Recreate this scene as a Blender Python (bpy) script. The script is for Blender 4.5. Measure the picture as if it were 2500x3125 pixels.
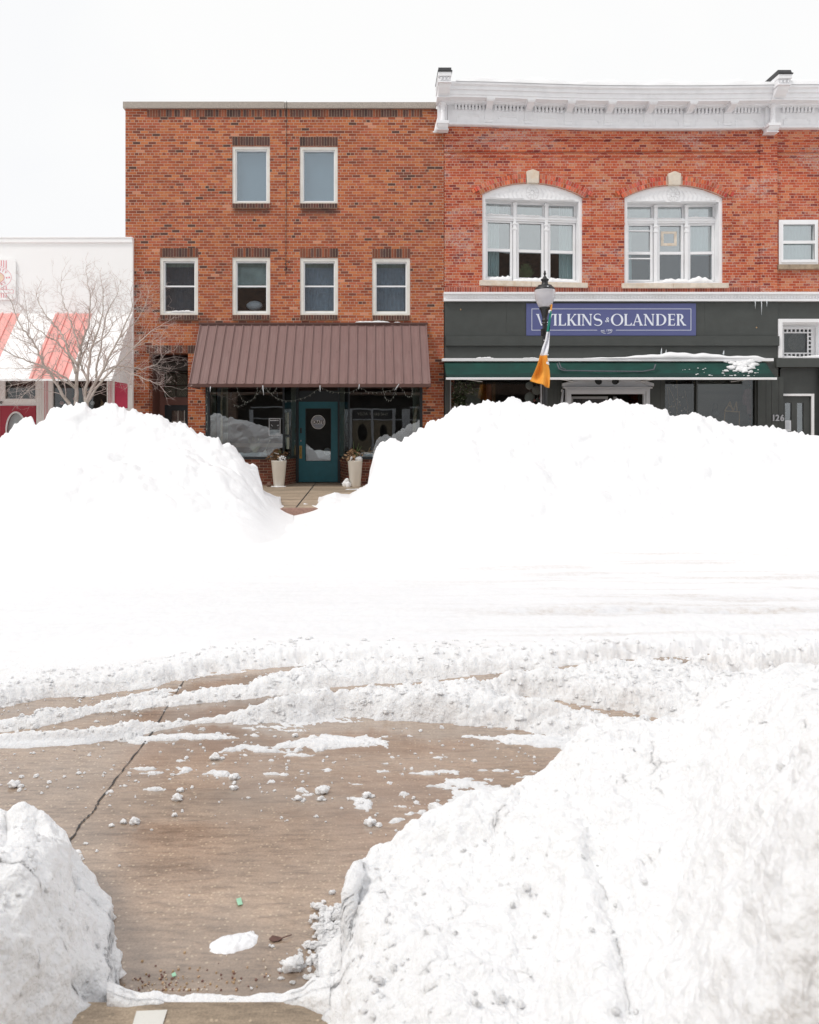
import bpy, math, random
import numpy as np
from mathutils import Matrix, Vector
random.seed(7)
for o in list(bpy.data.objects): bpy.data.objects.remove(o)
S = bpy.context.scene
COL = S.collection
R = math.radians
# ------------------------------------------------------------------ camera
EYE = 1.45; F = 2360.0; CX = 1150.0; CY = 1310.0
cam = bpy.data.cameras.new('camera'); co = bpy.data.objects.new('camera', cam); COL.objects.link(co)
co.location = (0, 0, EYE); co.rotation_euler = (R(90), 0, 0)
cam.sensor_fit = 'VERTICAL'; cam.sensor_height = 36; cam.sensor_width = 36
cam.lens = F / 3125 * 36; cam.shift_x = 0.032; cam.shift_y = -0.0808
cam.clip_start = 0.05; cam.clip_end = 2000
cam.dof.use_dof = True; cam.dof.focus_distance = 17.0; cam.dof.aperture_fstop = 7.0
S.camera = co
# ------------------------------------------------------------------ sky and sun
W = bpy.data.worlds.new('World'); S.world = W; W.use_nodes = True
nt = W.node_tree; nt.nodes.clear()
SUN_EL, SUN_AZ = 52.0, 238.0          # azimuth measured clockwise from +Y
sky = nt.nodes.new('ShaderNodeTexSky'); sky.sky_type = 'NISHITA'; sky.sun_disc = False
sky.sun_elevation = R(SUN_EL); sky.sun_rotation = R(SUN_AZ); sky.air_density = 1.0; sky.dust_density = 3.0
tc = nt.nodes.new('ShaderNodeTexCoord'); cn = nt.nodes.new('ShaderNodeTexNoise')
cn.inputs['Scale'].default_value = 1.6; cn.inputs['Detail'].default_value = 4
nt.links.new(tc.outputs['Generated'], cn.inputs['Vector'])
cr = nt.nodes.new('ShaderNodeValToRGB')
cr.color_ramp.elements[0].position = .35; cr.color_ramp.elements[0].color = (8.05, 8.12, 8.4, 1)
cr.color_ramp.elements[1].position = .62; cr.color_ramp.elements[1].color = (8.85, 8.82, 8.72, 1)
nt.links.new(cn.outputs['Fac'], cr.inputs['Fac'])
mx = nt.nodes.new('ShaderNodeMix'); mx.data_type = 'RGBA'; mx.inputs[0].default_value = 0.93
nt.links.new(sky.outputs[0], mx.inputs[6]); nt.links.new(cr.outputs[0], mx.inputs[7])
bg = nt.nodes.new('ShaderNodeBackground'); bg.inputs[1].default_value = 0.10
nt.links.new(mx.outputs[2], bg.inputs[0])
wo = nt.nodes.new('ShaderNodeOutputWorld'); nt.links.new(bg.outputs[0], wo.inputs[0])
sl = bpy.data.lights.new('sun', 'SUN'); so = bpy.data.objects.new('sun', sl); COL.objects.link(so)
sl.energy = 1.2; sl.angle = R(12); sl.color = (1.0, .965, .91)
az, el = R(SUN_AZ), R(SUN_EL)
sd = Vector((math.sin(az)*math.cos(el), math.cos(az)*math.cos(el), math.sin(el)))
so.rotation_euler = sd.to_track_quat('Z', 'Y').to_euler(); so.location = sd*60
S.view_settings.view_transform = 'Standard'; S.view_settings.look = 'None'
S.view_settings.exposure = 0.24; S.view_settings.gamma = 1.0
S.render.engine = 'CYCLES'; S.cycles.max_bounces = 8; S.cycles.use_denoising = True
# ------------------------------------------------------------------ helpers
def X(px, d=20.0): return (px-CX)*d/F
def Z(py, d=20.0): return EYE+(CY-py)*d/F
WL = {}
def link(o, parent, org):
    COL.objects.link(o)
    p = Vector((0, 0, 0))
    if parent is not None: o.parent = parent; p = WL[parent.name]
    o.location = Vector(org)-p; WL[o.name] = Vector(org)
    return o
def tag(o, label=None, cat=None, group=None, kind=None):
    if label: o['label'] = label
    if cat: o['category'] = cat
    if group: o['group'] = group
    if kind: o['kind'] = kind
    return o
def thing(name, label, cat, loc, group=None, kind=None):
    o = bpy.data.objects.new(name, None); o.empty_display_size = .3
    link(o, None, loc); return tag(o, label, cat, group, kind)
class MB:
    def __init__(s): s.v = []; s.f = []; s.m = []; s.c = []
    def face(s, idx, m=None, c=None): s.f.append(tuple(idx)); s.m.append(m); s.c.append(c)
    def box(s, x0, x1, y0, y1, z0, z1, m=None, c=None, bev=0):
        n = len(s.v)
        if x0 > x1: x0, x1 = x1, x0
        if y0 > y1: y0, y1 = y1, y0
        if z0 > z1: z0, z1 = z1, z0
        s.v += [(x0,y0,z0),(x1,y0,z0),(x1,y1,z0),(x0,y1,z0),(x0,y0,z1),(x1,y0,z1),(x1,y1,z1),(x0,y1,z1)]
        for q in ((3,2,1,0),(4,5,6,7),(0,1,5,4),(1,2,6,5),(2,3,7,6),(3,0,4,7)): s.face([n+k for k in q], m, c)
    def prism(s, pts, y0, y1, m=None, c=None):       # pts (x,z) polygon extruded along y
        n = len(s.v); k = len(pts)
        s.v += [(p[0], y0, p[1]) for p in pts]+[(p[0], y1, p[1]) for p in pts]
        s.face([n+i for i in range(k)], m, c); s.face([n+k+i for i in reversed(range(k))], m, c)
        for i in range(k): j = (i+1) % k; s.face([n+i, n+k+i, n+k+j, n+j], m, c)
    def prismx(s, pts, x0, x1, m=None, c=None):      # pts (y,z) polygon extruded along x
        n = len(s.v); k = len(pts)
        s.v += [(x0, p[0], p[1]) for p in pts]+[(x1, p[0], p[1]) for p in pts]
        s.face([n+i for i in range(k)], m, c); s.face([n+k+i for i in reversed(range(k))], m, c)
        for i in range(k): j = (i+1) % k; s.face([n+i, n+k+i, n+k+j, n+j], m, c)
    def quad(s, a, b, c, d, m=None, col=None):
        n = len(s.v); s.v += [tuple(a), tuple(b), tuple(c), tuple(d)]; s.face([n, n+1, n+2, n+3], m, col)
    def slab(s, a, b, c, d, t, m=None):              # quad with thickness along its normal
        a, b, c, d = map(Vector, (a, b, c, d)); nn = (b-a).cross(d-a).normalized()*t
        n = len(s.v); s.v += [tuple(p) for p in (a, b, c, d, a-nn, b-nn, c-nn, d-nn)]
        for q in ((0,1,2,3),(7,6,5,4),(0,4,5,1),(1,5,6,2),(2,6,7,3),(3,7,4,0)): s.face([n+k for k in q], m)
    def tube(s, pts, rad, sides=6, m=None, cap=True):
        pts = [Vector(p) for p in pts]; k = len(pts)
        if not isinstance(rad, (list, tuple)): rad = [rad]*k
        n0 = len(s.v); prev = None
        for i, p in enumerate(pts):
            t = (pts[min(i+1, k-1)]-pts[max(i-1, 0)])
            if t.length < 1e-9: t = Vector((0, 0, 1))
            t.normalize()
            if prev is None:
                a = t.orthogonal().normalized()
            else:
                a = (prev-t*prev.dot(t))
                a = a.normalized() if a.length > 1e-6 else t.orthogonal().normalized()
            prev = a; b = t.cross(a)
            for j in range(sides):
                th = 2*math.pi*j/sides
                s.v.append(tuple(p+(a*math.cos(th)+b*math.sin(th))*rad[i]))
        for i in range(k-1):
            for j in range(sides):
                j2 = (j+1) % sides
                s.face([n0+i*sides+j, n0+i*sides+j2, n0+(i+1)*sides+j2, n0+(i+1)*sides+j], m)
        if cap:
            s.face([n0+j for j in reversed(range(sides))], m); s.face([n0+(k-1)*sides+j for j in range(sides)], m)
    def lathe(s, prof, cx, cy, n=24, m=None, cap=True, flute=0):
        n0 = len(s.v)
        for r, z in prof:
            for j in range(n):
                th = 2*math.pi*j/n; rr = r*(1-flute*(j % 2))
                s.v.append((cx+rr*math.cos(th), cy+rr*math.sin(th), z))
        for i in range(len(prof)-1):
            for j in range(n):
                j2 = (j+1) % n
                s.face([n0+i*n+j, n0+i*n+j2, n0+(i+1)*n+j2, n0+(i+1)*n+j], m)
        if cap:
            s.face([n0+j for j in reversed(range(n))], m); s.face([n0+(len(prof)-1)*n+j for j in range(n)], m)
    def blob(s, c, r, seed=0, m=None, n=10, rough=.25, sq=(1, 1, 1)):
        rs = random.Random(seed); n0 = len(s.v); rings = n//2+1
        ph = [rs.uniform(0, 6.3) for _ in range(6)]
        for i in range(rings+1):
            a = math.pi*i/rings
            for j in range(n):
                b = 2*math.pi*j/n
                x, y, z = math.sin(a)*math.cos(b), math.sin(a)*math.sin(b), math.cos(a)
                k = 1+rough*(math.sin(3*x+ph[0])*math.sin(3.3*y+ph[1])+.6*math.sin(5*z+4*x+ph[2])*math.sin(5*y+ph[3])+.35*math.sin(9*x+ph[4])*math.sin(8*z+ph[5]))
                s.v.append((c[0]+x*r*k*sq[0], c[1]+y*r*k*sq[1], c[2]+z*r*k*sq[2]))
        for i in range(rings):
            for j in range(n):
                j2 = (j+1) % n
                s.face([n0+i*n+j, n0+(i+1)*n+j, n0+(i+1)*n+j2, n0+i*n+j2], m)
    def shard(s, c, r, rs):                          # small angular chunk
        n0 = len(s.v); q = [rs.uniform(.6, 1.3) for _ in range(3)]; a0 = rs.uniform(0, 6.3)
        for i, (rr, z) in enumerate(((.55, -.7), (1, -.1), (.62, .62))):
            for j in range(5):
                a = a0+j*1.2566+i*.6; k = rr*rs.uniform(.7, 1.25); s.v.append((c[0]+math.cos(a)*k*r*q[0]*1.1, c[1]+math.sin(a)*k*r*q[1], c[2]+(z+rs.uniform(-.18, .18))*r*q[2]*.8))
        for i in range(2):
            for j in range(5): j2 = (j+1) % 5; s.face([n0+i*5+j, n0+i*5+j2, n0+(i+1)*5+j2]); s.face([n0+i*5+j, n0+(i+1)*5+j2, n0+(i+1)*5+j])
        s.face([n0+10+j for j in range(5)])
    def grab(s, me, M=None, m=None):
        n = len(s.v); M = M or Matrix()
        s.v += [tuple(M@v.co) for v in me.vertices]
        for p in me.polygons: s.face([n+i for i in p.vertices], m)
    def text(s, txt, x, z, y, h, m=None, align='CENTER', depth=.004, shear=0, sx=1.0, rot=0, back=False, space=1.0, bold=0):
        c = bpy.data.curves.new('t', 'FONT'); c.body = txt; c.size = 1.0; c.extrude = .5; c.align_x = align; c.shear = shear
        c.space_character = space; c.offset = bold
        o = bpy.data.objects.new('t', c); COL.objects.link(o)
        dg = bpy.context.evaluated_depsgraph_get(); me = bpy.data.meshes.new_from_object(o.evaluated_get(dg))
        k = h/.70
        M = Matrix.Translation((x, y, z)) @ Matrix.Rotation(R(180) if back else 0, 4, 'Z') @ Matrix.Rotation(rot, 4, 'Y') @ Matrix.Rotation(R(90), 4, 'X') @ Matrix.Diagonal((k*sx, k, depth, 1))
        s.grab(me, M, m); bpy.data.objects.remove(o); bpy.data.curves.remove(c); bpy.data.meshes.remove(me)
    def plate(s, outline, holes, y0, y1, m=None):    # polygon with holes, thickness y0..y1
        c = bpy.data.curves.new('p', 'CURVE'); c.dimensions = '2D'; c.fill_mode = 'BOTH'; c.extrude = (y1-y0)/2
        for poly in [outline]+list(holes):
            sp = c.splines.new('POLY'); sp.points.add(len(poly)-1); sp.use_cyclic_u = True
            for i, (a, b) in enumerate(poly): sp.points[i].co = (a, b, 0, 1)
        o = bpy.data.objects.new('p', c); COL.objects.link(o)
        dg = bpy.context.evaluated_depsgraph_get(); me = bpy.data.meshes.new_from_object(o.evaluated_get(dg))
        M = Matrix.Translation((0, (y0+y1)/2, 0)) @ Matrix.Rotation(R(90), 4, 'X')
        s.grab(me, M, m); bpy.data.objects.remove(o); bpy.data.curves.remove(c); bpy.data.meshes.remove(me)
    def build(s, name, mat, parent=None, smooth=False, bevel=0, warp=None):
        v = np.array(s.v, dtype=float)
        if warp is not None: v = warp(v)
        lo, hi = v.min(0), v.max(0); org = ((lo[0]+hi[0])/2, (lo[1]+hi[1])/2, lo[2])
        me = bpy.data.meshes.new(name); me.from_pydata([tuple(p) for p in (v-np.array(org))], [], s.f)
        mats = []
        for mm in s.m:
            mm = mm or mat
            if mm not in mats: mats.append(mm)
        for mm in mats: me.materials.append(mm)
        me.polygons.foreach_set('material_index', [mats.index(mm or mat) for mm in s.m])
        if smooth: me.polygons.foreach_set('use_smooth', [True]*len(s.f))
        if any(c is not None for c in s.c):
            at = me.color_attributes.new('Col', 'FLOAT_COLOR', 'CORNER'); cols = []
            for p, c in zip(s.f, s.c):
                c = c or (.4, .3, .25)
                for _ in p: cols += [c[0], c[1], c[2], 1]
            at.data.foreach_set('color', cols)
        me.update()
        o = bpy.data.objects.new(name, me); link(o, parent, org)
        if bevel:
            b = o.modifiers.new('b', 'BEVEL'); b.width = bevel; b.segments = 2; b.limit_method = 'ANGLE'; b.harden_normals = False
        return o
def rect(x0, x1, z0, z1): return [(x0, z0), (x1, z0), (x1, z1), (x0, z1)]
# ------------------------------------------------------------------ materials
def nmat(name):
    m = bpy.data.materials.new(name); m.use_nodes = True; n = m.node_tree; b = n.nodes['Principled BSDF']; return m, n, b
def N(n, t, **k):
    o = n.nodes.new('ShaderNode'+t)
    for a, v in k.items(): setattr(o, a, v)
    return o
def L(n, a, b): n.links.new(a, b)
def ramp(n, stops, mode='LINEAR'):
    r = N(n, 'ValToRGB'); e = r.color_ramp; e.interpolation = mode
    while len(e.elements) > 1: e.elements.remove(e.elements[-1])
    e.elements[0].position = stops[0][0]; e.elements[0].color = (*stops[0][1], 1)
    for p, c in stops[1:]: q = e.elements.new(p); q.color = (*c, 1)
    return r
def noise(n, scale, detail=4, vec=None, rough=.55, dist=0):
    t = N(n, 'TexNoise'); t.inputs['Scale'].default_value = scale; t.inputs['Detail'].default_value = detail
    t.inputs['Roughness'].default_value = rough; t.inputs['Distortion'].default_value = dist
    if vec is not None: L(n, vec, t.inputs['Vector'])
    return t
def mixc(n, fac, a, b, mode='MIX'):
    m = N(n, 'Mix', data_type='RGBA', blend_type=mode)
    for sock, v in ((0, fac), (6, a), (7, b)):
        if hasattr(v, 'is_linked') or hasattr(v, 'links'): L(n, v, m.inputs[sock])
        elif sock == 0: m.inputs[0].default_value = v
        else: m.inputs[sock].default_value = (*v, 1)
    return m.outputs[2]
def math_(n, op, a, b=0.0):
    m = N(n, 'Math', operation=op)
    for i, v in enumerate((a, b)):
        if hasattr(v, 'links'): L(n, v, m.inputs[i])
        else: m.inputs[i].default_value = v
    return m.outputs[0]
def paint(name, col, rough=.5, var=.12, scale=6, metal=0, bump=.0, bscale=60, dirt=None, dscale=1.5, damt=.3, stretch=None, spec=.5):
    if max(col) < .43: col = tuple(c*1.0 for c in col)
    m, n, b = nmat(name); g = N(n, 'NewGeometry'); vec = g.outputs['Position']
    if stretch:
        mp = N(n, 'Mapping'); mp.inputs['Scale'].default_value = stretch; L(n, vec, mp.inputs['Vector']); vec = mp.outputs[0]
    t = noise(n, scale, 6, vec)
    r = ramp(n, [(.3, tuple(c*(1-var) for c in col)), (.7, tuple(min(1, c*(1+var)) for c in col))]); L(n, t.outputs['Fac'], r.inputs['Fac'])
    c = r.outputs[0]
    if dirt:
        t2 = noise(n, dscale, 8, vec, .65); r2 = ramp(n, [(.48, (0, 0, 0)), (.72, (damt,)*3)]); L(n, t2.outputs['Fac'], r2.inputs['Fac'])
        c = mixc(n, r2.outputs[0], c, dirt)
    L(n, c, b.inputs['Base Color']); b.inputs['Roughness'].default_value = rough; b.inputs['Metallic'].default_value = metal
    b.inputs['Specular IOR Level'].default_value = spec
    if bump:
        t3 = noise(n, bscale, 5, vec); bp = N(n, 'Bump'); bp.inputs['Strength'].default_value = bump; bp.inputs['Distance'].default_value = .01
        L(n, t3.outputs['Fac'], bp.inputs['Height']); L(n, bp.outputs[0], b.inputs['Normal'])
    return m
def brick(name, pal, mortar, bw, rh, ms=.0065, patch=None, squash=True, off=(0, 0), dark=(.08, .05, .045), grime=.25, stains=()):
    m, n, b = nmat(name); g = N(n, 'NewGeometry'); sp = N(n, 'SeparateXYZ'); L(n, g.outputs['Position'], sp.inputs[0])
    xx = math_(n, 'ADD', math_(n, 'ADD', sp.outputs[0], math_(n, 'MULTIPLY', sp.outputs[1], .97)), off[0]); zz = math_(n, 'ADD', sp.outputs[2], off[1])
    # slight waviness of the courses
    wn = noise(n, .9, 2, g.outputs['Position']); zz = math_(n, 'ADD', zz, math_(n, 'MULTIPLY', wn.outputs['Fac'], .02))
    wn2 = noise(n, 14, 2, g.outputs['Position']); xx2 = math_(n, 'ADD', xx, math_(n, 'MULTIPLY', wn2.outputs['Fac'], .012)); zz2 = math_(n, 'ADD', zz, math_(n, 'MULTIPLY', wn2.outputs['Fac'], .006))
    cb = N(n, 'CombineXYZ'); L(n, xx2, cb.inputs[0]); L(n, zz2, cb.inputs[1])
    t = N(n, 'TexBrick'); L(n, cb.outputs[0], t.inputs['Vector'])
    t.offset = .5; t.offset_frequency = 2; t.squash = .5 if squash else 1.0; t.squash_frequency = 6 if squash else 2
    for k, v in (('Scale', 1), ('Mortar Size', ms), ('Mortar Smooth', .25), ('Bias', 0), ('Brick Width', bw), ('Row Height', rh)): t.inputs[k].default_value = v
    t.inputs['Color1'].default_value = (0, 0, 0, 1); t.inputs['Color2'].default_value = (1, 1, 1, 1); t.inputs['Mortar'].default_value = (.5, .5, .5, 1)
    big = noise(n, .35, 3, g.outputs['Position'])
    rr = ramp(n, [(p, tuple(q*1.03 for q in c)) for p, c in pal], 'CONSTANT'); tint = math_(n, 'ADD', t.outputs['Color'], 0)
    L(n, tint, rr.inputs['Fac'])
    fine = noise(n, 38, 5, g.outputs['Position'], .7); fr = ramp(n, [(.25, (.72,)*3), (.5, (1, 1, 1)), (.8, (1.2,)*3)]); L(n, fine.outputs['Fac'], fr.inputs['Fac'])
    c = mixc(n, 1.0, rr.outputs[0], fr.outputs[0], 'MULTIPLY')
    br = ramp(n, [(.3, (.86, .84, .82)), (.7, (1.1, 1.08, 1.05))]); L(n, big.outputs['Fac'], br.inputs['Fac'])
    c = mixc(n, 1.0, c, br.outputs[0], 'MULTIPLY')
    if patch:
        cn = N(n, 'Mapping'); cn.inputs['Scale'].default_value = (.55, 1, 1.3); L(n, g.outputs['Position'], cn.inputs['Vector'])
        pn = noise(n, 1.15, 7, cn.outputs[0], .72, .6); pr = ramp(n, [(.50, (0, 0, 0)), (.60, (.95,)*3)]); L(n, pn.outputs['Fac'], pr.inputs['Fac'])
        pf = noise(n, 22, 3, g.outputs['Position'], .6); pfr = ramp(n, [(.44, (0, 0, 0)), (.54, (1, 1, 1))]); L(n, pf.outputs['Fac'], pfr.inputs['Fac'])
        pm = mixc(n, 1.0, pr.outputs[0], pfr.outputs[0], 'MULTIPLY')
        c = mixc(n, math_(n, 'MULTIPLY', pm, .42), c, patch)
        mc = mixc(n, pr.outputs[0], mortar, patch)
    else: mc = mortar
    c = mixc(n, t.outputs['Fac'], c, mc)
    gn = noise(n, .8, 8, g.outputs['Position'], .7); gr = ramp(n, [(.5, (0, 0, 0)), (.75, (grime,)*3)]); L(n, gn.outputs['Fac'], gr.inputs['Fac'])
    c = mixc(n, gr.outputs[0], c, dark)
    for x0, x1, z0, z1, am in stains:          # soot and damp that has run down below the sills
        def ss(v, a, e):
            m_ = N(n, 'MapRange', interpolation_type='SMOOTHSTEP'); L(n, v, m_.inputs['Value']); m_.inputs['From Min'].default_value = a; m_.inputs['From Max'].default_value = e; return m_.outputs[0]
        e = math_(n, 'MULTIPLY', math_(n, 'MULTIPLY', ss(sp.outputs[0], x0-.08, x0+.12), ss(sp.outputs[0], x1+.08, x1-.12)), math_(n, 'MULTIPLY', ss(sp.outputs[2], z0, z1), ss(sp.outputs[2], z1+.03, z1-.01)))
        c = mixc(n, math_(n, 'MULTIPLY', e, math_(n, 'MULTIPLY', math_(n, 'ADD', gn.outputs['Fac'], .2), am)), c, dark)
    L(n, c, b.inputs['Base Color']); b.inputs['Roughness'].default_value = .85; b.inputs['Specular IOR Level'].default_value = .2
    bp = N(n, 'Bump'); bp.inputs['Strength'].default_value = .8; bp.inputs['Distance'].default_value = .008
    hh = math_(n, 'SUBTRACT', math_(n, 'MULTIPLY', fine.outputs['Fac'], .35), t.outputs['Fac'])
    L(n, hh, bp.inputs['Height']); L(n, bp.outputs[0], b.inputs['Normal'])
    return m
def attr_mat(name, rough=.8, amt=.25, scale=40):
    m, n, b = nmat(name); a = N(n, 'Attribute', attribute_name='Col'); g = N(n, 'NewGeometry')
    t = noise(n, scale, 5, g.outputs['Position'], .7); r = ramp(n, [(.25, (1-amt,)*3), (.75, (1+amt,)*3)]); L(n, t.outputs['Fac'], r.inputs['Fac'])
    L(n, mixc(n, 1.0, a.outputs['Color'], r.outputs[0], 'MULTIPLY'), b.inputs['Base Color']); b.inputs['Roughness'].default_value = rough
    b.inputs['Specular IOR Level'].default_value = .2
    return m
def glass(name, refl=.16, tint=(1, 1, 1), rough=.01, wob=.0):
    m = bpy.data.materials.new(name); m.use_nodes = True; n = m.node_tree; n.nodes.clear()
    o = N(n, 'OutputMaterial'); mx = N(n, 'MixShader'); tr = N(n, 'BsdfTransparent'); gl = N(n, 'BsdfGlossy')
    tr.inputs[0].default_value = (*tint, 1); gl.inputs['Roughness'].default_value = rough; gl.inputs['Color'].default_value = (.95, .98, 1, 1)
    mx.inputs[0].default_value = refl; L(n, tr.outputs[0], mx.inputs[1]); L(n, gl.outputs[0], mx.inputs[2]); L(n, mx.outputs[0], o.inputs[0])
    if wob:
        g = N(n, 'NewGeometry'); t = noise(n, 1.3, 2, g.outputs['Position']); bp = N(n, 'Bump'); bp.inputs['Strength'].default_value = 1; bp.inputs['Distance'].default_value = wob
        L(n, t.outputs['Fac'], bp.inputs['Height']); L(n, bp.outputs[0], gl.inputs['Normal'])
    return m
M = {}
M['brickA'] = brick('brown orange brick', [(0, (.41,.115,.05)), (.14, (.47,.145,.06)), (.30, (.34,.09,.045)), (.45, (.52,.18,.075)), (.58, (.38,.10,.05)), (.70, (.28,.075,.042)), (.78, (.44,.125,.07)), (.89, (.20,.065,.045)), (.94, (.11,.055,.045)), (.968, (.34,.11,.06)), (.988, (.60,.26,.16))],
    (.52, .40, .31), .203, .0712, .0055, grime=.2, stains=[(X(709), X(824), Z(668), Z(637), .95), (X(915), X(1031), Z(676), Z(637), 1.0), (X(480), X(650), Z(1000), Z(972), .9), (X(705), X(830), Z(992), Z(975), .5), (X(1130), X(1256), Z(992), Z(975), .5), (X(1290), X(1350), Z(345), Z(330), .5)])
M['brickB'] = brick('weathered red brick', [(0, (.53,.115,.055)), (.18, (.44,.09,.045)), (.34, (.60,.18,.085)), (.50, (.48,.10,.05)), (.64, (.57,.22,.12)), (.76, (.35,.065,.04)), (.86, (.53,.145,.065)), (.95, (.24,.05,.042))],
    (.62, .40, .31), .186, .0690, .0058, patch=(.60, .50, .45), dark=(.3, .12, .09), grime=.15, squash=True)
M['brickL'] = brick('dark bulkhead brick', [(0, (.17,.06,.04)), (.3, (.22,.075,.05)), (.6, (.13,.05,.04)), (.85, (.26,.09,.06))], (.40, .30, .22), .203, .0712, .0055, squash=False, off=(.05, .03))
M['brickO'] = brick('opposite brick', [(0, (.17,.11,.085)), (.3, (.14,.095,.075)), (.6, (.20,.13,.10)), (.85, (.09,.065,.06))], (.22, .20, .18), .203, .075, .006)
M['cbrick'] = attr_mat('single bricks')
M['concrete_cap'] = paint('pebbled concrete coping', (.40, .355, .31), .9, .45, 55, bump=.6, bscale=90)
M['white'] = paint('white painted wood', (.88, .885, .90), .45, .04, 3, dirt=(.5, .48, .45), damt=.25, bump=.1)
M['offwhite'] = paint('weathered cream paint', (.76, .75, .70), .55, .06, 8, dirt=(.38, .35, .30), dscale=4, damt=.4, bump=.2)
M['cornice'] = paint('painted pressed metal', (.86, .865, .885), .4, .03, 4, dirt=(.5, .5, .52), dscale=2.5, damt=.2, bump=.1)
M['whitewall'] = paint('white wall paint', (.965, .965, .96), .6, .01, 1.2, bump=.1)
M['stone'] = paint('limestone', (.72, .64, .54), .8, .12, 7, dirt=(.62, .42, .25), dscale=5, damt=.5, bump=.3)
M['stone2'] = paint('dirty limestone', (.36, .28, .20), .8, .3, 9, bump=.3)
M['darkgrey'] = paint('charcoal green paint', (.058, .064, .060), .6, .10, 3, bump=.15, bscale=40)
M['darkgrey2'] = paint('charcoal panel paint', (.050, .055, .052), .5, .12, 4, bump=.1)
M['brown_metal'] = paint('brown ribbed metal', (.225, .130, .118), .42, .07, 2.5, stretch=(6, 1, .4), dirt=(.33, .24, .22), dscale=3, damt=.25)
M['brown_trim'] = paint('brown metal trim', (.11, .055, .045), .4, .1, 5)
M['green_fab'] = paint('green awning fabric', (.004, .052, .040), .85, .25, 3, bump=.2, bscale=200, dirt=(.01, .04, .035), dscale=1.6, damt=.6)
M['green_dk'] = paint('darker green lower fabric', (.006, .035, .030), .85, .15, 3)
M['teal'] = paint('teal door paint', (.022, .165, .215), .45, .10, 7, bump=.15)
M['dkframe'] = paint('blue black frame', (.02, .027, .033), .45, .1, 5)
M['sagepost'] = paint('sage grey trim', (.20, .20, .165), .6, .1, 8)
M['brass'] = paint('worn brass', (.42, .28, .10), .4, .3, 40, metal=.8)
M['black'] = paint('black painted iron', (.018, .019, .021), .38, .15, 20, bump=.15)
M['blackroof'] = paint('black flashing', (.03, .03, .032), .5, .2, 10)
M['blue_sign'] = paint('periwinkle sign board', (.10, .115, .275), .5, .03, 2)
M['sign_white'] = paint('sign lettering white', (.82, .86, .95), .5, .02, 2)
M['pot'] = paint('cream planter plastic', (.86, .82, .74), .45, .03, 5)
M['dryleaf'] = paint('dry brown leaves', (.17, .095, .045), .8, .45, 30)
M['tanleaf'] = paint('tan leaves', (.50, .33, .20), .8, .3, 30)
M['greenleaf'] = paint('green leaves', (.10, .15, .055), .7, .4, 20)
M['bark'] = paint('grey bark', (.52, .45, .405), .85, .2, 14, dirt=(.30, .30, .20), dscale=6, damt=.5, bump=.5)  # bark paled in its colour to look washed out by glare
M['twig'] = paint('pinkish twigs', (.60, .50, .46), .85, .2, 10)  # twig colour lightened to carry the glare's washed-out look
M['pink'] = paint('glare paled red metal', (.90, .40, .36), .45, .05, 2)  # stripe red lightened: the washing-out by glare is put into the colour
M['red'] = paint('crimson panel', (.42, .028, .055), .5, .08, 4)
M['redpanel'] = paint('crimson lifted in awning shade', (.66, .055, .125), .5, .06, 4)  # crimson lightened in the paint to offset the awning's shade
M['redline'] = paint('red pinstripe', (.62, .08, .13), .5, .05, 4)
M['ink'] = paint('black lettering', (.03, .03, .03), .5, .05, 4)
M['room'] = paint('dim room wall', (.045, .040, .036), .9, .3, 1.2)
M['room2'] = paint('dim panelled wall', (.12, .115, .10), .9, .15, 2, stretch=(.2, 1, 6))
M['shade'] = paint('grey screen shade', (.12, .125, .145), .9, .2, 4, stretch=(8, 1, 1.5))
M['shadeblue'] = paint('blue grey shade', (.33, .385, .45), .9, .2, 5, stretch=(5, 1, 1.2))
M['blindgreen'] = paint('pale blind', (.42, .50, .48), .9, .25, 3.0)
M['skyfilm'] = paint('sky reflection film', (.30, .39, .45), .7, .04, 30)  # flat blue grey that stands in for reflected sky
M['curtain'] = paint('sheer curtain', (.62, .74, .72), .9, .1, 2, stretch=(16, 1, .4))
M['curtain2'] = paint('grey green drape', (.26, .31, .27), .9, .25, 2, stretch=(16, 1, .3))
M['marble'] = paint('crumpled plastic film', (.55, .60, .58), .5, .3, 5, dirt=(.18, .18, .18), dscale=9, damt=.8)
M['brownpaint'] = paint('brown pink paint', (.20, .095, .075), .6, .1, 4)
M['wood'] = paint('pale wood', (.45, .30, .16), .6, .2, 12, stretch=(1, 1, 6))
M['paper'] = paint('white paper', (.75, .78, .82), .7, .03, 5)
M['pinkcloth'] = paint('mauve cloth', (.33, .20, .22), .9, .15, 8)
M['orangecloth'] = paint('orange flag cloth', (.86, .36, .045), .8, .05, 3)
M['whitecloth'] = paint('white flag cloth', (.80, .80, .84), .8, .03, 3)
M['greencloth'] = paint('green flag cloth', (.006, .19, .14), .8, .05, 3)
M['orangewood'] = paint('orange cloth', (.30, .10, .04), .8, .1, 3)
M['grey_frame'] = paint('grey white surround', (.60, .61, .64), .5, .04, 4)
M['rock'] = paint('brown rock', (.20, .12, .09), .9, .3, 20, bump=.4)
M['blob'] = paint('paper lantern', (.50, .52, .50), .8, .05, 5)
M['glass_shop'] = glass('shop glass', .16, (.80, .84, .84), wob=.0007)
M['glass_up'] = glass('upper window glass', .36, (.75, .80, .80), wob=.0006)
M['glass_dk'] = glass('dim window glass', .13, (.8, .84, .86), wob=.0006)
M['glass_lo'] = glass('dark shop glass', .055, (.8, .82, .82), wob=.0006)
def ice_mat():
    m, n, b = nmat('ice'); b.inputs['Base Color'].default_value = (.9, .94, .97, 1); b.inputs['Roughness'].default_value = .12
    b.inputs['Transmission Weight'].default_value = .45; b.inputs['IOR'].default_value = 1.31; return m
M['ice'] = ice_mat()
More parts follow.
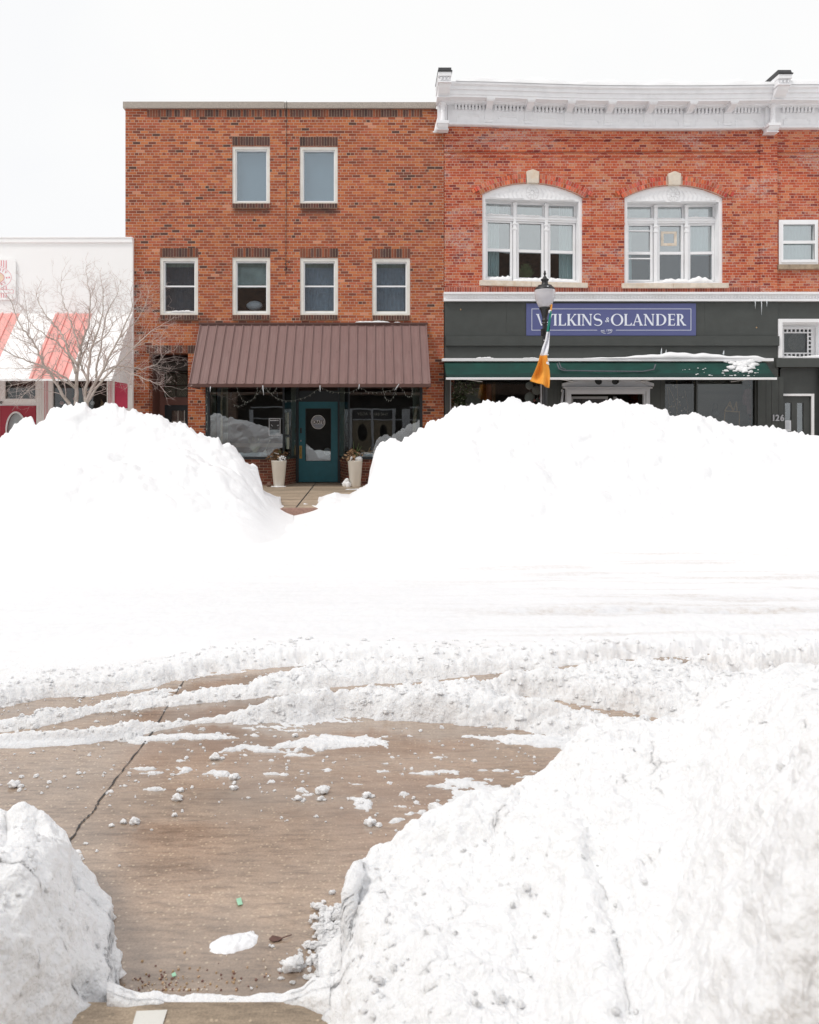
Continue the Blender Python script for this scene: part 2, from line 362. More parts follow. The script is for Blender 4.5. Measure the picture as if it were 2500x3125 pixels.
def globe_mat():
    m, n, b = nmat('clear ribbed globe'); b.inputs['Base Color'].default_value = (.72, .70, .73, 1); b.inputs['Roughness'].default_value = .25
    b.inputs['Transmission Weight'].default_value = .35; b.inputs['IOR'].default_value = 1.15
    g = N(n, 'NewGeometry'); w = noise(n, 30, 2, g.outputs['Position']); bp = N(n, 'Bump'); bp.inputs['Strength'].default_value = .15; L(n, w.outputs['Fac'], bp.inputs['Height']); L(n, bp.outputs[0], b.inputs['Normal'])
    return m
M['globe'] = globe_mat()
def snow_mat(name='snow', col=(.93, .935, .945), attr=False, crumb=False):
    m, n, b = nmat(name); g = N(n, 'NewGeometry')
    t = noise(n, 2.2, 5, g.outputs['Position']); r = ramp(n, [(.3, tuple(c*.975 for c in col)), (.7, col)]); L(n, t.outputs['Fac'], r.inputs['Fac']); c = r.outputs[0]
    if attr:
        a = N(n, 'Attribute', attribute_name='dirt'); sp = N(n, 'SeparateXYZ'); L(n, a.outputs['Vector'], sp.inputs[0])
        dn = noise(n, 18, 6, g.outputs['Position'], .7); dr = ramp(n, [(.40, (0, 0, 0)), (.68, (1, 1, 1))]); L(n, dn.outputs['Fac'], dr.inputs['Fac'])
        f = math_(n, 'MULTIPLY', sp.outputs[0], math_(n, 'ADD', math_(n, 'MULTIPLY', dr.outputs[0], .65), .35))
        c = mixc(n, f, c, (.50, .41, .33))
        f2 = math_(n, 'MULTIPLY', sp.outputs[1], math_(n, 'ADD', math_(n, 'MULTIPLY', dr.outputs[0], .4), .6))
        c = mixc(n, f2, c, (.52, .53, .56))
    L(n, c, b.inputs['Base Color']); b.inputs['Roughness'].default_value = .65; b.inputs['Specular IOR Level'].default_value = .25
    if crumb: b.inputs['Subsurface Weight'].default_value = .5; b.inputs['Subsurface Radius'].default_value = (1, 1.05, 1.1); b.inputs['Subsurface Scale'].default_value = .026
    t2 = noise(n, 90, 4, g.outputs['Position'], .7); t3 = noise(n, 24, 4, g.outputs['Position'], .6)
    hsum = math_(n, 'ADD', t2.outputs['Fac'], math_(n, 'MULTIPLY', t3.outputs['Fac'], 2))
    if crumb:
        for sc, am in ((22, 2.6), (55, 1.5), (120, .8)):
            v = N(n, 'TexVoronoi'); v.inputs['Scale'].default_value = sc; v.feature = 'F1'; wv = N(n, 'VectorMath', operation='ADD'); nz = noise(n, sc*.6, 2, g.outputs['Position']); vm = N(n, 'VectorMath', operation='SCALE'); L(n, nz.outputs['Color'], vm.inputs[0]); vm.inputs['Scale'].default_value = .9/sc
            L(n, g.outputs['Position'], wv.inputs[0]); L(n, vm.outputs[0], wv.inputs[1]); L(n, wv.outputs[0], v.inputs['Vector'])
            hsum = math_(n, 'SUBTRACT', hsum, math_(n, 'MULTIPLY', v.outputs['Distance'], am))
    bp = N(n, 'Bump'); bp.inputs['Strength'].default_value = .48 if crumb else .4; bp.inputs['Distance'].default_value = .010 if crumb else .008
    if attr: L(n, math_(n, 'MULTIPLY', sp.outputs[2], .5), bp.inputs['Strength'])
    L(n, hsum, bp.inputs['Height']); L(n, bp.outputs[0], b.inputs['Normal'])
    return m
M['snow'] = snow_mat()
M['snowdirt'] = snow_mat('street snow', attr=True, crumb=True)
M['snowcrumb'] = snow_mat('crumbly snow', col=(.955, .96, .97), crumb=True)
def road_mat(name, base, wet=True):
    m, n, b = nmat(name); g = N(n, 'NewGeometry'); P = g.outputs['Position']
    mp = N(n, 'Mapping'); mp.inputs['Scale'].default_value = (.7, 2.4, 1); L(n, P, mp.inputs['Vector'])
    big = noise(n, 1.0, 7, mp.outputs[0], .6, .4)
    r = ramp(n, [(.30, tuple(c*.60 for c in base)), (.5, base), (.72, tuple(min(1, c*1.32) for c in base))]); L(n, big.outputs['Fac'], r.inputs['Fac']); c = r.outputs[0]
    mp2 = N(n, 'Mapping'); mp2.inputs['Scale'].default_value = (9, 42, 1); L(n, P, mp2.inputs['Vector'])
    st = noise(n, 1.0, 5, mp2.outputs[0], .65); sr = ramp(n, [(.3, (.62,)*3), (.5, (1, 1, 1)), (.75, (1.25,)*3)]); L(n, st.outputs['Fac'], sr.inputs['Fac'])
    c = mixc(n, 1.0, c, sr.outputs[0], 'MULTIPLY')
    v = N(n, 'TexVoronoi'); v.inputs['Scale'].default_value = 58; v.inputs['Randomness'].default_value = 1; L(n, P, v.inputs['Vector'])
    cr = ramp(n, [(0, (1, 1, 1)), (.22, (1, 1, 1)), (.34, (0, 0, 0))]); L(n, v.outputs['Distance'], cr.inputs['Fac'])
    sel = ramp(n, [(0, (0, 0, 0)), (.60, (0, 0, 0)), (.68, (1, 1, 1))]); L(n, math_(n, 'ADD', v.outputs['Color'], math_(n, 'MULTIPLY', math_(n, 'SUBTRACT', big.outputs['Fac'], .5), 1.3)), sel.inputs['Fac'])
    c = mixc(n, math_(n, 'MULTIPLY', math_(n, 'MULTIPLY', cr.outputs[0], sel.outputs[0]), .7), c, (.62, .50, .36))
    f = noise(n, 130, 3, P, .8); fr = ramp(n, [(.3, (.75,)*3), (.7, (1.22,)*3)]); L(n, f.outputs['Fac'], fr.inputs['Fac']); c = mixc(n, 1.0, c, fr.outputs[0], 'MULTIPLY')
    if wet:
        dn = noise(n, .45, 6, P, .6, .5); dr = ramp(n, [(.44, (0, 0, 0)), (.66, (.6,)*3)]); L(n, dn.outputs['Fac'], dr.inputs['Fac']); c = mixc(n, dr.outputs[0], c, (.46, .40, .355))  # pale dry patches, also putting sky sheen into the colour
    L(n, c, b.inputs['Base Color'])
    if wet:
        wn = noise(n, .8, 5, mp.outputs[0], .55); wr = ramp(n, [(.46, (.05,)*3), (.66, (.36,)*3)]); L(n, wn.outputs['Fac'], wr.inputs['Fac']); L(n, wr.outputs[0], b.inputs['Roughness'])
        b.inputs['Specular IOR Level'].default_value = 1.0
    else: b.inputs['Roughness'].default_value = .8
    bp = N(n, 'Bump'); bp.inputs['Strength'].default_value = .2; bp.inputs['Distance'].default_value = .003
    L(n, math_(n, 'ADD', math_(n, 'MULTIPLY', f.outputs['Fac'], .5), st.outputs['Fac']), bp.inputs['Height']); L(n, bp.outputs[0], b.inputs['Normal'])
    return m
M['road'] = road_mat('wet concrete road', (.36, .268, .198))
M['walk'] = road_mat('damp sidewalk concrete', (.42, .33, .24), False)
M['paver'] = paint('red pavers', (.33, .20, .155), .8, .25, 20)
# ================================================================== ground
ROADZ = -0.25
def plane(name, x0, x1, y0, y1, z, mat, lab=None):
    b = MB(); b.quad((x0, y0, z), (x1, y0, z), (x1, y1, z), (x0, y1, z)); o = b.build(name, mat); return tag(o, lab, None, None, 'structure')
plane('ground', -300, 300, -300, 400, -0.30, M['snow'], 'snow covered ground around the street')
plane('road', -30, 30, 2.18, 14.1, ROADZ, M['road'], 'wet brown concrete road scattered with snow')
b = MB(); b.box(-30, 30, 14.1, 14.3, -.296, .0, m=M['paver']); b.box(-30, 30, 14.3, 24, -.297, .0)
# joints cut in the far walk
for q in ((X(953, 19.7), X(907, 14.5)),):
    b.quad((q[0]-.012, 20.9, .004), (q[0]+.012, 20.9, .004), (q[1]+.012, 14.33, .004), (q[1]-.012, 14.33, .004), m=M['ink'])
b.quad((-14, 15.98, .004), (14, 15.98, .004), (14, 16.0, .004), (-14, 16.0, .004), m=M['stone2'])
tag(b.build('pavement', M['walk']), 'damp tan concrete pavement in front of the shop door', None, None, 'structure')
b = MB(); b.box(-30, 30, -6.5, 2.187, -.298, -.17)
g0 = [((px-CX)*2360*1.616/(py-CY)/F, 2360*1.616/(py-CY)) for px, py in ((417, 3085), (511, 3081), (494, 3135), (402, 3135))]
b.quad(*[(x, y, -.166) for x, y in g0], m=M['offwhite'])
tag(b.build('kerb', M['walk']), 'concrete kerb and walk at the bottom edge', None, None, 'structure')
def G(px, py, z=ROADZ):
    d = F*(EYE-z)/(py-CY); return ((px-CX)*d/F, d)
b = MB(); rj = [G(*p) for p in ((560, 2080), (505, 2168), (455, 2250), (380, 2345), (300, 2450), (286, 2478), (250, 2510), (207, 2582), (150, 2680))]
for i in range(len(rj)-1):
    n_ = 8; (xa, ya), (xb, yb) = rj[i], rj[i+1]
    for k in range(n_):
        def pt(t):
            j = math.sin((i*n_+t*n_)*2.3)*.0025+math.sin((i+t)*11)*.002+math.sin((i+t)*37)*.0015
            return xa+(xb-xa)*t+j, ya+(yb-ya)*t
        (p0x, p0y), (p1x, p1y) = pt(k/n_), pt((k+1)/n_); w = .0032+.0014*math.sin(i*3.1+k*1.7)
        b.quad((p0x-w, p0y, ROADZ+.004), (p0x+w, p0y, ROADZ+.004), (p1x+w, p1y, ROADZ+.004), (p1x-w, p1y, ROADZ+.004))
tag(b.build('road_joint', M['ink']), 'dark tarred joint running across the wet concrete', None, None, 'structure')
# ================================================================== bricks laid one by one
DARKS = [(.11, .06, .05), (.15, .065, .05), (.09, .055, .05), (.22, .08, .05), (.30, .10, .055), (.13, .07, .06)]
REDS = [(.60, .14, .08), (.50, .10, .06), (.66, .2, .12), (.38, .08, .05), (.55, .16, .1)]
def soldiers(name, x0, x1, z0, z1, y, parent, cols=DARKS, pitch=.0712, joint=.011, mortar=(.50, .40, .30), proud=.012, seed=1):
    rs = random.Random(seed); b = MB(); n = max(1, round((x1-x0)/pitch)); p = (x1-x0)/n
    b.box(x0, x1, y-proud+.007, y+.05, z0, z1, c=mortar)
    for i in range(n):
        c = rs.choice(cols); k = rs.uniform(.85, 1.15); dz = rs.uniform(-.003, .003)
        b.box(x0+i*p+joint/2, x0+(i+1)*p-joint/2, y-proud-rs.uniform(0, .003), y+.04, z0+.004+dz, z1-.004+dz, c=tuple(q*k for q in c))
    return b.build(name, M['cbrick'], parent)
def snowstrip(b, x0, x1, y0, y1, z, h, seed=0, n=40, m=None, ragged=.5, prof=None):
    """a lumpy little ridge of snow from x0 to x1 lying on height z"""
    rs = random.Random(seed); ph = [rs.uniform(0, 6.3) for _ in range(5)]; rings = []
    for i in range(n+1):
        t = i/n; x = x0+(x1-x0)*t; e = min(1, 5*t, 5*(1-t))**.6
        hh = h*e*(1-ragged*.5+ragged*.5*(math.sin(9*t+ph[0])+.6*math.sin(23*t+ph[1])+.5*math.sin(47*t+ph[2]))*.6)
        if prof: hh = h*prof(t)*(1+.12*math.sin(31*t+ph[1])+.08*math.sin(67*t+ph[3]))
        hh = max(.004, hh); w = (y1-y0)*.5*(.75+.25*e)*(1+.06*math.sin(37*t+ph[3])); yc = (y0+y1)/2
        ring = []
        for k in range(8):
            a = math.pi*k/7
            ring.append((x+.008*math.sin(40*t+k), yc-math.cos(a)*w, z+math.sin(a)**.7*hh))
        rings.append(ring)
    n0 = len(b.v)
    for r_ in rings: b.v += r_
    for i in range(n):
        for k in range(7): b.face([n0+i*8+k, n0+(i+1)*8+k, n0+(i+1)*8+k+1, n0+i*8+k+1], m)
        b.face([n0+i*8+7, n0+(i+1)*8+7, n0+(i+1)*8, n0+i*8], m)
    b.face([n0+k for k in range(8)], m); b.face([n0+n*8+k for k in reversed(range(8))], m)
# ================================================================== left brick building (A)
YA = 20.0
A = thing('brick_building', 'three storey orange brown brick building with brown ribbed metal awning and teal door', 'building', (X(870), YA+4, 0))
ax0, ax1 = X(383), X(1355)
wins = [('u', 709, 824, 446, 621), ('u', 915, 1031, 447, 621), ('l', 488, 605, 786, 961), ('l', 709, 825, 786, 961), ('l', 916, 1032, 787, 961), ('l', 1136, 1252, 788, 962)]
holes = [rect(X(w[1]), X(w[2]), Z(w[4]), Z(w[3])) for w in wins]
ent = rect(X(455), X(574), 0.004, Z(1078))
shop = rect(X(627), X(1290), 0.004, 3.0)
b = MB()
b.plate([(ax0, 0), (X(455), 0), (X(455), Z(1078)), (X(574), Z(1078)), (X(574), 0), (X(627), 0), (X(627), 3.0), (X(1290), 3.0), (X(1290), 0), (ax1, 0), (ax1, Z(333)), (ax0, Z(333))], holes, YA, YA+.32)
b.box(ax0, ax0+.3, YA+.32, YA+9, 0, Z(333)-.01); b.box(ax1-.3, ax1-.002, YA+.32, YA+9, 0, Z(333)-.01); b.box(ax0, ax1-.002, YA+9, YA+9.3, 0, Z(333)-.01)
b.build('wall', M['brickA'], A)
b = MB(); b.box(ax0+.3, ax1-.3, YA+.33, YA+9, 8.9, 9.1); b.box(ax0+.3, ax1-.3, YA+.33, YA+9, 3.0, 3.2); b.box(ax0+.3, ax1-.3, YA+3.0, YA+3.1, 3.2, 8.9)
b.build('floor_slab', M['room'], A)
b = MB(); b.box(ax0-.045, X(870)-.004, YA-.07, YA+.36, Z(333), Z(313)); b.box(X(870)+.004, ax1-.20, YA-.07, YA+.36, Z(333), Z(314.5)); b.build('coping', M['concrete_cap'], A, bevel=.008)
soldiers('brick_course', X(449), X(1289), Z(357), Z(335), YA, A, seed=3)
dk = [DARKS[0], DARKS[2], DARKS[5], DARKS[1]]
def windowA(kind, x0, x1, y0, y1, i):
    a0, a1, z0, z1 = X(x0), X(x1), Z(y1), Z(y0)
    b = MB(); t = .075 if kind == 'u' else .085
    # outer weathered frame, then the inner white sash frame
    b.plate(rect(a0, a1, z0, z1), [rect(a0+t, a1-t, z0+.05, z1-t)], YA+.02, YA+.20, m=M['offwhite'])
    b.plate(rect(a0+t-.012, a1-t+.012, z0+.045, z1-t+.012), [rect(a0+t+.03, a1-t-.03, z0+.085, z1-t-.03)], YA+.07, YA+.17, m=M['white'])
    w = b.build('window', M['offwhite'], A, bevel=.004)
    gx0, gx1, gz0, gz1 = a0+t+.03, a1-t-.03, z0+.085, z1-t-.03
    if kind == 'u':
        p = MB(); p.box(gx0, gx1, YA+.13, YA+.136, gz0, gz1); p.build('pane', M['glass_dk'], w)
        p = MB(); p.box(gx0-.02, gx1+.02, YA+.18, YA+.186, gz0-.02, gz1+.02); p.build('blind', M['skyfilm'], w)  # sheet behind the pane, coloured as the sky's reflection
    else:
        zm = Z(872)
        p = MB(); p.box(gx0, gx1, YA+.09, YA+.13, zm-.018, zm+.02, m=M['white']); p.build('meeting_rail', M['white'], w); p = MB(); p.box(gx0, gx1, YA+.09, YA+.12, gz0, gz0+.03); p.build('bottom_rail', M['offwhite'], w)
        p = MB(); p.box(gx0, gx1, YA+.145, YA+.15, zm, gz1); p.build('pane', M['glass_dk'], w)
        p = MB(); p.box(gx0, gx1, YA+.115, YA+.12, gz0+.03, zm-.018); p.build('pane', M['glass_dk'], w)
        sh = {0: 'shade', 1: 'blindgreen', 2: 'shadeblue', 3: 'shadeblue'}[i]
        zlow = zm if i == 1 else gz0
        p = MB()
        for k in range(24):
            u0, u1 = gx0-.02+(gx1-gx0+.04)*k/24, gx0-.02+(gx1-gx0+.04)*(k+1)/24; dy = .012*math.sin(k*(1.9 if i == 3 else .9)+i)
            p.box(u0, u1, YA+.20+dy, YA+.206+dy, zlow-.02, gz1+.02)
        p.build('shade', M[sh], w)
        p = MB(); p.box(gx0, gx1, YA+.172, YA+.185, gz1-.10, gz1+.01); p.build('blind', M['curtain2'], w)
    sb = soldiers('sill', a0+.01, a1-.01, z0-.13, z0-.008, YA, w, cols=dk, proud=.05, seed=i+40)
    soldiers('lintel', a0, a1, z1+.012, z1+.245, YA, w, cols=dk if kind == 'u' else DARKS, seed=i+9, proud=.008)
    return w, (gx0, gx1, gz0, gz1)
k = 0
for w in wins:
    ww, g_ = windowA(*w, i=(k-2 if w[0] == 'l' else 5+k)); k += 1
    if k == 4:                                 # pillow behind the second lower window
        p = MB(); cx_ = (g_[0]+g_[1])/2+.02; p.blob((cx_, YA+.42, g_[2]+.22), .2, 4, n=16, rough=.08, sq=(1.1, .4, .62))
        o = p.build('pillow', M['paper'], None, smooth=True); tag(o, 'pale cushion leaning inside the second window above the brown awning', 'cushion')
    if k == 3:
        p = MB(); snowstrip(p, g_[0]+.16, g_[1]-.01, YA+.03, YA+.11, g_[2]+.0, .05, seed=3, n=24); p.build('snow', M['snow'], ww, smooth=True)
p = MB(); p.tube([(X(875), YA-.018, Z(318)), (X(874.5), YA-.016, Z(520)), (X(873.5), YA-.018, Z(700)), (X(872.5), YA-.016, Z(842))], .006, 5)
p.tube([(X(876), YA-.075, Z(312)), (X(876), YA-.075, Z(334)), (X(875), YA-.018, Z(337))], .006, 5)
for q in ((866, 790), (882, 800), (871, 805), (875, 818)): p.blob((X(q[0]), YA-.012, Z(q[1])), .018, q[0], n=6)
p.build('cable', M['blackroof'], A)
# ---- recessed side entrance
e0, e1, et = X(455), X(574), Z(1078)
b = MB(); b.box(e0-.3, e0, YA+.33, YA+1.1, 0, et+.1); b.box(e1, e1+.02, YA+.33, YA+1.1, 0, et+.1); b.box(e0, e1, YA+.33, YA+1.1, et+.001, et+.1)
b.box(e0, e1, YA+1.1, YA+1.2, 0, et)
bx0, bx1 = X(497, 21), X(574, 21)
b.build('entry_recess', M['brownpaint'], A)
soldiers('lintel', X(448), X(599), Z(1078), Z(1054), YA, A, seed=21)
d_ = 21.0
b = MB(); b.plate(rect(X(480, d_), X(583, d_), 0.01, Z(1095, d_)), [rect(X(501, d_), X(574, d_), Z(1213, d_), Z(1104, d_)), rect(X(503, d_), X(574, d_), 0.02, Z(1236, d_))], YA+.98, YA+1.06)
fr = b.build('entry_frame', M['brownpaint'], A, bevel=.006)
b = MB(); gx0, gx1, gz0, gz1 = X(501, d_), X(574, d_), Z(1213, d_), Z(1104, d_)
blk = paint('glass block', (.085, .090, .070), .25, .2, 6)
blr = paint('glass block ribs', (.25, .25, .20), .25, .2, 6)
for i in range(2):
    for j in range(3):
        u0 = gx0+(gx1-gx0)*i/2+.012; u1 = gx0+(gx1-gx0)*(i+1)/2-.012; v0 = gz0+(gz1-gz0)*j/3+.012; v1 = gz0+(gz1-gz0)*(j+1)/3-.012
        b.box(u0, u1, YA+1.0, YA+1.05, v0, v1, m=blk)
        cx_, cz_ = ((u1, v0) if (i+j) % 2 else (u0, v0))
        for r_ in (.07, .11, .15, .19, .23):
            pts = []
            for k in range(9):
                a = math.pi/2*k/8; xx = cx_+(-1 if (i+j) % 2 else 1)*r_*math.cos(a)*.95; zz = v0+r_*math.sin(a)*1.1
                if u0+.01 < xx < u1-.01 and v0+.01 < zz < v1-.01: pts.append((xx, YA+.997, zz))
            if len(pts) > 2: b.tube(pts, .005, 4, m=blr)
b.build('glass_block_window', M['dkframe'], A)
b = MB(); x0, x1, z1 = X(503, d_), X(574, d_), Z(1236, d_)
b.plate(rect(x0, x1, .02, z1), [rect(X(524, d_), X(566, d_), 1.05, Z(1253, d_))], YA+1.0, YA+1.05); dr = b.build('door', M['dkframe'], A, bevel=.004)
b = MB(); b.box(X(524, d_), X(566, d_), YA+1.02, YA+1.026, 1.05, Z(1253, d_)); b.build('pane', M['glass_dk'], dr)
b = MB()
for px in (543.5, 563): b.box(X(px, d_)-.009, X(px, d_)+.009, YA+1.0, YA+1.015, 1.05, Z(1253, d_))
for py in (1286, 1330): b.box(X(524, d_), X(566, d_), YA+.999, YA+1.014, Z(py, d_)-.009, Z(py, d_)+.009)
b.build('glazing_bar', M['offwhite'], dr)
# ---- shopfront of A
s0, s1 = X(627), X(1290); cl, crr = X(868), X(1063); dl, drx = X(905, 21), X(1038, 21); BH = Z(1398)
for (xa, xb) in ((cl, dl), (crr, drx)):
    b = MB(); b.box(*((s0, cl) if xa < xb else (crr, s1)), YA+.02, YA+.24, 0, BH-.03)
    n = len(b.v); w_ = .2 if xa < xb else -.2
    b.v += [(xa, YA+.022, 0), (xb, YA+.98, 0), (xb-w_, YA+.98, 0), (xa-w_, YA+.26, 0), (xa, YA+.022, BH-.03), (xb, YA+.98, BH-.03), (xb-w_, YA+.98, BH-.03), (xa-w_, YA+.26, BH-.03)]
    for q in ((3,2,1,0),(4,5,6,7),(0,1,5,4),(1,2,6,5),(2,3,7,6),(3,0,4,7)): b.face([n+k for k in q])
    b.build('bulkhead', M['brickL'], A)
for (xa, xb) in ((cl, dl), (crr, drx)):       # dark sills and frames
    b = MB(); b.box(*((s0, cl) if xa < xb else (crr, s1)), YA-.02, YA+.26, BH-.03, BH+.03)
    w_ = .22 if xa < xb else -.22; o_ = .03 if xa < xb else -.03
    n = len(b.v); b.v += [(xa+o_, YA-.02, BH-.028), (xb+o_, YA+.98, BH-.028), (xb-w_, YA+.98, BH-.028), (xa-w_, YA+.28, BH-.028), (xa+o_, YA-.02, BH+.028), (xb+o_, YA+.98, BH+.028), (xb-w_, YA+.98, BH+.028), (xa-w_, YA+.28, BH+.028)]
    for q in ((3,2,1,0),(4,5,6,7),(0,1,5,4),(1,2,6,5),(2,3,7,6),(3,0,4,7)): b.face([n+k for k in q])
    if xa < xb: b.box(s0, s0+.11, YA+.0, YA+.14, BH+.025, 3.0); b.box(cl-.045, cl+.0, YA+.0, YA+.06, BH+.025, 3.0); b.box(s0+.1, cl-.04, YA+.03, YA+.09, 2.62, 3.0)
    else: b.box(s1-.075, s1, YA+.0, YA+.14, BH+.025, 3.0); b.box(crr, crr+.035, YA+.0, YA+.06, BH+.025, 3.0); b.box(crr+.03, s1-.07, YA+.03, YA+.09, 2.62, 3.0)
    b.build('shopfront_frame', M['dkframe'], A, bevel=.003)
b = MB(); b.box(s0+.11, cl-.045, YA+.04, YA+.046, BH+.03, 2.62); b.build('shop_window', M['glass_shop'], A)
b = MB(); b.box(crr+.035, s1-.075, YA+.04, YA+.046, BH+.03, 2.62); b.build('shop_window', M['glass_shop'], A)
for (xa, xb) in ((cl, dl), (crr, drx)):
    b = MB(); b.slab((xa, YA+.06, BH+.03), (xb, YA+.84, BH+.03), (xb, YA+.84, 2.9), (xa, YA+.06, 2.9), .006); b.build('side_window', M['glass_shop'], A)
b = MB()
b.box(dl-.13, dl-.01, YA+.85, YA+.97, BH+.03, 3.0, m=M['sagepost']); b.box(drx+.01, drx+.13, YA+.85, YA+.97, BH+.03, 3.0, m=M['sagepost'])
dx0, dx1, dzt = X(912, 21), X(1031, 21), Z(1226, 21)
b.box(dl-.01, dx0, YA+.93, YA+1.08, 0.0, 3.0); b.box(dx1, drx+.01, YA+.93, YA+1.08, 0.0, 3.0)
b.box(dx0, dx1, YA+.95, YA+1.07, dzt, dzt+.30); b.box(dx0, dx1, YA+.95, YA+1.07, 2.92, 3.0)
b.build('door_frame', M['dkframe'], A, bevel=.003)
b = MB(); b.box(dx0, dx1, YA+1.0, YA+1.006, dzt+.30, 2.92); b.build('transom_pane', M['glass_dk'], A)
b = MB(); hx0, hx1, hz0, hz1 = X(934, 21), X(1009, 21), Z(1406, 21), Z(1248, 21)
b.plate(rect(dx0, dx1, .02, dzt), [rect(hx0, hx1, hz0, hz1)], YA+1.0, YA+1.05)
for q in ((hx0-.015, hx1+.015, hz1, hz1+.015), (hx0-.015, hx1+.015, hz0-.015, hz0), (hx0-.015, hx0, hz0, hz1), (hx1, hx1+.015, hz0, hz1)): b.box(q[0], q[1], YA+.992, YA+1.001, q[2], q[3], m=M['dkframe'])
door = b.build('door', M['teal'], A, bevel=.004)
tag(door, 'teal wooden door with round white sticker on its glass')
b = MB(); b.box(hx0, hx1, YA+1.02, YA+1.026, hz0, hz1); b.build('pane', M['glass_shop'], door)
b = MB(); b.box(X(914, 21), X(922, 21), YA+.985, YA+1.0, Z(1399, 21), Z(1360, 21)); b.tube([(X(918, 21), YA+.985, Z(1366, 21)), (X(918, 21), YA+.93, Z(1370, 21)), (X(918, 21), YA+.93, Z(1388, 21)), (X(918, 21), YA+.985, Z(1392, 21))], .012, 8)
b.blob((X(919, 21), YA+.975, Z(1345, 21)), .022, 1, n=10, rough=0, m=M['paper']); b.build('handle', M['brass'], door)
b = MB(); b.box(X(915.5, 21), X(921.5, 21), YA+.99, YA+1.0, Z(1322, 21), Z(1306, 21)); b.build('door_plate', M['dkframe'], door)
def disc(b, cx, cz, r, y, m, n=40, r0=0, rag=0):
    if r0 == 0: b.prism([(cx+r*(1+rag*math.sin(i*7.3))*math.cos(-2*math.pi*i/n), cz+r*(1+rag*math.sin(i*7.3))*math.sin(-2*math.pi*i/n)) for i in range(n)], y, y+.002, m=m)
    else:
        for i in range(n):
            a0, a1 = 2*math.pi*i/n, 2*math.pi*(i+1)/n
            b.quad((cx+r*math.cos(a0), y, cz+r*math.sin(a0)), (cx+r0*math.cos(a0), y, cz+r0*math.sin(a0)), (cx+r0*math.cos(a1), y, cz+r0*math.sin(a1)), (cx+r*math.cos(a1), y, cz+r*math.sin(a1)), m=m)
greyst = paint('grey sticker', (.42, .45, .52), .6, .1, 40)
def sticker(cx, cz, r, par, y):
    b = MB(); stw = paint('sticker white', (.93, .93, .93), .5, .01, 5); disc(b, cx, cz, r, y, stw, rag=.015); disc(b, cx, cz, r*.90, y-.003, M['ink'], r0=r*.84)
    disc(b, cx, cz, r*.82, y-.0015, greyst)
    b.box(cx-r*.80, cx+r*.80, y-.006, y-.002, cz-r*.30, cz+r*.27, m=stw)
    b.text('CRATE', cx, cz-r*.22, y-.010, r*.44, m=M['ink'], sx=.80, bold=.035)
    for k in range(9):
        b.box(cx-r*.48+k*r*.105, cx-r*.41+k*r*.105, y-.004, y-.002, cz+r*.36, cz+r*(.44+.04*(k % 2)), m=M['shadeblue']); b.box(cx-r*.40+k*r*.1, cx-r*.34+k*r*.1, y-.004, y-.002, cz-r*.46, cz-r*(.38-.03*(k % 3)), m=M['shadeblue'])
    return b.build('sticker', M['paper'], par)
b_ = MB()
sticker(X(971, 21), Z(1288, 21), 21.5*21/F, door, YA+1.012)
sticker(X(999, 21), Z(1378, 21), 11*21/F, door, YA+1.05)
# interior shell of the shop
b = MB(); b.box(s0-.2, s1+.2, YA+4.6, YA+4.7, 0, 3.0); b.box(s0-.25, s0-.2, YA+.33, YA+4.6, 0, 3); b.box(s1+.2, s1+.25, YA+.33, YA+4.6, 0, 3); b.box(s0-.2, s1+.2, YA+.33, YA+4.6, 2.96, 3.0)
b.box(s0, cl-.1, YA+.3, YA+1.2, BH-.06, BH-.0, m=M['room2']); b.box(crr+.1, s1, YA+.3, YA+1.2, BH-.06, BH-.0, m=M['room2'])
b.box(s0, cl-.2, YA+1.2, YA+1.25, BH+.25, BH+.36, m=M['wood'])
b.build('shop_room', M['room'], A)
b = MB()
def drape(b, x0, x1, y, z0, z1, n=24, amp=.02, m=None, taper=0):
    for k in range(n):
        u0, u1 = k/n, (k+1)/n; f0 = y+amp*math.sin(k*1.7); f1 = y+amp*math.sin((k+1)*1.7)
        xa, xb = x0+(x1-x0)*u0, x0+(x1-x0)*u1; ta, tb = x0+(x1-x0)*u0*(1-taper), x0+(x1-x0)*u1*(1-taper)
        b.slab((ta, f0, z0), (tb, f1, z0), (xb, f1, z1), (xa, f0, z1), .003, m)
drape(b, X(636), X(654), YA+.2, BH, 2.95); drape(b, X(675), X(691), YA+.22, BH, 2.95); drape(b, X(654), X(675), YA+.35, BH, 2.95, m=M['shadeblue'])
b.build('curtain', M['curtain2'], A)
b = MB(); drape(b, X(1261), X(1284), YA+.2, BH, 2.95); b.build('curtain', M['curtain2'], A)
